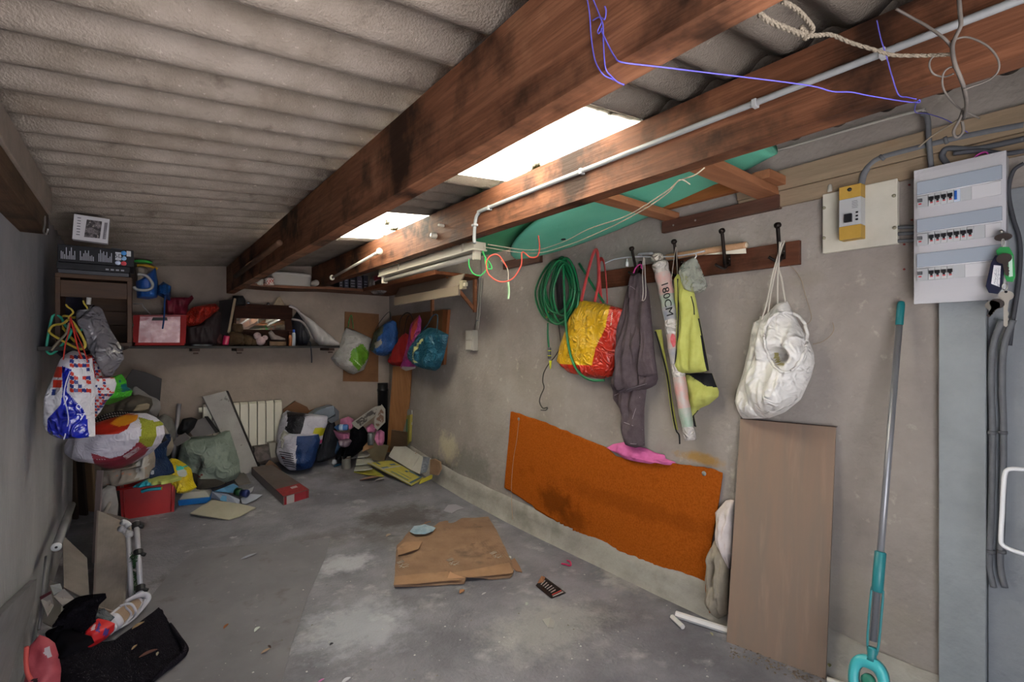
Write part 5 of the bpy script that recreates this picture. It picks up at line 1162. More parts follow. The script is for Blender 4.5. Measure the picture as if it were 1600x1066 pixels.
# mirrored cabinet
cbp = BP(5.50); ca, cb2 = cbp.at(366, 522), cbp.at(457, 478)
cwd = M('#1c0f0b', '#2b1710', rough=.8, spec=.1, scale=5, st=(1, 8, 8))
t = E('mirror_cabinet', 'dark wood cabinet with wide shallow mirror on the back shelf', 'cabinet', ((ca.x+cb2.x)/2, 5.6, zsh))
m0, m1 = cbp.at(370, 514), cbp.at(445, 500)
x0, x1, z1 = ca.x, cb2.x, cb2.z
box('lower_board', (x0, 5.50, zsh+.001), (x1, 5.69, m0.z-.004), cwd, t); box('upper_board', (x0, 5.50, m1.z+.004), (x1, 5.69, z1), cwd, t)
box('stile', (x0, 5.50, m0.z-.004), (m0.x-.003, 5.69, m1.z+.004), cwd, t); box('stile', (m1.x+.003, 5.50, m0.z-.004), (x1, 5.69, m1.z+.004), cwd, t)
slab('mirror', [(m0.x-.003, 5.508, m0.z-.004), (m1.x+.003, 5.508, m0.z-.004), (m1.x+.003, 5.512, m1.z+.004), (m0.x-.003, 5.512, m1.z+.004)], .01, M('#d8d8d2', rough=.03, metal=1.0), t, n=Vector((0, -1, .0)))
for x, c_ in ((389, '#9fa6b8'), (420, '#77747c')): lathe('knob', (cbp.at(x, 474).x, 5.53, z1), [(.012, 0), (.016, .008), (.012, .02), (.004, .024)], M(c_, rough=.15, metal=.8), t, seg=12)
slab('figurine', [BP(5.54).at(*q) for q in [(427, 477), (434, 465), (438, 463), (446, 478)]], .03, M('#6f6150', '#857663', rough=.7, scale=30), label='small pale triangular ornament on top of mirror cabinet', cat='ornament', n=Vector((0, -1, 0)), bev=.006)
pf_('speaker', BP(5.52), [(362, 478), (364, 462), (380, 462), (384, 470), (384, 478)], .1, M('#0d0d10', rough=.6), 'black rounded object on top of the mirror cabinet at left', 'object', rows=16, cols=16, fold=.05)
# soft toys and small things on the shelf
fur = M('#332519', '#46341f', rough=1, scale=60, bump=1, bs=150)
def toy(name, label, pl, parts, mat, cat='soft toy'):
    t = E(name, label, cat, pl.at(*parts[0][:2]))
    for nm, (x, y, r_) in [(q[3], q[:3]) for q in parts]:
        c = pl.at(x, y); z = 4.9/F*r_; V = []
        lathe(nm, c-Vector((0, 0, z)), [(z*math.sin(a2)+.0005, z*(1-cos(a2))) for a2 in [pi*i/10 for i in range(11)]], mat, t, seg=14)
    return t
tt = toy('teddy_bear', 'brown teddy bear slumped on the shelf before the mirror', BP(YS_+.05), [(368, 528, 11, 'body'), (371, 514, 8, 'head'), (366, 508, 3, 'ear'), (376, 509, 3, 'ear'), (362, 535, 5, 'leg'), (377, 536, 4.5, 'leg')], fur)
toy('teddy_bear', 'second brown plush toy lying beside the teddy bear', BP(YS_+.06), [(388, 532, 8, 'body'), (396, 535, 5.5, 'head'), (382, 527, 5, 'leg')], M('#3a2b1c', '#4c3a25', rough=1, scale=60, bump=1, bs=150))
toy('doll', 'small white and pink toy figure on the shelf', BP(YS_+.05), [(407, 533, 7, 'body'), (402, 525, 5.5, 'head'), (414, 528, 4, 'arm')], M('#8a7678', '#a58e90', rough=.8, scale=20))
pf_('pink_box', BP(YS_+.02), [(346, 539), (350, 524), (360, 525), (357, 540)], .04, M('#8e1440', rough=.3, spec=.5), 'bright pink small packet standing on the shelf edge', 'packet', rows=14, cols=14, fold=.02, base=.6)
pf_('plush', BP(YS_+.10), [(336, 538), (334, 525), (341, 518), (348, 524), (347, 538)], .08, M('#2d1315', '#3d1c1c', rough=1, scale=30), 'dark reddish plush toy beside the pink packet', 'soft toy', rows=16, cols=16)
pf_('sock', BP(YS_+.06), [(419, 520), (424, 516), (430, 523), (446, 529), (446, 532), (424, 531)], .04, M('#6e6360', rough=.9), 'pale sock shaped cloth lying on the shelf beneath the mirror', 'cloth', rows=16, cols=18)
box('wooden_box', (BP(YS_+.05).at(421, 0).x, YS_+.05, zsh+.001), (BP(YS_+.05).at(447, 0).x, YS_+.15, zsh+.045), M('#40280f', '#553a18', rough=.5), label='shallow wooden box on shelf under the pale sock', cat='box')
for (x, c1_, c2_, h_, lb) in ((453.5, '#7a4524', '#3a1c16', .13, 'slim orange bottle on shelf left of the blue capped one'), (459, '#9aa0a8', '#1a3f92', .155, 'slim white bottle with a blue cap on the shelf')):
    q = BP(YS_+.05).at(x, 540); t = E('bottle', lb, 'bottle', (q.x, q.y, zsh))
    lathe('body', (q.x, q.y, zsh+.001), [(.014, 0), (.017, .004), (.017, h_-.03), (.012, h_-.018)], M(c1_, rough=.35), t, seg=14); lathe('cap', (q.x, q.y, zsh+h_-.018), [(.012, 0), (.012, .028), (.008, .034)], M(c2_, rough=.4), t, seg=12)
# white triangular cushion and black items at the right end
pf_('black_bag', BP(5.50), [(455, 500), (466, 484), (484, 500), (487, 520), (480, 540), (466, 540), (458, 520)], .10, M('#0e0e14', '#1a1a22', rough=.5, scale=12), 'black bag behind the white folded cloth on the shelf', 'bag', seed=40)
pf_('white_cloth', BP(YS_+.03), [(463, 485), (470, 488), (490, 503), (512, 522), (531, 538), (530, 541), (500, 540), (492, 533), (482, 512)], .16, M('#8d898a', '#9c9898', rough=.8, scale=10, bump=.15), 'large white folded cushion sloping down on right end of shelf', 'cushion', seed=41, fold=.15)
tube('grey_hose', [BP(5.42).at(*q) for q in [(452, 478), (462, 482), (468, 488)]], .014, M('#8a8284', rough=.6), label='grey bent tube end above the black bag on shelf', cat='tube')
tube('grey_hoop', [BP(5.40).at(*q) for q in [(456, 499), (470, 502), (480, 512), (488, 530)]], .012, M('#77706e', rough=.6), label='pale curved strip arching over the black bag on shelf', cat='strip')
tube('dark_strap', [BP(YS_-.01).at(*q) for q in [(474, 536), (484, 534), (486, 545), (487, 558), (487, 567)]], .014, M('#1c1f2c', rough=.8), label='dark navy strap dangling below right part of the back shelf', cat='strap', flat=.3)
tube('wire_rack', [BP(5.1).at(*q) for q in [(208, 475), (222, 475), (224, 480), (236, 492)]], .005, M('#8b8787', rough=.3, metal=.8), label='thin bent metal wire poking out above the red case', cat='wire', sm=1)
# radiator
rp0 = BW(.10); ra, rb = rp0.at(372, 698), rp0.at(441, 625.5); rx1 = rb.x; zt2, zb2 = rb.z, rp0.at(436, 692).z
nE = 9; pit = (rx1-rp0.at(316.5, 660).x)/9
radm = M('#b3aea0', rough=.4, spec=.4)
t = E('radiator', 'white ribbed aluminium radiator on the back wall', 'radiator', (rx1-.3, YB-.06, zb2))
for i in range(nE):
    x1 = rx1-pit*i; x0 = x1-pit+.004
    V = []; Fs = []
    prof = [(x0, YB-.085), (x0+.004, YB-.10), (x1-.004, YB-.10), (x1, YB-.085), (x1, YB-.03), (x0, YB-.03)]
    for z in (zb2, zb2+.01, zt2-.02, zt2):
        for (x, y) in prof: V.append((x, y+(.02 if z == zt2 and y < YB-.08 else 0), z))
    for j in range(3):
        for k in range(6): Fs.append((j*6+k, j*6+(k+1) % 6, (j+1)*6+(k+1) % 6, (j+1)*6+k))
    Fs += [tuple(range(5, -1, -1)), tuple(range(18, 24))]
    ob('radiator_element', V, Fs, radm, t)
xL_ = rx1-pit*nE
for z in (zb2+.05, zt2-.05): tube('header_pipe', [(xL_, YB-.05, z), (rx1-.004, YB-.05, z)], .018, radm, t, sm=1)
lathe('valve', (xL_-.03, YB-.05, zt2-.05), [(.02, 0), (.024, .005), (.024, .03), (.016, .032)], radm, t, axis=(1, 0, 0), seg=14)
lathe('valve', (rx1-.002, YB-.05, zb2+.06), [(.014, 0), (.014, .02), (.02, .022), (.02, .05), (.012, .052)], M('#8f8a80', rough=.4), t, axis=(1, 0, 0), seg=14)
# ================================================================= LEFT WALL: HANGING THINGS
hp = FC(2.45)
def hanger(label, mat, dx=0, dy=0, zc=2.45, rot=0):
    q = FC(zc); t = E('clothes_hanger', label, 'hanger', q.at(110+dx, 560+dy))
    def R(x, y): a2 = rot; return q.at(105+dx+(x-105)*cos(a2)-(y-520)*sin(a2), 520+dy+(x-105)*sin(a2)+(y-520)*cos(a2))
    tube('frame', [R(*p_) for p_ in [(106, 500), (98, 506), (85, 508), (78, 514), (79, 521), (100, 534), (122, 545), (131, 544), (133, 537), (126, 522), (116, 506), (108, 499)]], .006, mat, t, seg=8, sm=4)
    tube('hook', [R(*p_) for p_ in [(107, 500), (109, 494), (114, 489), (112, 484), (106, 480), (103, 476)]], .004, mat, t, seg=8)
yh = M('#a18c37', '#ab983f', rough=.45)
hanger('yellow plastic clothes hanger in front on the left wall', yh)
hanger('second yellow plastic hanger just behind the front one', yh, 12, -8, 2.56, .35)
hanger('turquoise plastic hanger edge at far left by the wall', M('#2e8f78', rough=.45), -14, 0, 2.50, 1.25)
tube('beige_strap', [hp.at(*q) for q in [(108, 505), (104, 520), (95, 530), (86, 540), (82, 546)]], .022, M('#7a7062', rough=.8), label='beige cloth strap hanging through the yellow hangers', cat='strap', flat=.25)
puff('dark_garment', FC(2.75), [(92, 560), (90, 470), (97, 455), (110, 452), (120, 460), (130, 500), (134, 560)], .10, M('#15131f', '#1c1a28', rough=.9), seed=50, label='very dark garment hanging behind the yellow hangers', cat='clothing')
puff('thin_bag', FC(2.60), [(120, 487), (135, 475), (150, 480), (164, 515), (180, 540), (186, 560), (176, 575), (165, 590), (158, 592), (150, 560), (138, 520)], .12, M('#55535a', '#6d6a70', rough=.2, scale=9, crink=.5, bs=40, spec=.7), seed=51, fold=.4, ff=(16, 4), label='translucent grey plastic garment bag hanging right of the hangers', cat='bag')
tube('clip', [FC(2.55).at(138, 476), FC(2.55).at(139, 465)], .010, M('#a09f9c', rough=.5), label='white peg holding the grey garment bag', cat='peg', sm=1)
# the blue, white and red checked bags
sq = []
cbl, cred, cw_ = M('#14235c', '#1a2b6b', rough=.4, scale=30), M('#a32a1c', rough=.4), M('#a3a2ab', '#b4b3ba', rough=.35, scale=10, crink=.3, bs=50, spec=.5)
crb = M('#0f1a86', '#1523a0', rough=.18, scale=10, crink=.6, bs=35, spec=.8)
rnd = random.Random(4)
def checks(x0, x1, y0, y1, s, skx=0, p_=.62):
    out = []; y = y0; r_ = 0
    while y < y1:
        x = x0; c_ = 0
        while x < x1:
            if rnd.random() < p_:
                o = skx*(y-y0); i = 1 if (r_+c_) % 2 else 2
                out.append((i, [(x+o, y), (x+s+o, y+1), (x+s+o, y+s), (x+o, y+s-1)]))
            x += s; c_ += 1
        y += s; r_ += 1
    return out
t = E('shopper', 'hanging shopper with blue red white checks and royal blue base, red straps', 'bag', FC(2.40).at(110, 688))
pt = checks(109, 137, 555, 612, 6.5, .0)+[(2, [(84, 574), (98, 573), (96, 590), (84, 590)]), (2, [(83, 594), (97, 594), (96, 606), (82, 606)]), (1, [(82, 608), (88, 608), (86, 618), (80, 618)])]
pt += [(3, [(97, 572), (112, 578), (105, 600), (104, 612), (130, 640), (138, 660), (139, 686), (90, 690), (74, 680), (74, 655), (88, 640), (95, 632), (98, 612)])]
b = puff('body', FC(2.40), [(99, 553), (106, 548), (122, 552), (136, 560), (141, 600), (140, 640), (141, 684), (120, 685), (88, 688), (78, 677), (73, 660), (76, 640), (80, 610), (88, 575), (94, 560)], .10, [cw_, cbl, cred, crb], t, paint=pt, seed=52, rows=110, cols=100, fold=.22, ff=(14, 3), belly=.15)
red_s = M('#a0261c', rough=.75)
tube('strap', [FC(2.33).at(*q) for q in [(99, 562), (102, 540), (108, 515), (110, 498)]], .013, red_s, t, flat=.2, seg=8)
tube('strap', [FC(2.33).at(*q) for q in [(110, 496), (116, 520), (122, 545), (128, 560)]], .018, red_s, t, flat=.2, seg=8)
tube('strap', [FC(2.36).at(*q) for q in [(111, 498), (120, 522), (131, 547), (137, 566)]], .013, red_s, t, flat=.2, seg=8)
drape(text('O', 'lettering', FC(2.40), 123, 636, .036, M('#b9bcd8', rough=.4), b, rot=-.9), b, FC(2.40)); drape(text('A', 'lettering', FC(2.40), 128, 649, .055, M('#b9bcd8', rough=.4), b, rot=-1.0), b, FC(2.40)); squig(b, FC(2.40), (107, 613), (119, 631), 1.4, 12, .0012, M('#9aa0cc', rough=.4))
tube('piping', onto(b, FC(2.40), [(110, 580), (103, 600), (100, 620), (105, 640), (107, 660), (100, 687)], .001, .05), .0025, M('#a9abc6', rough=.4), b, seg=5)
t = E('shopper', 'second checked white shopper hanging behind with smaller motifs', 'bag', FC(2.58).at(150, 650))
pt = checks(128, 176, 555, 650, 4.6, .12, .62)+[(2, [(137, 552), (144, 556), (150, 590), (145, 590)])]
puff('body', FC(2.58), [(132, 553), (143, 556), (152, 585), (158, 600), (172, 590), (176, 600), (172, 615), (160, 628), (150, 645), (139, 658), (134, 640), (131, 600)], .09, [cw_, cbl, cred], t, paint=pt, seed=53, rows=100, cols=90, fold=.2, ff=(14, 4), belly=.15)
# green bag, grey cloths and the dark panel behind the heap
puff('green_bag', FC(3.4), [(174, 588), (182, 585), (189, 596), (190, 606), (199, 612), (196, 620), (178, 628), (162, 634), (165, 626), (176, 615)], .16, [M('#2f8a1c', '#3f9c28', rough=.35, scale=12, crink=.3), M('#125a66', rough=.4)], paint=[(1, [(186, 592), (198, 605), (201, 614), (190, 612)])], seed=54, label='bright green and teal plastic bag end on top of the heap', cat='bag')
dpl = BP(5.60)
psl('dark_board', Pl((0, 5.3, 0), (1, 0, 0), (0, 0, 1)), [(191, 600), (207, 577), (228, 582), (253, 592), (249, 640), (248, 652), (190, 650)], .03, M('#231e20', '#2b2628', rough=.6), bev=.003, label='dark brown panel leaning against the back wall behind the heap', cat='board')
puff('grey_sheet', FC(4.3), [(197, 607), (214, 592), (222, 604), (232, 618), (245, 628), (246, 640), (240, 652), (232, 646), (226, 630), (212, 622)], .14, M('#6f6b6c', '#7b7778', rough=.6, scale=8), seed=55, fold=.3, label='light grey folded sheet draped over top of the heap', cat='sheet')
puff('grey_blanket', FC(3.9), [(162, 640), (168, 630), (185, 622), (205, 618), (226, 624), (228, 634), (222, 645), (215, 660), (165, 662), (150, 655)], .25, M('#403b35', '#4b453e', rough=.9, scale=15), seed=56, fold=.35, label='dark olive grey blanket near the top of the heap', cat='blanket')
puff('cream_roll', FC(3.85), [(212, 640), (215, 631), (222, 630), (229, 633), (227, 640), (218, 643)], .12, M('#857a68', rough=.7), seed=57, rows=16, cols=16, label='small cream rolled cloth sticking out of the heap', cat='cloth')
puff('grey_backpack', FC(4.2), [(240, 655), (250, 648), (262, 655), (268, 672), (267, 690), (255, 700), (240, 690), (236, 670)], .18, M('#4b4a48', '#585755', rough=.85, scale=20), seed=58, label='dusty grey backpack at the right side of the heap', cat='backpack')
tube('strap', [FC(4.0).at(*q) for q in [(236, 652), (250, 662), (262, 680), (265, 700), (261, 712)]], .02, M('#77706a', rough=.8), label='grey webbing strap hanging down at right side of heap', cat='strap', flat=.3)
# patterned black and white trim along the top of the big laundry bag
t = E('patterned_scarf', 'black and white patterned scarf along the top of heap', 'scarf', FC(3.6).at(190, 660))
sp = [FC(3.55).at(*q) for q in [(148, 661), (165, 652), (185, 647), (205, 647), (222, 652), (235, 662), (246, 675), (256, 690)]]
tube('scarf', sp, .032, M('#18161a', rough=.9), t, flat=.7)
cr = cat_rom(sp, 5)
for i in range(1, len(cr)-1):
    c = cr[i]-FWD*.030; slab('motif', [c+RGT*-.007+UPV*.016, c+RGT*.006+UPV*.006, c+RGT*.009-UPV*.016, c-RGT*.004-UPV*.010], .004, M('#8f8a88', rough=.8), t, n=-FWD)
# big woven laundry bag
t = E('woven_laundry_bag', 'big bulging white and red woven laundry bag, topmost of heap', 'bag', FC(3.3).at(180, 735))
lwh, lrd, lor, lgr, lcr = M('#9b98a8', '#aeabb8', rough=.5, scale=8, crink=.2, bs=40), M('#86190f', '#95231a', rough=.5, scale=20), M('#b5641a', '#b98022', rough=.45, scale=12), M('#74781c', '#858a2a', rough=.8, scale=90, bump=.8, bs=200), M('#70202f', '#7f2b3b', rough=.45, scale=20)
b = puff('body', FC(3.35), [(111, 690), (115, 700), (130, 712), (150, 718), (160, 733), (175, 736), (200, 725), (222, 712), (236, 697), (243, 682), (240, 665), (228, 655), (212, 648), (190, 648), (165, 655), (148, 660), (130, 670), (115, 680)], .30, [lwh, lrd, lor, lgr, lcr], t,
     paint=[(1, [(142, 655), (210, 645), (200, 670), (186, 678), (142, 680)]), (2, [(186, 650), (216, 648), (214, 656), (200, 664), (185, 667), (172, 662)]), (3, [(216, 652), (250, 660), (248, 686), (232, 700), (216, 690), (220, 680), (221, 665)]), (4, [(142, 708), (172, 717), (190, 712), (205, 702), (217, 690), (232, 700), (222, 715), (180, 740), (150, 735)])],
     seed=59, rows=90, cols=100, fold=.13, ff=(5, 5), belly=.0, base=.3)
psl_o = FC(3.35)
def patch(tgt, pl, px, mat, name='printed_label', n=3):
    q = [pl.at(*p_) for p_ in px]; V = []; m = 6
    for i in range(m+1):
        for j in range(m+1):
            x, y = i/m, j/m; V.append((q[0]*(1-x)+q[1]*x)*(1-y)+(q[3]*(1-x)+q[2]*x)*y)
    Fs = [(i*(m+1)+j, i*(m+1)+j+1, (i+1)*(m+1)+j+1, (i+1)*(m+1)+j) for i in range(m) for j in range(m)]
    return drape(ob(name, V, Fs, mat, tgt), tgt, pl, .002)
patch(b, psl_o, [(192, 713), (216, 698), (221, 702), (198, 718)], M('#9a8a8e', '#7d4a55', rough=.5, scale=50, lo=.5, hi=.55))
for i in range(4): patch(b, psl_o, [(151+4*i, 717), (153+4*i, 717.5), (153+4*i, 719), (151+4*i, 718.5)], M('#a99aa0', rough=.5), 'printed_letter')
# bags below
puff('grey_white_bag', FC(3.75), [(155, 735), (165, 728), (200, 730), (222, 715), (230, 702), (233, 720), (231, 748), (218, 752), (200, 757), (170, 760), (155, 752)], .22, [M('#6c635b', '#7d746b', rough=.6, scale=14, stain=[(30, .6, .66, '#a05a3a', .6)]), M('#8f8b88', rough=.6)], paint=[(1, [(212, 715), (232, 700), (232, 752), (214, 752)])], seed=60, fold=.3, label='grimy pale cloth bag squeezed under the big laundry bag', cat='bag')
b = puff('navy_bag', FC(3.9), [(230, 705), (240, 690), (250, 680), (258, 680), (259, 690), (253, 700), (252, 715), (262, 730), (265, 742), (252, 748), (233, 748), (228, 730)], .20, M('#0e1c36', '#14284a', rough=.5, scale=10, crink=.2), seed=61, fold=.25, label='navy blue bag right of the laundry bag above red crate', cat='bag')
patch(b, FC(3.9), [(235, 736), (241, 734), (241, 741), (236, 742)], M('#8a8f9c', rough=.5))
puff('beige_cloth', FC(4.0), [(248, 712), (251, 700), (257, 690), (265, 684), (268, 700), (262, 712), (255, 716)], .10, M('#6e655a', rough=.9), seed=62, rows=18, cols=18, label='beige strap bundle beside the navy bag', cat='cloth')
# red crate with turquoise handles
zc0 = (G(190, 813)-CAM).dot(FWD); ca = P(175, 813, zc0); rr0 = FC(zc0)
t = E('plastic_crate', 'red plastic crate with turquoise handles under the heap', 'crate', (ca+P(278, 803, zc0))/2)
A = G(190, 813); A2 = G(272, 800); u_ = (A2-A); u_.z = 0; Lx = u_.length; ux = u_.normalized(); uy = Vector((-ux.y, ux.x, 0)); hC = .245; dp = .30
rc = M('#8e1216', '#a0191c', rough=.35, scale=6, spec=.5)
def cpt(x, y, z): k = 1+.07*(z/hC); cx_, cy_ = Lx/2, dp/2; return A+ux*(cx_+(x-cx_)*k)+uy*(cy_+(y-cy_)*k)+Vector((0, 0, z))
def cwall(x0, y0, x1, y1, th=.008):
    V = []; Fs = []; nz_, nx_ = 6, 8; d = Vector((x1-x0, y1-y0, 0)).normalized(); nn = Vector((-d.y, d.x, 0))*th
    for s in (0, 1):
        for i in range(nz_+1):
            for j in range(nx_+1):
                x = x0+(x1-x0)*j/nx_+nn.x*s; y = y0+(y1-y0)*j/nx_+nn.y*s; V.append(cpt(x, y, hC*i/nz_))
    K = (nz_+1)*(nx_+1)
    for s in (0, 1):
        for i in range(nz_):
            for j in range(nx_): q = s*K+i*(nx_+1)+j; Fs.append((q, q+1, q+nx_+2, q+nx_+1))
    for j in range(nx_):
        for i in (0, nz_): q = i*(nx_+1)+j; Fs.append((q, q+1, q+1+K, q+K))
    return ob('side', V, Fs, rc, t)
r_ = .03
cwall(0, 0, Lx, 0); cwall(Lx, 0, Lx, dp); cwall(Lx, dp, 0, dp); cwall(0, dp, 0, 0)
slab('base', [cpt(0, 0, .01), cpt(Lx, 0, .01), cpt(Lx, dp, .01), cpt(0, dp, .01)], .01, rc, t, n=Vector((0, 0, 1)))
e_ = .010
for (x0, y0, x1, y1) in ((-e_, -e_, Lx+e_, -e_), (Lx+e_, -e_, Lx+e_, dp+e_), (Lx+e_, dp+e_, -e_, dp+e_), (-e_, dp+e_, -e_, -e_)): tube('rim', [cpt(x0, y0, hC), cpt(x1, y1, hC)], .009, rc, t, sm=1)
for x in (.06, .94): tube('corner_rib', [cpt(Lx*x, -.006, .01), cpt(Lx*x, -.006, hC-.01)], .006, rc, t, sm=1)
tq = M('#1a7f94', rough=.4)
hb = tube('handle', [cpt(Lx*.38, -.014, hC-.04), cpt(Lx*.46, -.020, hC-.032), cpt(Lx*.62, -.020, hC-.032), cpt(Lx*.72, -.014, hC-.036)], .014, tq, t, flat=.9)
tube('handle_tip', [cpt(Lx*.72, -.014, hC-.036), cpt(Lx*.75, -.014, hC-.036)], .013, M('#a3a23a', rough=.4), t, sm=1)
puff('crate_contents', FC(zc0-.05), [(212, 757), (225, 750), (245, 746), (262, 745), (278, 748), (276, 753), (240, 758), (212, 761)], .16, [M('#0f6f86', '#15839c', rough=.35, scale=14, crink=.3), M('#8e9448', '#a0a65a', rough=.4, scale=14)], paint=[(1, [(234, 740), (285, 740), (285, 760), (240, 760), (232, 752)])], seed=63, label='turquoise and lime plastic bag spilling over the red crate rim', cat='bag')
puff('yellow_bag', FB(792, 280), [(256, 722), (262, 718), (272, 720), (285, 728), (293, 735), (297, 755), (302, 764), (290, 772), (282, 770), (278, 760), (272, 742), (262, 738)], .16, [M('#a08a12', '#b39e1c', rough=.35, scale=12, crink=.3), M('#2a8f8c', rough=.4), M('#8e9090', rough=.5)], paint=[(1, [(275, 728), (290, 728), (289, 734), (276, 736)]), (2, [(276, 736), (290, 733), (292, 744), (280, 748)])], seed=64, label='yellow plastic bag with white panel right behind the red crate', cat='bag')
# brown doors / planks leaning behind on the left wall
for i, (b0, t0, c_, lb) in enumerate([((118, 812), (112, 690), '#2c2018', 'dark brown plank, leftmost of three leaning under the heap'), ((133, 806), (124, 690), '#1f1613', 'blackish plank in the middle of three leaning under heap'), ((147, 800), (139, 690), '#5a4636', 'brown plank with pale edge, rightmost of three under heap')]):
    zc = 3.62-.05*i; g = G(*b0); p_ = P(t0[0], t0[1], (g-CAM).dot(FWD)+.08); w_ = RGT*.052
    t = E('leaning_plank', lb, 'plank', g)
    slab('board', [g-w_, g, p_, p_-w_], .02, M(c_, c_, rough=.6), t, n=-FWD)
    slab('edge', [g-Vector((0, 0, 0)), g+RGT*.01, p_+RGT*.01, p_], .02, M('#6e5a46' if i == 2 else c_, rough=.5), t, n=-FWD)
# tall grey panels standing along the left wall
gp = M('#736b66', '#817974', rough=.55, scale=2, bump=.05, bs=10, st=(8, 8, 1)); gpe = M('#6e6460', rough=.5)
t = E('laminate_board', 'largest grey laminate panel standing on the floor below crate', 'board', G(170, 955))
a_, b_ = G(148, 949), G(190, 962); c_ = P(203, 820, (b_-CAM).dot(FWD)+.55); d_ = P(154, 798, (a_-CAM).dot(FWD)+.50)
bil('face', a_, b_, c_, d_, .016, gp, t); slab('edge', [a_+Vector((0, 0, .0)), a_-RGT*.012, d_-RGT*.012, d_], .02, gpe, t)
tube('bottom_edge', [a_+UPV*.004, b_+UPV*.004], .006, M('#8a7a72', rough=.6), t, sm=1)
t = E('tall_strip', 'very tall narrow mauve grey board edge rising beside the red crate', 'board', G(143, 900))
a_ = G(143, 880); slab('face', [a_, a_+RGT*.03, P(160, 735, (a_-CAM).dot(FWD)+.25), P(151, 735, (a_-CAM).dot(FWD)+.25)], .012, M('#655a5c', rough=.5), t)
t = E('laminate_board', 'smaller grey laminate panel standing left of the large one', 'board', G(118, 930))
a_, b_ = P(99, 921, 2.55), P(139, 936, 2.5); a_.z = max(a_.z, 0.01); bil('face', P(100, 918, 2.62), P(140, 940, 2.58), P(136, 872, 2.95), P(98, 836, 2.95), .014, M('#66605c', '#736c68', rough=.5, scale=2, st=(8, 8, 1)), t)
t = E('laminate_board', 'short grey panel leaning by the fluffy black cloth', 'board', G(75, 985))
bil('face', P(66, 972, 2.36), P(92, 985, 2.3), P(98, 925, 2.5), P(78, 905, 2.6), .012, M('#625e5c', '#6e6a67', rough=.5, scale=2), t)
pp_ = G(180, 870); bil('brown_sheet', G(152, 880), G(205, 850), P(200, 810, 3.45), P(160, 800, 3.4), .006, M('#5e5550', rough=.6), label='thin mauve grey sheet lying behind the big grey panel', cat='sheet')
# items behind the crate at left
puff('white_rag', FC(3.5), [(158, 800), (156, 770), (163, 760), (175, 762), (180, 790), (178, 812), (165, 815)], .10, M('#6e6b6c', '#807d7e', rough=.8, scale=14), seed=66, label='greyish white cloth stuffed between tall board and red crate', cat='cloth')
tube('stick', [P(158, 812, 3.35), P(172, 785, 3.45)], .012, M('#77716e', rough=.5), label='short grey stick poking out left of the red crate', cat='stick', sm=1)
# pipes
mt_p = M('#5c5b5e', '#68676a', rough=.4)
t = E('grey_pipe', 'thick grey pipe leaning on left wall with white end cap', 'pipe', P(87, 856, 2.5))
a_, b_ = P(88, 855, 2.42), P(112, 789, 3.0); tube('pipe', [a_, b_], .019, mt_p, t, seg=14, sm=1)
lathe('end_cap', a_, [(.02, .004), (.022, 0), (.020, -.004), (.008, -.005)], M('#a9a9ad', rough=.4), t, axis=(b_-a_), seg=16); lathe('hole', a_-(b_-a_).normalized()*.0055, [(.006, 0), (.006, .001)], black, t, axis=(b_-a_), seg=10)
t = E('metal_rod', 'thin pale metal strip leaning at far left beside the wall', 'rod', G(60, 990))
tube('rod', [P(61, 984, 2.20), P(66, 930, 2.32), P(72, 870, 2.5)], .006, M('#77757b', rough=.35, metal=.4), t, sm=2)
wp = M('#8d8aa0', '#a09db0', rough=.35, spec=.5)
def pole(label, a_, b_, r, caps):
    t = E('white_pole', label, 'pole', (b_.x, b_.y, 0)); tube('pole', [a_, b_], r, M('#8e8c94', rough=.35, spec=.5), t, sm=1, seg=12)
    return t, a_, b_
t, a_, b_ = pole('left of two slim white metal poles leaning by the grey panel', P(200, 830, 2.95), G(206, 946), .013, 0)
for (x, y) in ((197, 818), (193, 828)): tube('plastic_foot', [P(x-6, y-2, 2.93), P(x, y, 2.95), P(x+5, y+5, 2.95)], .017, M('#9d9ca0', rough=.4), t, seg=12)
lathe('ferrule', P(202, 831, 2.94)-Vector((0, 0, .03)), [(.016, 0), (.022, .006), (.022, .022), (.016, .03)], M('#8f8e92', rough=.4), t, seg=14)
t, a_, b_ = pole('right slim white pole with three black clamps and round foot', P(213, 818, 2.98), P(220, 928, 2.75), .014, 0)
ax = (b_-a_).normalized(); L_ = (b_-a_).length
for q in (.03, .44, .93):
    c = a_+ax*L_*q; k_ = lathe('clamp', c-ax*.018, [(.019, 0), (.024, .004), (.024, .032), (.019, .036)], black, t, axis=ax, seg=12, smooth=False); tube('clamp_ear', [c, c+RGT*.04-UPV*.01], .011, black, k_, sm=1)
lathe('round_foot', b_+ax*.01-FWD*.01, [(.010, -.03), (.026, -.006), (.027, .004), (.02, .012), (.008, .014)], M('#a3a6bb', rough=.35), t, axis=-FWD-UPV*.3, seg=18)
lathe('top_cap', a_-ax*.014, [(.010, 0), (.016, .003), (.016, .014)], M('#a5a5a8', rough=.4), t, axis=ax, seg=14)
# plastic leaf garland between the poles
V = []; Fs = []; rnd = random.Random(8)
for i in range(150):
    y = rnd.uniform(862, 930); c = P(210+rnd.uniform(-7, 4), y, 2.86+rnd.uniform(-.03, .03)); s = rnd.uniform(.008, .018); d1 = Vector((rnd.uniform(-1, 1), rnd.uniform(-1, 1), rnd.uniform(-1, 1))).normalized(); d2 = d1.cross(Vector((rnd.uniform(-1, 1), rnd.uniform(-1, 1), 1))).normalized()
    o0 = len(V); V += [c-d1*s, c+d2*s*.4, c+d1*s, c-d2*s*.4]; Fs.append((o0, o0+1, o0+2, o0+3))
ob('leaf_garland', V, Fs, M('#16301a', '#1f4a24', rough=.6, scale=30), label='dark green artificial leaf garland between the two white poles', cat='garland', kind='stuff')
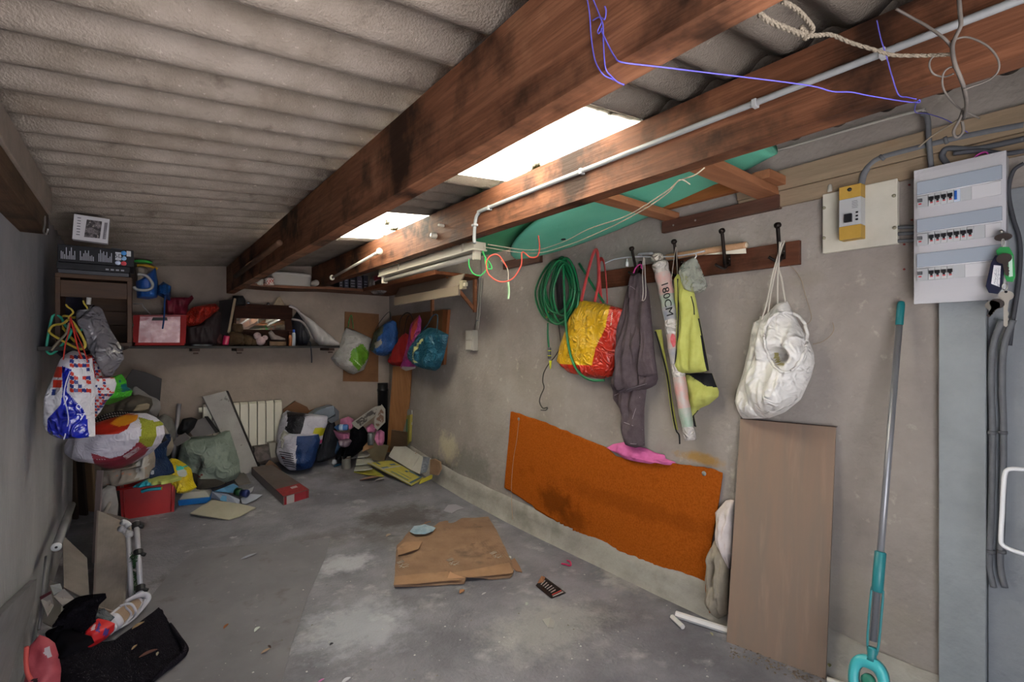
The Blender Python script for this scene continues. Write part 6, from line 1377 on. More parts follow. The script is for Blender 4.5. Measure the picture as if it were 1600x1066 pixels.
# white tiles leaning, card
tl_ = M('#8f8a8b', '#7d7778', rough=.3, scale=8)
t = E('white_tile', 'white tile with dark red top edge leaning at far left', 'tile', P(75, 950, 2.3)); slab('tile', [P(63, 935, 2.28), P(80, 927, 2.3), P(84, 945, 2.28), P(74, 962, 2.22)], .012, tl_, t); slab('red_edge', [P(62, 933, 2.27), P(79, 924, 2.29), P(80, 928, 2.29), P(63, 938, 2.27)], .012, M('#4d1722', rough=.5), t)
slab('white_tile', [P(84, 932, 2.32), P(100, 920, 2.35), P(119, 938, 2.33), P(97, 946, 2.28)], .012, tl_, label='second white tile lying tilted against the small grey panels', cat='tile')
slab('white_tile', [P(78, 915, 2.42), P(94, 912, 2.44), P(98, 922, 2.4), P(84, 930, 2.38)], .01, M('#8c8f95', rough=.3), label='glossy pale tile fragment behind the other white tiles', cat='tile')
# skirting plank on the left wall
zq = lambda x, y, d: LW(d).at(x, y)
slab('skirting_plank', [zq(2, 960, .03), zq(52, 790, .03) if False else zq(58, 905, .03), zq(54, 940, .035), zq(22, 1037, .04), zq(-30, 1200, .04), zq(-60, 1100, .03)], .025, M('#5d5c60', '#69686c', rough=.7, scale=4, st=(8, 1, 8)), label='weathered grey board leaning along foot of left wall', cat='board', n=Vector((1, 0, 0)))
# black mat, shoe, cloths
mtp = [(248, 949), (255, 955), (262, 970), (276, 992), (289, 1012), (288, 1020), (277, 1029), (255, 1048), (234, 1068), (222, 1090), (60, 1090), (84, 1050), (92, 1020), (133, 1006), (180, 1000), (215, 975)]
m_blk = M('#151318', '#1e1b22', rough=1, scale=60, bump=1, bs=160, spec=.05, stain=[(70, .70, .73, '#8a8378', .6)])
V = []; Fs = []
t = E('floor_mat', 'black felt mat lying crumpled on the floor at front left', 'mat', G(180, 1030))
pts = [G(x, y, .012) for x, y in ragged(mtp, 4, .8, 3)]
slab('mat', pts, .010, m_blk, t, n=UPV)
tube('curled_edge', [G(x, y, .022) for x, y in [(266, 975), (280, 998), (289, 1016), (278, 1030), (256, 1048), (236, 1067)]], lambda q: .006+.010*sin(pi*min(1, max(0, q))), m_blk, t)
puff('fluffy_cloth', FC(2.08), [(100, 1010), (95, 985), (98, 960), (92, 950), (105, 942), (125, 938), (150, 936), (152, 944), (140, 955), (134, 975), (137, 1000), (140, 1012), (120, 1018)], .16, M('#09080b', '#110f14', rough=1, scale=60, bump=1, bs=120, spec=.03), seed=70, fold=.6, ff=(20, 20), label='fluffy black garment heaped in the left corner', cat='clothing')
puff('black_cloth', FC(1.98), [(66, 990), (80, 985), (95, 988), (135, 1000), (140, 1010), (105, 1022), (90, 1035), (84, 1012)], .08, M('#0b0a0d', rough=1, spec=.03), seed=71, fold=.5, label='flat black cloth under the fluffy garment beside pink bag', cat='cloth')
puff('red_patterned_cloth', FC(2.10), [(137, 1004), (136, 978), (145, 972), (160, 975), (172, 980), (170, 992), (158, 1004), (145, 1008)], .09, [M('#a3161a', rough=.5), M('#3a2a66', rough=.5), M('#b0989c', rough=.5)], paint=[(1, [(150, 985), (154, 972), (158, 972), (155, 990)]), (1, [(160, 992), (165, 980), (172, 985), (168, 994)]), (2, [(142, 980), (150, 974), (148, 984), (143, 986)])], seed=72, label='bright red patterned cloth beside the white sandal', cat='cloth')
puff('grey_film', FC(2.25), [(138, 972), (148, 955), (158, 954), (166, 962), (175, 968), (168, 975), (150, 976)], .06, M('#35393e', '#4a5055', rough=.2, scale=20, crink=.5), seed=73, rows=18, cols=18, label='crumpled dark grey plastic film above the red cloth', cat='film')
t, b = bag('salmon pink bag with white panel at the bottom left corner', FC(1.90), [(44, 1066), (42, 1030), (46, 1008), (54, 997), (66, 1001), (78, 1010), (84, 1028), (88, 1050), (86, 1078), (44, 1085)], .07, [M('#83323a', '#96424a', rough=.6, scale=10, bump=.2, bs=40), M('#8d8288', rough=.6), M('#2a1a1c', rough=.8)], paint=[(1, [(69, 1013), (77, 1010), (82, 1016), (78, 1030), (68, 1022)]), (2, [(48, 1062), (58, 1060), (60, 1066), (48, 1066)])], seed=74, name='pink_bag', fold=.4, ff=(14, 8))
tube('rim', onto(b, FC(1.90), [(43, 1010), (42, 1030), (44, 1050), (50, 1062)], .003, .05), .008, M('#a8443f', rough=.6), b, seg=6)
# white sandal: sole, insole, upper straps
t = E('sandal', 'white sandal with platform sole lying on black mat', 'shoe', G(190, 1003, .012))
o0 = G(163, 1000, .016); o1 = G(222, 950, .016); du = (o1-o0); Ls = du.length; du.normalize(); dv = Vector((-du.y, du.x, 0)); dv2 = (dv*.55+UPV*.83).normalized(); dn = du.cross(dv2).normalized()
if dn.dot(CAM-o0) < 0: dn = -dn
def sh(s, w, h=0): return o0+du*(Ls*s)+dv2*w+dn*h
def sole(s): return .034+.012*sin(pi*min(1, s*1.1))-.010*abs(s-.45)
whs = M('#9a98a2', '#a6a4ae', rough=.5)
V = []; Fs = []; n = 24
for i in range(n+1):
    s = i/n; hw = sole(s)*(math.sqrt(max(0.02, 1-((s-.5)/.5)**6))); up_ = .04
    for (w_, h_) in ((-hw, -.02), (-hw, .008), (hw, .008), (hw, -.02)): V.append(sh(s, up_+w_, h_+.02))
for i in range(n):
    for k in range(4): Fs.append((i*4+k, i*4+(k+1) % 4, i*4+4+(k+1) % 4, i*4+4+k))
Fs += [(0, 1, 2, 3), tuple(n*4+k for k in (3, 2, 1, 0))]
ob('sole', V, Fs, whs, t, smooth=False, bev=.002)
V = []; Fs = []
for i in range(n+1):
    s = .12+.8*i/n; hw = sole(s)*.78*(math.sqrt(max(0.02, 1-((s-.52)/.42)**6)))
    for (w_, h_) in ((-hw, .009), (-hw, .012), (hw, .012), (hw, .009)): V.append(sh(s, .04+w_, h_+.02))
for i in range(n):
    for k in range(4): Fs.append((i*4+k, i*4+(k+1) % 4, i*4+4+(k+1) % 4, i*4+4+k))
ob('insole', V, Fs, M('#7a6554', '#8a7564', rough=.8, scale=30), t)
def arch(s0, s1, hh, r_, nm='strap'):
    return tube(nm, [sh(s0, .04-sole(s0), .03), sh((s0+s1)/2, .04-sole(.5)*.5, .03+hh), sh((s0+s1)/2, .04+sole(.5)*.5, .03+hh), sh(s1, .04+sole(s1), .03)], r_, whs, t, flat=.3)
arch(.05, .10, .03, .022, 'toe_band'); arch(.18, .14, .035, .018, 'toe_band'); arch(.30, .62, .03, .006); arch(.62, .5, .035, .006)
tube('heel_cup', [sh(.62, .04-sole(.6), .035), sh(.8, .04-sole(.8), .045), sh(.98, .02, .055), sh(1.0, .05, .055), sh(.82, .04+sole(.8), .045), sh(.62, .04+sole(.6), .035)], .014, whs, t, flat=.5)
tube('edge_piping', [sh(.2, .04-sole(.2), .04), sh(.45, .04-sole(.45)-.004, .038), sh(.7, .04-sole(.7)-.002, .05), sh(.9, .03, .06)], .005, whs, t)
# dry leaves lying on the mat and floor
def leaf(label, px, py, s, mat, z=.004, rot=0, name='dry_leaf', cat='leaf', group=None, n=7, asp=.4):
    c = G(px, py, z); V = []; Fs = []
    for i in range(n+1):
        q = i/n; w_ = s*asp*math.sin(pi*min(.98, max(.03, q)))**.7; x = s*(2*q-1)
        for k, yy in enumerate((-w_, 0, w_)):
            V.append(c+Vector((x*cos(rot)-yy*sin(rot), x*sin(rot)+yy*cos(rot), (.0 if k == 1 else abs(yy)*.5)+.15*s*q*q)))
    for i in range(n):
        for k in (0, 1): Fs.append((i*3+k, i*3+k+1, i*3+4+k, i*3+3+k))
    K = len(V); V += [v-Vector((0, 0, .0012)) for v in V]; Fs += [tuple(reversed([q+K for q in f])) for f in Fs]
    return ob(name, V, Fs, mat, label=label, cat=cat, group=group)
br_ = M('#5c3a2a', '#70492f', rough=.8, scale=40); tn_ = M('#7a6248', '#8d7556', rough=.8, scale=40)
leaf('large reddish brown dry leaf lying on the black mat', 232, 1022, .035, M('#53322a', rough=.8), .03, .2)
leaf('pale brown curled leaf beside the heel of white sandal', 216, 978, .030, tn_, .03, .6)
leaf('small tan leaf at the centre of the black mat', 210, 1012, .018, tn_, .03, 1.0)
leaf('cream crumpled leaf at right end of the reddish leaf on mat', 246, 1022, .014, M('#8e8570', rough=.8), .03, 1.4)
# ================================================================= FLOOR HEAPS ALONG THE BACK WALL
card = M('#6e5745', '#7f6652', rough=.85, scale=8, bump=.15, bs=40); card2 = M('#7a5a3e', '#8a694b', rough=.85, scale=8, bump=.1, bs=40)
# green-grey bag
t, b = bag('big grey green crinkled shopping bag with red print on the floor', FB(757, 330), [(283, 688), (290, 684), (310, 686), (330, 683), (345, 675), (352, 675), (360, 700), (367, 722), (369, 742), (362, 752), (340, 760), (310, 757), (292, 745), (284, 735), (276, 715)], .24,
    [M('#5c665d', '#6e786f', rough=.55, scale=6, crink=.3, bs=30), M('#5d1f1e', rough=.6)], paint=[(1, [(308, 743), (315, 742), (314, 748), (310, 747)]), (1, [(291, 737), (296, 737), (295, 742), (292, 741)])], seed=80, fold=.25, ff=(6, 5), belly=.35)
for q in range(4): squig(b, FB(757, 330), (305+q, 727+q*2.4), (319+q, 722+q*2.6), .7, 7, .0035, M('#4a3434', rough=.7), seed=q)
tube('handle', [FB(757, 330).at(*q) for q in [(278, 712), (284, 700), (296, 690), (310, 684)]], .012, M('#23272a', rough=.7), t, flat=.5)
puff('dark_grey_bag', FB(745, 280), [(268, 700), (275, 692), (290, 690), (298, 700), (296, 725), (285, 735), (268, 728), (262, 714)], .2, M('#2b2d2e', '#383b3c', rough=.7, scale=12), seed=81, label='dark grey cloth bag between heap and grey green bag', cat='bag')
puff('dark_foot_bag', FB(770, 310), [(262, 745), (275, 735), (300, 742), (330, 750), (350, 758), (330, 762), (305, 764), (285, 758)], .16, M('#26221f', '#35302c', rough=.8, scale=12), seed=82, label='dark crumpled rag under the grey green bag', cat='rag')
wall_y = YB-.03
# long painted board leaning
g0, g1 = G(378, 742), G(405, 735)
tA, tB = BW(.03).at(318, 620), BW(.03).at(353, 609)
lbm = M('#858080', '#93908d', rough=.75, scale=4, bump=.15, bs=25, stain=[(9, .62, .68, '#494443', .7), (30, .66, .70, '#4a4542', .7)])
t = E('painted_plank', 'long grey painted worn plank leaning diagonally across the radiator', 'plank', (g0+g1)/2)
bil('board', g0, g1, BW(.12).at(353, 611), BW(.12).at(317, 620), .022, lbm, t)
slab('dark_side', [g1, g1+RGT*.02, BW(.12).at(356, 612), BW(.12).at(353, 611)], .02, M('#2c2726', rough=.8), t)
psl('grey_square_board', FC(4.6), [(290, 665), (320, 652), (339, 676), (312, 684), (302, 683)], .02, M('#6d6867', '#777271', rough=.6), label='light grey square board behind the grey green bag', cat='board')
psl('dark_batten', FC(4.58), [(319, 651), (323, 651), (341, 675), (337, 677)], .02, M('#1c191a', rough=.7), label='dark narrow slat along the edge of grey square board', cat='batten')
psl('grey_flap', FC(4.3), [(266, 690), (288, 677), (297, 685), (276, 698)], .015, M('#65605f', rough=.7), label='grey card flap left of the square board', cat='card')
tube('white_pole', [FC(4.5).at(269, 735), FC(4.6).at(280, 631)], .018, M('#87848a', rough=.5), label='white square pole standing upright left of the radiator', cat='pole', sm=1, seg=4)
puff('black_boots', FC(4.6), [(280, 668), (283, 655), (296, 653), (306, 656), (300, 670), (290, 680), (280, 680)], .10, M('#121113', rough=.6), seed=83, rows=16, cols=16, label='black shoe heap beside the white upright pole', cat='shoe')
# grey cardboard lying under plank
slab('grey_card', [G(368, 728, .01)+Vector((0, 0, .0)), G(385, 742, .01), G(392, 755, .01), G(372, 758, .01), G(362, 745, .01)], .006, M('#5f5a57', rough=.8), n=UPV, label='grey cardboard flap on floor beneath the foot of plank', cat='cardboard')
# blue-white tray
t = E('foam_tray', 'shallow foam tray with blue base beside the red crate', 'tray', G(302, 785))
a_, b_ = G(279, 791), G(328, 786); u_ = (b_-a_); Lx = u_.length; ux = u_.normalized(); uy = Vector((-ux.y, ux.x, 0))
def lidbox(name, a_, ux, uy, lx, ly, z0, z1, ins, mat, t, sh_=(0, 0), **k):
    V = [a_+UPV*z0, a_+ux*lx+UPV*z0, a_+ux*lx+uy*ly+UPV*z0, a_+uy*ly+UPV*z0]
    s = Vector((0, 0, z1)); V += [a_+ux*ins+uy*ins+s, a_+ux*(lx-ins)+uy*ins+s, a_+ux*(lx-ins)+uy*(ly-ins)+s, a_+ux*ins+uy*(ly-ins)+s]
    return ob(name, V, [(3, 2, 1, 0), (4, 5, 6, 7), (0, 1, 5, 4), (1, 2, 6, 5), (2, 3, 7, 6), (3, 0, 4, 7)], mat, t, bev=.006, **k)
lidbox('blue_base', a_, ux, uy, Lx, .22, 0, .05, -.006, M('#125a9c', rough=.4), t); lidbox('white_top', a_, ux, uy, Lx, .22, .051, .10, .035, M('#87857f', rough=.6), t)
disc('saucer', FL(.022), 285, 794, .085, .05, .006, M('#7a7f8e', rough=.35), None)
o = bpy.data.objects[-1] if False else [q for q in sc.collection.objects if q.name == 'saucer'][0]; o['label'] = 'flat pale blue grey plastic lid on floor before the foam tray'; o['category'] = 'lid'
# open white-blue carton with can
t = E('open_carton', 'torn open pale blue and white carton lying on floor', 'carton', G(370, 785))
wb_ = M('#7d8293', '#868b9b', rough=.6); pb2 = M('#5486ad', rough=.6)
slab('front_flap', [G(330, 778, .02), G(331, 768, .07), G(356, 772, .07), G(375, 781, .03), G(372, 789, .012), G(350, 785, .02)], .004, wb_, t); slab('blue_square', [G(345, 772, .056), G(354, 774, .056), G(354, 784, .026), G(344, 782, .03)], .0015, pb2, t, n=-FWD)
slab('back_flap', [G(334, 768, .05), G(344, 764, .06), G(365, 756, .10), G(372, 760, .10), G(374, 770, .04), G(358, 770, .04)], .004, pb2, t)
slab('side_flap', [G(376, 779, .03), G(390, 772, .05), G(410, 773, .05), G(400, 780, .03), G(384, 788, .01), G(378, 787, .01)], .004, M('#8c8f9b', rough=.6), t)
slab('loose_end', [G(384, 767, .03), G(397, 760, .05), G(394, 768, .03), G(388, 772, .02)], .004, M('#8c8c90', rough=.6), t)
a_, b_ = G(368, 768, .075), G(388, 772, .07)
t = E('drink_can', 'green and blue drink can lying in the torn carton', 'can', (a_+b_)/2)
lathe('body', a_, [(.02, 0), (.033, .006), (.033, (b_-a_).length*.5)], M('#173b1f', rough=.35, metal=.3), t, axis=(b_-a_), seg=16); lathe('body', a_+(b_-a_)*.5, [(.0332, 0), (.0332, (b_-a_).length*.42), (.02, (b_-a_).length*.5)], M('#222b58', rough=.35, metal=.3), t, axis=(b_-a_), seg=16)
# cream board on the floor
slab('cream_board', [G(297, 802, .035), G(330, 781, .05), G(372, 787, .045), G(400, 793, .02), G(374, 807, .012), G(357, 812, .012)], .008, M('#8a8476', '#958f81', rough=.75, scale=5, bump=.1, bs=15), n=UPV, bev=.002, label='cream coloured flat board lying on the floor before carton', cat='board')
# flattened long carton with red end
t = E('flat_carton', 'long grey brown carton with torn red printed end on floor', 'carton', G(440, 770))
a_, b_, c_, d_ = G(443, 790), G(482, 778), G(424, 738), G(393, 742)
cm_ = M('#4c4340', '#5a504c', rough=.8, scale=3, st=(1, 1, 1), bump=.1, bs=20)
hC_ = UPV*.075
slab('top_panel', [a_+hC_, b_+hC_, c_+hC_, d_+hC_], .006, cm_, t, n=UPV)
slab('long_side', [a_, a_+hC_, d_+hC_, d_], .006, M('#6c6362', rough=.8), t)
slab('far_side', [b_, b_+hC_, c_+hC_, c_], .006, cm_, t)
for q0, q1, m_ in ((0, .12, '#7a1a20'), (.12, .42, '#8c8789'), (.42, .9, '#7c222c'), (.9, 1, '#6c1c22')): slab('printed_end', [a_+(b_-a_)*q0, a_+(b_-a_)*q1, a_+(b_-a_)*q1+hC_*.95, a_+(b_-a_)*q0+hC_*.95], .005, M(m_, rough=.6), t)
i_ = .22; slab('red_margin', [a_+hC_*1.03, b_+hC_*1.03, b_+(c_-b_)*i_+hC_*1.03, a_+(d_-a_)*i_+hC_*1.03], .002, M('#6f1c20', '#7d2a2c', rough=.7, scale=30), t, n=UPV)
slab('pale_print', [a_+(d_-a_)*.12+(b_-a_)*.5+hC_*1.04, a_+(d_-a_)*.12+(b_-a_)*.75+hC_*1.04, a_+(d_-a_)*.17+(b_-a_)*.75+hC_*1.04, a_+(d_-a_)*.17+(b_-a_)*.5+hC_*1.04], .001, M('#9a8f90', rough=.6), t, n=UPV)
# under radiator: box and cloth
psl('dark_box', BW(.20), [(398, 700), (420, 697), (424, 718), (402, 722), (397, 710)], .12, M('#4a4240', '#5c5350', rough=.8, scale=18, lo=.45, hi=.55), label='dark patterned box under the radiator', cat='box', bev=.004)
psl('white_box', BW(.24), [(420, 693), (432, 691), (433, 714), (423, 716)], .10, M('#7f7a70', rough=.7), label='small off-white box right under end of radiator', cat='box', bev=.004)
psl('brown_card', FB(736, 425), [(409, 733), (421, 719), (431, 726), (440, 737), (420, 737)], .01, M('#68503f', rough=.8), label='small brown cardboard scrap leaning on the white bag', cat='cardboard')
# printed bags
wt_ = M('#93909a', '#a19eaa', rough=.5, scale=8, crink=.25, bs=35)
t, b = bag('upper bag with black band and yellow flower standing by radiator', FB(733, 478), [(438, 648), (446, 642), (455, 645), (480, 647), (510, 651), (509, 664), (503, 680), (500, 695), (490, 699), (463, 700), (445, 697), (430, 690), (433, 668)], .13,
    [wt_, M('#131116', '#1c1a20', rough=.35, scale=10, crink=.3), M('#8f8a16', rough=.5), M('#a02a5c', rough=.5)], paint=[(1, [(448, 643), (479, 646), (471, 672), (464, 701), (438, 694), (441, 680), (449, 662)]), (2, [(490, 677), (490, 670), (497, 668), (506, 668), (508, 675), (500, 683), (499, 690), (492, 686)]), (3, [(497, 688), (502, 687), (503, 692), (498, 692)]), (2, [(434, 688), (438, 684), (438, 700), (432, 700)])], seed=85, fold=.16, ff=(6, 5), belly=.1)
t, b = bag('lower white and royal blue bag with black text on floor', FB(738, 465), [(434, 680), (443, 672), (455, 684), (464, 685), (470, 682), (495, 678), (498, 690), (490, 720), (485, 732), (468, 737), (450, 735), (437, 723), (430, 705)], .15,
    [wt_, M('#10254d', '#16315f', rough=.5, scale=10, crink=.2), M('#7a1f22', rough=.5)], paint=[(1, [(464, 682), (500, 674), (500, 740), (462, 740)]), (2, [(440, 714), (446, 715), (445, 718), (440, 717)])], seed=86, fold=.2, ff=(7, 6), belly=.05)
for i in range(7):
    drape(text('lorem'[0:0] or ['bonjour', 'merci', 'sac', 'maison', 'marche', 'jour', 'ville'][i], 'lettering', FB(738, 465), 446+.6*i, 703+4.2*i, .045, M('#24222a', rough=.6), b, rot=-.25, sx=1.2), b, FB(738, 465)) if False else patch(b, FB(738, 465), [(436+1.5*i, 705+3.6*i), (458+.5*i, 709+3.4*i), (458+.5*i, 710.6+3.4*i), (436+1.5*i, 706.6+3.6*i)], M('#3a383e', rough=.6), 'printed_line')
puff('crumpled_white', FC(5.0), [(436, 684), (441, 673), (450, 678), (452, 690), (462, 684), (464, 695), (450, 704), (440, 700)], .10, M('#84817a', rough=.6, crink=.3), seed=87, rows=18, cols=18, label='crumpled white paper sticking out of the lower bag', cat='paper')
psl('cardboard_sheet', BW(.10), [(442, 640), (461, 627), (480, 636), (484, 643), (478, 650), (444, 650)], .01, M('#5c3d27', rough=.8), label='brown cardboard corner standing behind the black banded bag', cat='cardboard')
psl('cardboard_sheet', BW(.12), [(478, 644), (508, 633), (512, 636), (490, 650)], .01, M('#6b4427', rough=.8), label='thin orange brown cardboard strip behind blue grey box', cat='cardboard')
t = E('blue_grey_box', 'blue grey plastic container on top of the bags by wall', 'box', BW(.3).at(510, 665))
psl('front', BW(.30), [(487, 648), (500, 640), (520, 634), (524, 648), (512, 655), (498, 652)], .16, M('#565e68', '#656d78', rough=.5, scale=8), t, bev=.01)
psl('side', BW(.29), [(521, 634), (530, 643), (530, 656), (518, 662), (510, 656), (524, 650)], .14, M('#4a5058', rough=.5), t, bev=.006)
psl('light_panel', BW(.298), [(509, 637), (521, 634), (523, 646), (513, 648)], .004, M('#7a828c', rough=.4), t, bev=.001)
puff('black_bag', FB(722, 515), [(498, 700), (505, 678), (508, 664), (519, 660), (523, 675), (526, 690), (525, 712), (512, 720), (494, 723), (486, 720), (492, 708)], .22, M('#0f1016', '#181a22', rough=.85, scale=10), seed=88, fold=.2, label='plain black fabric bag slumped right of the printed bags', cat='bag')
pk = M('#9a5878', '#a8688a', rough=.85, scale=14, bump=.15)
puff('pink_garment', BW(.22), [(532, 655), (545, 651), (552, 655), (549, 668), (540, 672), (531, 668)], .10, pk, seed=89, rows=22, cols=22, fold=.4, label='pink garment behind the blue water bottle', cat='clothing')
puff('pink_garment', BW(.30), [(521, 672), (530, 675), (545, 676), (549, 682), (545, 688), (530, 688), (525, 682)], .12, pk, seed=90, rows=22, cols=22, fold=.4, label='crumpled pink cloth below the blue water bottle', cat='clothing')
puff('pink_garment', FC(5.35), [(587, 675), (594, 672), (600, 676), (600, 690), (597, 697), (590, 696), (585, 686)], .08, pk, seed=91, rows=22, cols=22, fold=.4, label='pink cloth hanging beside the foot of the orange plank', cat='clothing')
puff('pink_garment', FC(5.45), [(571, 668), (580, 662), (588, 670), (586, 676), (575, 675)], .08, pk, seed=92, rows=18, cols=18, fold=.4, label='small pink fold under the brochures', cat='clothing')
a_, b_ = FC(5.25).at(523, 668), FC(5.25).at(544, 668)
t = E('water_bottle', 'small blue plastic water bottle lying on the pink clothes', 'bottle', (a_+b_)/2)
lathe('body', a_, [(.012, 0), (.014, .01), (.030, .03), (.033, .05), (.031, .07), (.033, .09), (.033, .13), (.028, .142), (.01, .145)], M('#2a4a78', '#3d6496', rough=.15, spec=.7), t, axis=(b_-a_), seg=16); lathe('label', a_+(b_-a_).normalized()*.055, [(.0335, 0), (.0335, .04)], M('#8fa3bd', rough=.4), t, axis=(b_-a_), seg=16)
puff('clear_pouch', FC(5.2), [(527, 688), (545, 686), (549, 690), (545, 698), (535, 700), (529, 695)], .08, M('#5a4a56', rough=.2, spec=.6), seed=93, rows=16, cols=16, label='clear pouch with dusky contents under pink cloth', cat='pouch')
puff('black_heap', FB(722, 515), [(524, 715), (530, 700), (545, 690), (546, 672), (556, 664), (566, 668), (572, 678), (573, 690), (566, 703), (555, 712), (540, 722)], .2, M('#08080a', '#0e0e11', rough=.95, spec=.05), seed=94, fold=.35, label='heap of black clothes in the right back corner', cat='clothing')
puff('blue_garment', FC(5.4), [(521, 690), (530, 686), (532, 700), (527, 712), (521, 708)], .08, M('#1d3550', rough=.8), seed=95, rows=16, cols=16, label='blue cloth edge between black bag and black clothes', cat='clothing')
tc_ = FB(732, 541).at(541, 731)
t = E('tin_can', 'pale grey tin standing on floor in front of black clothes', 'tin', (tc_.x, tc_.y, zf(tc_.y)))
lathe('body', (tc_.x, tc_.y, zf(tc_.y)), [(.044, 0), (.047, .003), (.047, .125), (.049, .128), (.049, .133), (.044, .133), (.044, .125)], M('#77746c', '#827f76', rough=.45, scale=14), t, seg=20); lathe('rim_ring', (tc_.x, tc_.y, zf(tc_.y)+.11), [(.0475, 0), (.0475, .012)], M('#5c4a3c', rough=.4, metal=.4), t, seg=20)
tc2 = FC(5.25).at(579, 688); lathe('thermos', (tc2.x, tc2.y, tc2.z-.05), [(.028, 0), (.033, .01), (.033, .11), (.026, .125)], M('#4c5052', '#6b6f70', rough=.3, metal=.5), seg=16, label='small grey metal flask beside pink cloth in the corner', cat='flask')
leaf('small blue cloth scrap on floor in front of the tin', 529, 728, .06, M('#24587c', rough=.7), .012, .3, 'cloth_scrap', 'scrap', asp=.35)
puff('white_scrap', FB(726, 478), [(519, 718), (525, 717), (526, 724), (521, 727), (518, 724)], .03, M('#8f8f96', rough=.6), seed=96, rows=10, cols=10, label='small white crumpled scrap left of the blue scrap', cat='scrap')
psl('white_tray', FB(722, 515), [(526, 700), (533, 702), (534, 718), (529, 716)], .03, M('#7a7676', rough=.6), label='white plastic tray edge behind the tin, at left', cat='tray', bev=.003)
# brochures
for i, (q, lb, c2_) in enumerate([([(549, 661), (585, 636), (596, 634), (592, 645), (560, 671), (555, 668)], 'open grey printed magazine lying tilted on corner heap', '#3b3633'), ([(585, 655), (596, 632), (602, 640), (602, 660), (590, 672), (585, 668)], 'second folded magazine with brownish page against black tube', '#5a4234')]):
    t = E('magazine', lb, 'magazine', FC(5.3).at(*q[0])); psl('cover', FC(5.3-.06*i), q, .012, M('#7b7771', rough=.5), t)
    cx_ = sum(p_[0] for p_ in q)/6; cy_ = sum(p_[1] for p_ in q)/6
    psl('printed_page', FC(5.3-.06*i), [(cx_+(x-cx_)*.72, cy_+(y-cy_)*.72) for x, y in q], .002, M('#7b7771', c2_, rough=.5, scale=22, lo=.47, hi=.53), t, w=.002)
# flattened yellow/blue carton
yc, bc_, gc = M('#94883a', '#9f9444', rough=.6, scale=20), M('#4a5c6e', rough=.6), M('#8f8d84', '#9a988e', rough=.6, scale=8)
t = E('printed_carton', 'large flattened yellow carton with blue lettering on the floor', 'carton', G(620, 745))
A, B, C, D = P(567, 710, 5.05), P(606, 707, 5.15), P(664, 744, 4.9), P(645, 757, 4.85)
g_ = lambda p_: p_
A = G(574, 723, .10); B = G(612, 720, .10); C = G(664, 747, .015); D = G(643, 759, .01)
bil('sheet', A, D, C, B, .006, yc, t, wav=.01)
nS = ((D-A).cross(B-A)).normalized(); nS = nS if nS.z > 0 else -nS
def on(u, v, h=.008): return A*(1-u)*(1-v)+D*u*(1-v)+B*(1-u)*v+C*u*v+nS*h
def quad(u0, v0, u1, v1, m_, nm='print', h=.007): return slab(nm, [on(u0, v0, h), on(u1, v0, h), on(u1, v1, h), on(u0, v1, h)], .002, m_, t, n=nS)
quad(.02, 0, .98, .07, gc, 'border'); quad(.30, .02, .34, .95, gc, 'border')
for (u0, v0, u1, v1) in ((.05, .25, .14, .33), (.26, .12, .31, .4), (.18, .62, .24, .85), (.60, .84, .95, .93), (.92, .10, .96, .85), (.56, .70, .62, .80)): quad(u0, v0, u1, v1, bc_, 'blue_print')
pT = TP(on(.4, .3), on(.8, .3), on(.4, .8))
text('castorama'.upper() if False else 'CTRAN', 'lettering', pT, 0, 0, .1, bc_, t) if False else None
def text_on(s, u, v, size, m_):
    o = text(s, 'lettering', pT, 800, 700, size, m_, t, sx=1.2); oo = wloc(o); cen = sum((q.co for q in o.data.vertices), Vector())/len(o.data.vertices); dst = on(u, v, .009)-oo
    for q in o.data.vertices: q.co = q.co-cen+dst
quad(.46, .16, .86, .26, M('#5b6870', '#75784a', rough=.6, scale=30), 'faded_print'); quad(.52, .40, .84, .47, M('#72785f', '#8f8850', rough=.6, scale=30), 'faded_print')
bil('brown_backing', G(569, 716, .02), G(600, 722, .02), P(607, 696, 5.62), P(571, 690, 5.62), .006, M('#6b6048', '#776c54', rough=.8, scale=6), t)
bil('torn_corner', P(566, 706, 5.3), P(584, 699, 5.35), P(574, 689, 5.4), P(570, 687, 5.4), .004, card2, t)
slab('folded_end', [G(655, 757, .005), G(678, 747, .01), G(679, 743, .03), G(674, 742, .05), G(658, 750, .04)], .006, M('#a09434', rough=.6), t)
t = E('white_carton', 'flattened white carton leaning up behind the yellow carton', 'carton', G(650, 735))
m_w = M('#9b978f', '#a8a49c', rough=.6, scale=6)
bil('panel', G(607, 713, .10), G(643, 735, .06), RW(.08).at(655, 712), RW(.10).at(621, 688), .006, m_w, t, wav=.008); bil('panel', G(636, 731, .07), G(656, 741, .05), RW(.06).at(661, 714), RW(.07).at(648, 706), .006, m_w, t)
bil('plastic_cover', G(657, 740, .03), G(667, 738, .03), RW(.06).at(672, 715), RW(.06).at(660, 713), .012, M('#7d828a', '#8d9198', rough=.25, scale=12, crink=.4), t)
slab('blue_stamp', [G(624, 706, .09), G(628, 704, .10), G(630, 706, .09), G(626, 709, .08)], .001, M('#5c7fa0', rough=.6), t); tube('orange_seam', [G(641, 725, .07), (G(641, 725, .07)+RW(.08).at(650, 708))/2, RW(.08).at(650, 708)], .004, M('#8f5a34', rough=.8), t)
psl('brown_card', RW(.10), [(671, 741), (672, 718), (678, 717), (687, 722), (688, 734), (683, 743)], .02, M('#7a5f49', '#8a6e56', rough=.85, scale=10), label='rumpled brown card bundle standing at wall right of cartons', cat='cardboard', bev=.004)
t = E('stacked_cartons', 'stack of flattened white and yellow cartons left of big yellow one', 'carton', G(575, 738))
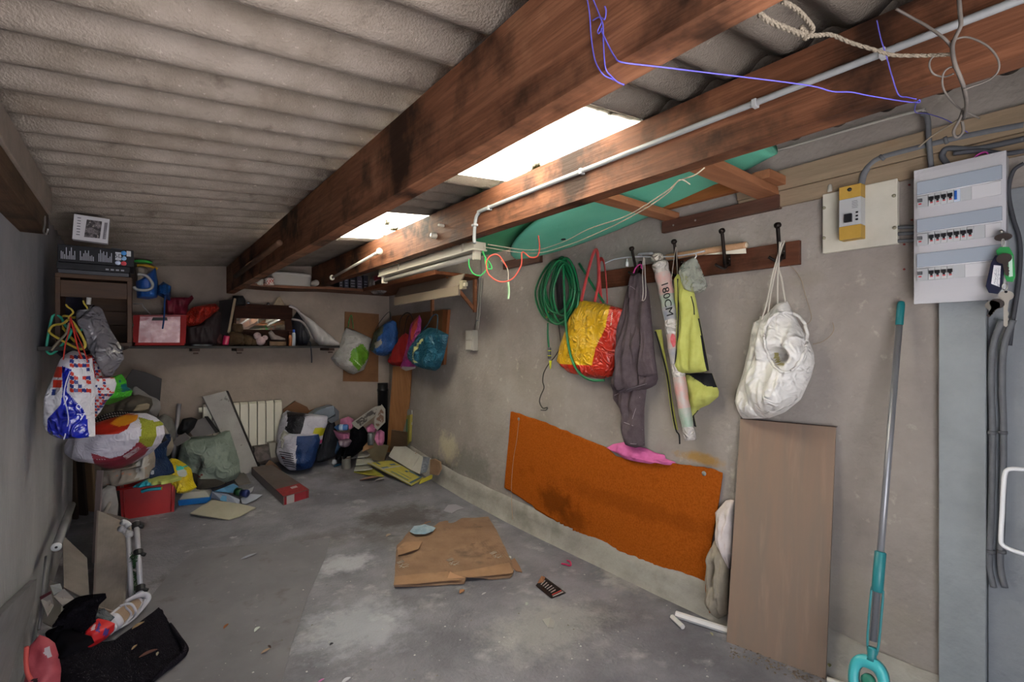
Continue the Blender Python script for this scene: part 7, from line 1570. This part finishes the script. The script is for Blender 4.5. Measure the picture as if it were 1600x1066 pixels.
for i, (q, m_) in enumerate([([(553, 737), (558, 727), (575, 727), (598, 742), (600, 744), (575, 741)], M('#8a8432', rough=.6)), ([(553, 735), (557, 726), (578, 725), (582, 732), (570, 734)], gc), ([(556, 726), (558, 717), (580, 716), (584, 722), (575, 724)], gc), ([(559, 714), (562, 702), (568, 700), (578, 710), (574, 713)], gc)]):
    slab('flap', [G(x, y, .02+.035*i) for x, y in q], .010, m_, t, n=UPV)
    slab('brown_edge', [G(x, y, .02+.035*i-.011) for x, y in q[:3]]+[G(q[-1][0], q[-1][1], .02+.035*i-.011)], .006, card2, t, n=UPV)
slab('grey_card', [G(549, 716, .05), G(551, 704, .07), G(561, 703, .07), G(557, 714, .05)], .01, M('#83807e', rough=.6), n=UPV, label='small light grey card left of the stacked cartons', cat='card')
leaf('torn brown paper curled in front of the stacked cartons', 578, 749, .10, M('#6b5344', rough=.8), .012, -.2, 'torn_paper', 'paper', asp=.3)
leaf('white paper shred beside the torn brown paper', 594, 750, .05, M('#8a8683', rough=.7), .014, -.1, 'paper_shred', 'paper', asp=.35)

# ================================================================= MIDDLE OF THE FLOOR
mf = M('#5b595e', '#67656a', rough=.6, scale=3, spec=.35, stain=[(7, .58, .7, '#4b4544', .6), (20, .64, .72, '#8f8b8d', .4)])
mf2 = mf
spots(mf2, [((0, 0, 0), (.01, .01, 1), '#393531', .1)])
slab('floor_sheet', [G(309, 859, .004), G(380, 852, .004), G(516, 841, .004), G(508, 872, .004), G(482, 930, .004), G(455, 1010, .004), G(438, 1075, .004), G(120, 1075, .004), G(190, 985, .004), G(231, 938, .004), G(270, 890, .004)], .003, mf, n=UPV, label='large thin grey sheet lying flat on floor left of cardboard', cat='sheet')
psl('brown_hardboard', FL(.012), [(218, 862), (279, 852), (275, 880), (249, 911), (224, 915), (220, 900)], .006, M('#4f3a2d', '#5c4536', rough=.6, scale=5), label='brown hardboard offcut on floor beside the white poles', cat='board')
# big cardboard
t = E('flattened_cardboard', 'large dirty flattened brown cardboard box on the floor', 'cardboard', G(705, 860))
cbm = M('#735b4a', '#846a56', rough=.9, scale=4, bump=.25, bs=14, spec=.1, stain=[(3, .54, .66, '#57483f', .8), (14, .66, .72, '#8d755f', .5), (9, .62, .7, '#4c3f38', .5)])
cbo = [(620, 855), (630, 845), (640, 832), (660, 820), (683, 815), (720, 812), (763, 810), (775, 830), (790, 860), (799, 879), (803, 896), (798, 905), (765, 907), (730, 903), (725, 914), (680, 917), (640, 918), (616, 919), (617, 890)]
q = ragged(cbo, 3, .6, 9)
V = []; Fs = []
# grid inside the outline
uv = [FL(0).uv(*p_) for p_ in q]; x0 = min(p_[0] for p_ in uv); x1 = max(p_[0] for p_ in uv); nx = 60; ny = 30; cols_ = []
for j in range(nx+1):
    x = x0+.002+(x1-x0-.004)*j/nx; xs = []
    for a_ in range(len(uv)):
        (ua, va), (ub, vb_) = uv[a_], uv[(a_+1) % len(uv)]
        if (ua > x) != (ub > x): xs.append(va+(vb_-va)*(x-ua)/(ub-ua))
    cols_.append((x, min(xs), max(xs)))
for s in (0, 1):
    for (x, a_, b_) in cols_:
        for i in range(ny+1):
            y = a_+(b_-a_)*i/ny; V.append((x, y, .004 if s else .012+.010*max(0, noise.noise(Vector((x*2, y*7, 3))))+.004*noise.noise(Vector((x*9, y*14, 1)))))
K = (nx+1)*(ny+1)
for s in (0, 1):
    for j in range(nx):
        for i in range(ny): a_ = s*K+j*(ny+1)+i; Fs.append((a_, a_+1, a_+ny+2, a_+ny+1))
for j in range(nx):
    for i in (0, ny): a_ = j*(ny+1)+i; Fs.append((a_, a_+ny+1, a_+ny+1+K, a_+K))
for i in range(ny):
    for j in (0, nx): a_ = j*(ny+1)+i; Fs.append((a_, a_+1, a_+1+K, a_+K))
ob('sheet', V, Fs, cbm, t, smooth=False)
c1_ = M('#80624a', '#8c6d54', rough=.9, scale=8, bump=.1, bs=30, stain=[(9, .6, .7, '#6a5442', .6)])
slab('raised_flap', [G(x, y, .028) for x, y in [(700, 896), (745, 889), (796, 879), (802, 895), (770, 899), (735, 902), (712, 900)]], .004, c1_, t, n=UPV)
slab('raised_flap', [G(x, y, .028) for x, y in [(617, 901), (650, 897), (700, 893), (704, 901), (722, 906), (690, 908), (650, 912), (615, 914)]], .004, c1_, t, n=UPV)
slab('torn_flap', [G(699, 904, .028), G(703, 893, .055), G(712, 898, .04), G(727, 903, .03)], .003, M('#957256', rough=.9), t, n=UPV)
slab('raised_flap', [G(x, y, .027) for x, y in [(621, 856), (632, 847), (660, 846), (654, 858), (640, 862), (622, 868)]], .003, c1_, t, n=UPV)
pm_ = M('#8d857c', rough=.8)
for (x, y) in ((631, 884), (710, 880), (778, 869)):
    o = G(x, y, .03)
    for k in range(5):
        a2 = k*.9+.4; tube('printed_mark', [o+Vector((.035*cos(a2), .035*sin(a2), 0)), o+Vector((.035*cos(a2+2.2), .035*sin(a2+2.2), 0))], .0022, pm_, t, seg=4, sm=1, flat=.3)
    for k in range(3): tube('printed_mark', [o+Vector((-.02, .045+.012*k, 0)), o+Vector((.03, .055+.012*k, 0))], .002, pm_, t, seg=4, sm=1)
puff('face_mask', FL(.030), [(640, 831), (647, 822), (668, 821), (681, 825), (676, 831), (664, 835), (648, 835)], .018, M('#6f8391', '#8798a3', rough=.7, scale=20), seed=99, rows=16, cols=22, fold=.5, label='pale blue face mask on far left corner of cardboard', cat='mask')
slab('paper', [G(693, 798, .006), G(700, 789, .008), G(712, 788, .01), G(726, 794, .006), G(715, 797, .008), G(706, 802, .006)], .003, M('#87858c', rough=.7), n=UPV, label='crumpled white paper on the floor behind the cardboard', cat='paper')
slab('cardboard_scrap', [G(797, 876, .012), G(804, 872, .014), G(812, 885, .01), G(816, 894, .008), G(806, 892, .008), G(800, 886, .01)], .004, M('#7d5e48', rough=.9), n=UPV, label='torn brown cardboard scrap at the right tip of cardboard', cat='cardboard')
# black leaflet
t = E('leaflet', 'black printed leaflet with pale lettering lying on floor', 'leaflet', G(860, 918))
L0, L1, L2, L3 = G(837, 915, .008), G(862, 935, .008), G(884, 926, .008), G(849, 900, .012)
bil('card', L0, L1, L2, L3, .002, M('#141214', rough=.4), t)
slab('folded_corner', [G(840, 911, .012), G(846, 900, .03), G(852, 902, .02), G(849, 910, .012)], .002, M('#7a5238', rough=.6), t, n=UPV)
def lp(u, v): return L0*(1-u)*(1-v)+L1*u*(1-v)+L3*(1-u)*v+L2*u*v+UPV*.0015
for k in range(6): slab('printed_line', [lp(.16+.11*k, .3), lp(.19+.11*k, .3), lp(.19+.11*k, .78-.05*(k % 3)), lp(.16+.11*k, .78-.05*(k % 3))], .001, M('#8d8888', rough=.6), t, n=UPV)
slab('printed_line', [lp(.84, .2), lp(.88, .2), lp(.88, .9), lp(.84, .9)], .001, M('#a0342e', rough=.6), t, n=UPV); slab('printed_line', [lp(.92, .15), lp(.96, .15), lp(.96, .9), lp(.92, .9)], .001, M('#9a9696', rough=.6), t, n=UPV)
tube('pink_hook', [G(x, y, .008) for x, y in [(877, 881), (884, 882), (889, 884), (892, 883), (891, 878), (886, 876)]], .005, M('#b01c50', rough=.4), label='small curved bright pink plastic piece on the floor', cat='plastic piece')
slab('film_scrap', [G(847, 968, .004), G(860, 965, .012), G(867, 971, .006), G(865, 981, .004), G(856, 980, .008)], .002, M('#8a8784', rough=.3, spec=.5), n=UPV, label='translucent plastic film scrap on floor below the leaflet', cat='scrap')
# leaves and crumbs
leaf('orange brown dry leaf on the grey floor sheet, upper one', 353, 979, .020, M('#7a4520', rough=.8), .012, .9)
leaf('pale brown crumpled leaf near the bottom of grey floor sheet', 415, 1018, .022, M('#85705e', rough=.8), .012, .3)
leaf('dark leaf curl beside the pale brown crumpled leaf', 421, 1011, .014, M('#3c2c26', rough=.8), .012, 1.8)
leaf('white paint flake with rounded shape on the grey sheet', 402, 984, .020, M('#9aa09a', rough=.6), .010, .7, 'paint_flake', 'flake', asp=.6)
leaf('whitish paper smear lying near far end of grey sheet', 388, 871, .055, M('#7d7f8a', rough=.6), .008, .3, 'paper_scrap', 'paper', asp=.28)
leaf('beige crumb cluster left of the cardboard', 607, 837, .025, M('#8c7c6c', rough=.9), .006, .4, 'crumb', 'crumb', asp=.6)
leaf('brown cardboard crumb just in front of the cardboard', 722, 925, .022, M('#8a6244', rough=.9), .006, .4, 'crumb', 'crumb', asp=.7)
leaf('white shard left of the film scrap', 823, 944, .014, M('#9da09a', rough=.6), .006, .9, 'flake', 'flake', asp=.6)
leaf('white slim shard in front of the cardboard', 756, 928, .016, M('#a0a0a0', rough=.6), .006, .1, 'flake', 'flake', asp=.35)
leaf('white chip at the right corner of the cardboard', 797, 871, .016, M('#a8aaa8', rough=.6), .02, 1.2, 'flake', 'flake', asp=.5)
leaf('tan crumb on the floor near wall beyond the cardboard', 764, 797, .016, M('#8c6a54', rough=.9), .006, .4, 'crumb', 'crumb', asp=.6)
leaf('yellowish plastic chip near the white trunking', 1112, 991, .013, M('#8f8c70', rough=.6), .006, 1.0, 'chip', 'chip', asp=.5)
leaf('black burnt crumb on pale patch of the floor', 518, 1007, .010, M('#16141a', rough=.8), .006, .2, 'crumb', 'crumb', asp=.8)
leaf('white paper corner at bottom edge of the floor', 541, 1064, .022, M('#9a9aa2', rough=.6), .006, .2, 'paper_scrap', 'paper', asp=.5)
leaf('tiny pink scrap beside the white paper at bottom edge', 502, 1064, .014, M('#a05a8a', rough=.6), .006, .2, 'scrap', 'scrap', asp=.4)
tw = leaf('light chip at foot of the wall beside leaning board', 1296, 1040, .012, M('#8f8c60', rough=.7), .05, .3, 'chip', 'chip', asp=.6)
tube('white_edge_strip', [G(1292, 1062, .01), G(1330, 1075, .01)], .012, M('#b5b2b0', rough=.4), label='white strip on floor at right foot of leaning board', cat='strip', sm=1, seg=6)
V = []; Fs = []; rnd = random.Random(21)
for i in range(230):
    x, y = rnd.uniform(330, 1150), rnd.uniform(770, 1064); c = G(x, y)
    if c.x > XR-.1 or (600 < x < 815 and 805 < y < 925) or x < 300: continue
    r_ = rnd.choice([.002, .003, .004, .006]); o0 = len(V); n_ = 5; z = .0075 if x < 520 else .001
    for k in range(n_): a2 = 2*pi*k/n_+rnd.random(); V.append((c.x+cos(a2)*r_, c.y+sin(a2)*r_, z))
    V.append((c.x, c.y, z+r_*.6)); Fs += [(o0+k, o0+(k+1) % n_, o0+n_) for k in range(n_)]
ob('grit', V, Fs, M('#6f6a64', '#a9a8a4', rough=.9, scale=4, lo=.45, hi=.5), label='tiny pale plaster grit scattered over the concrete floor', cat='grit', kind='stuff')
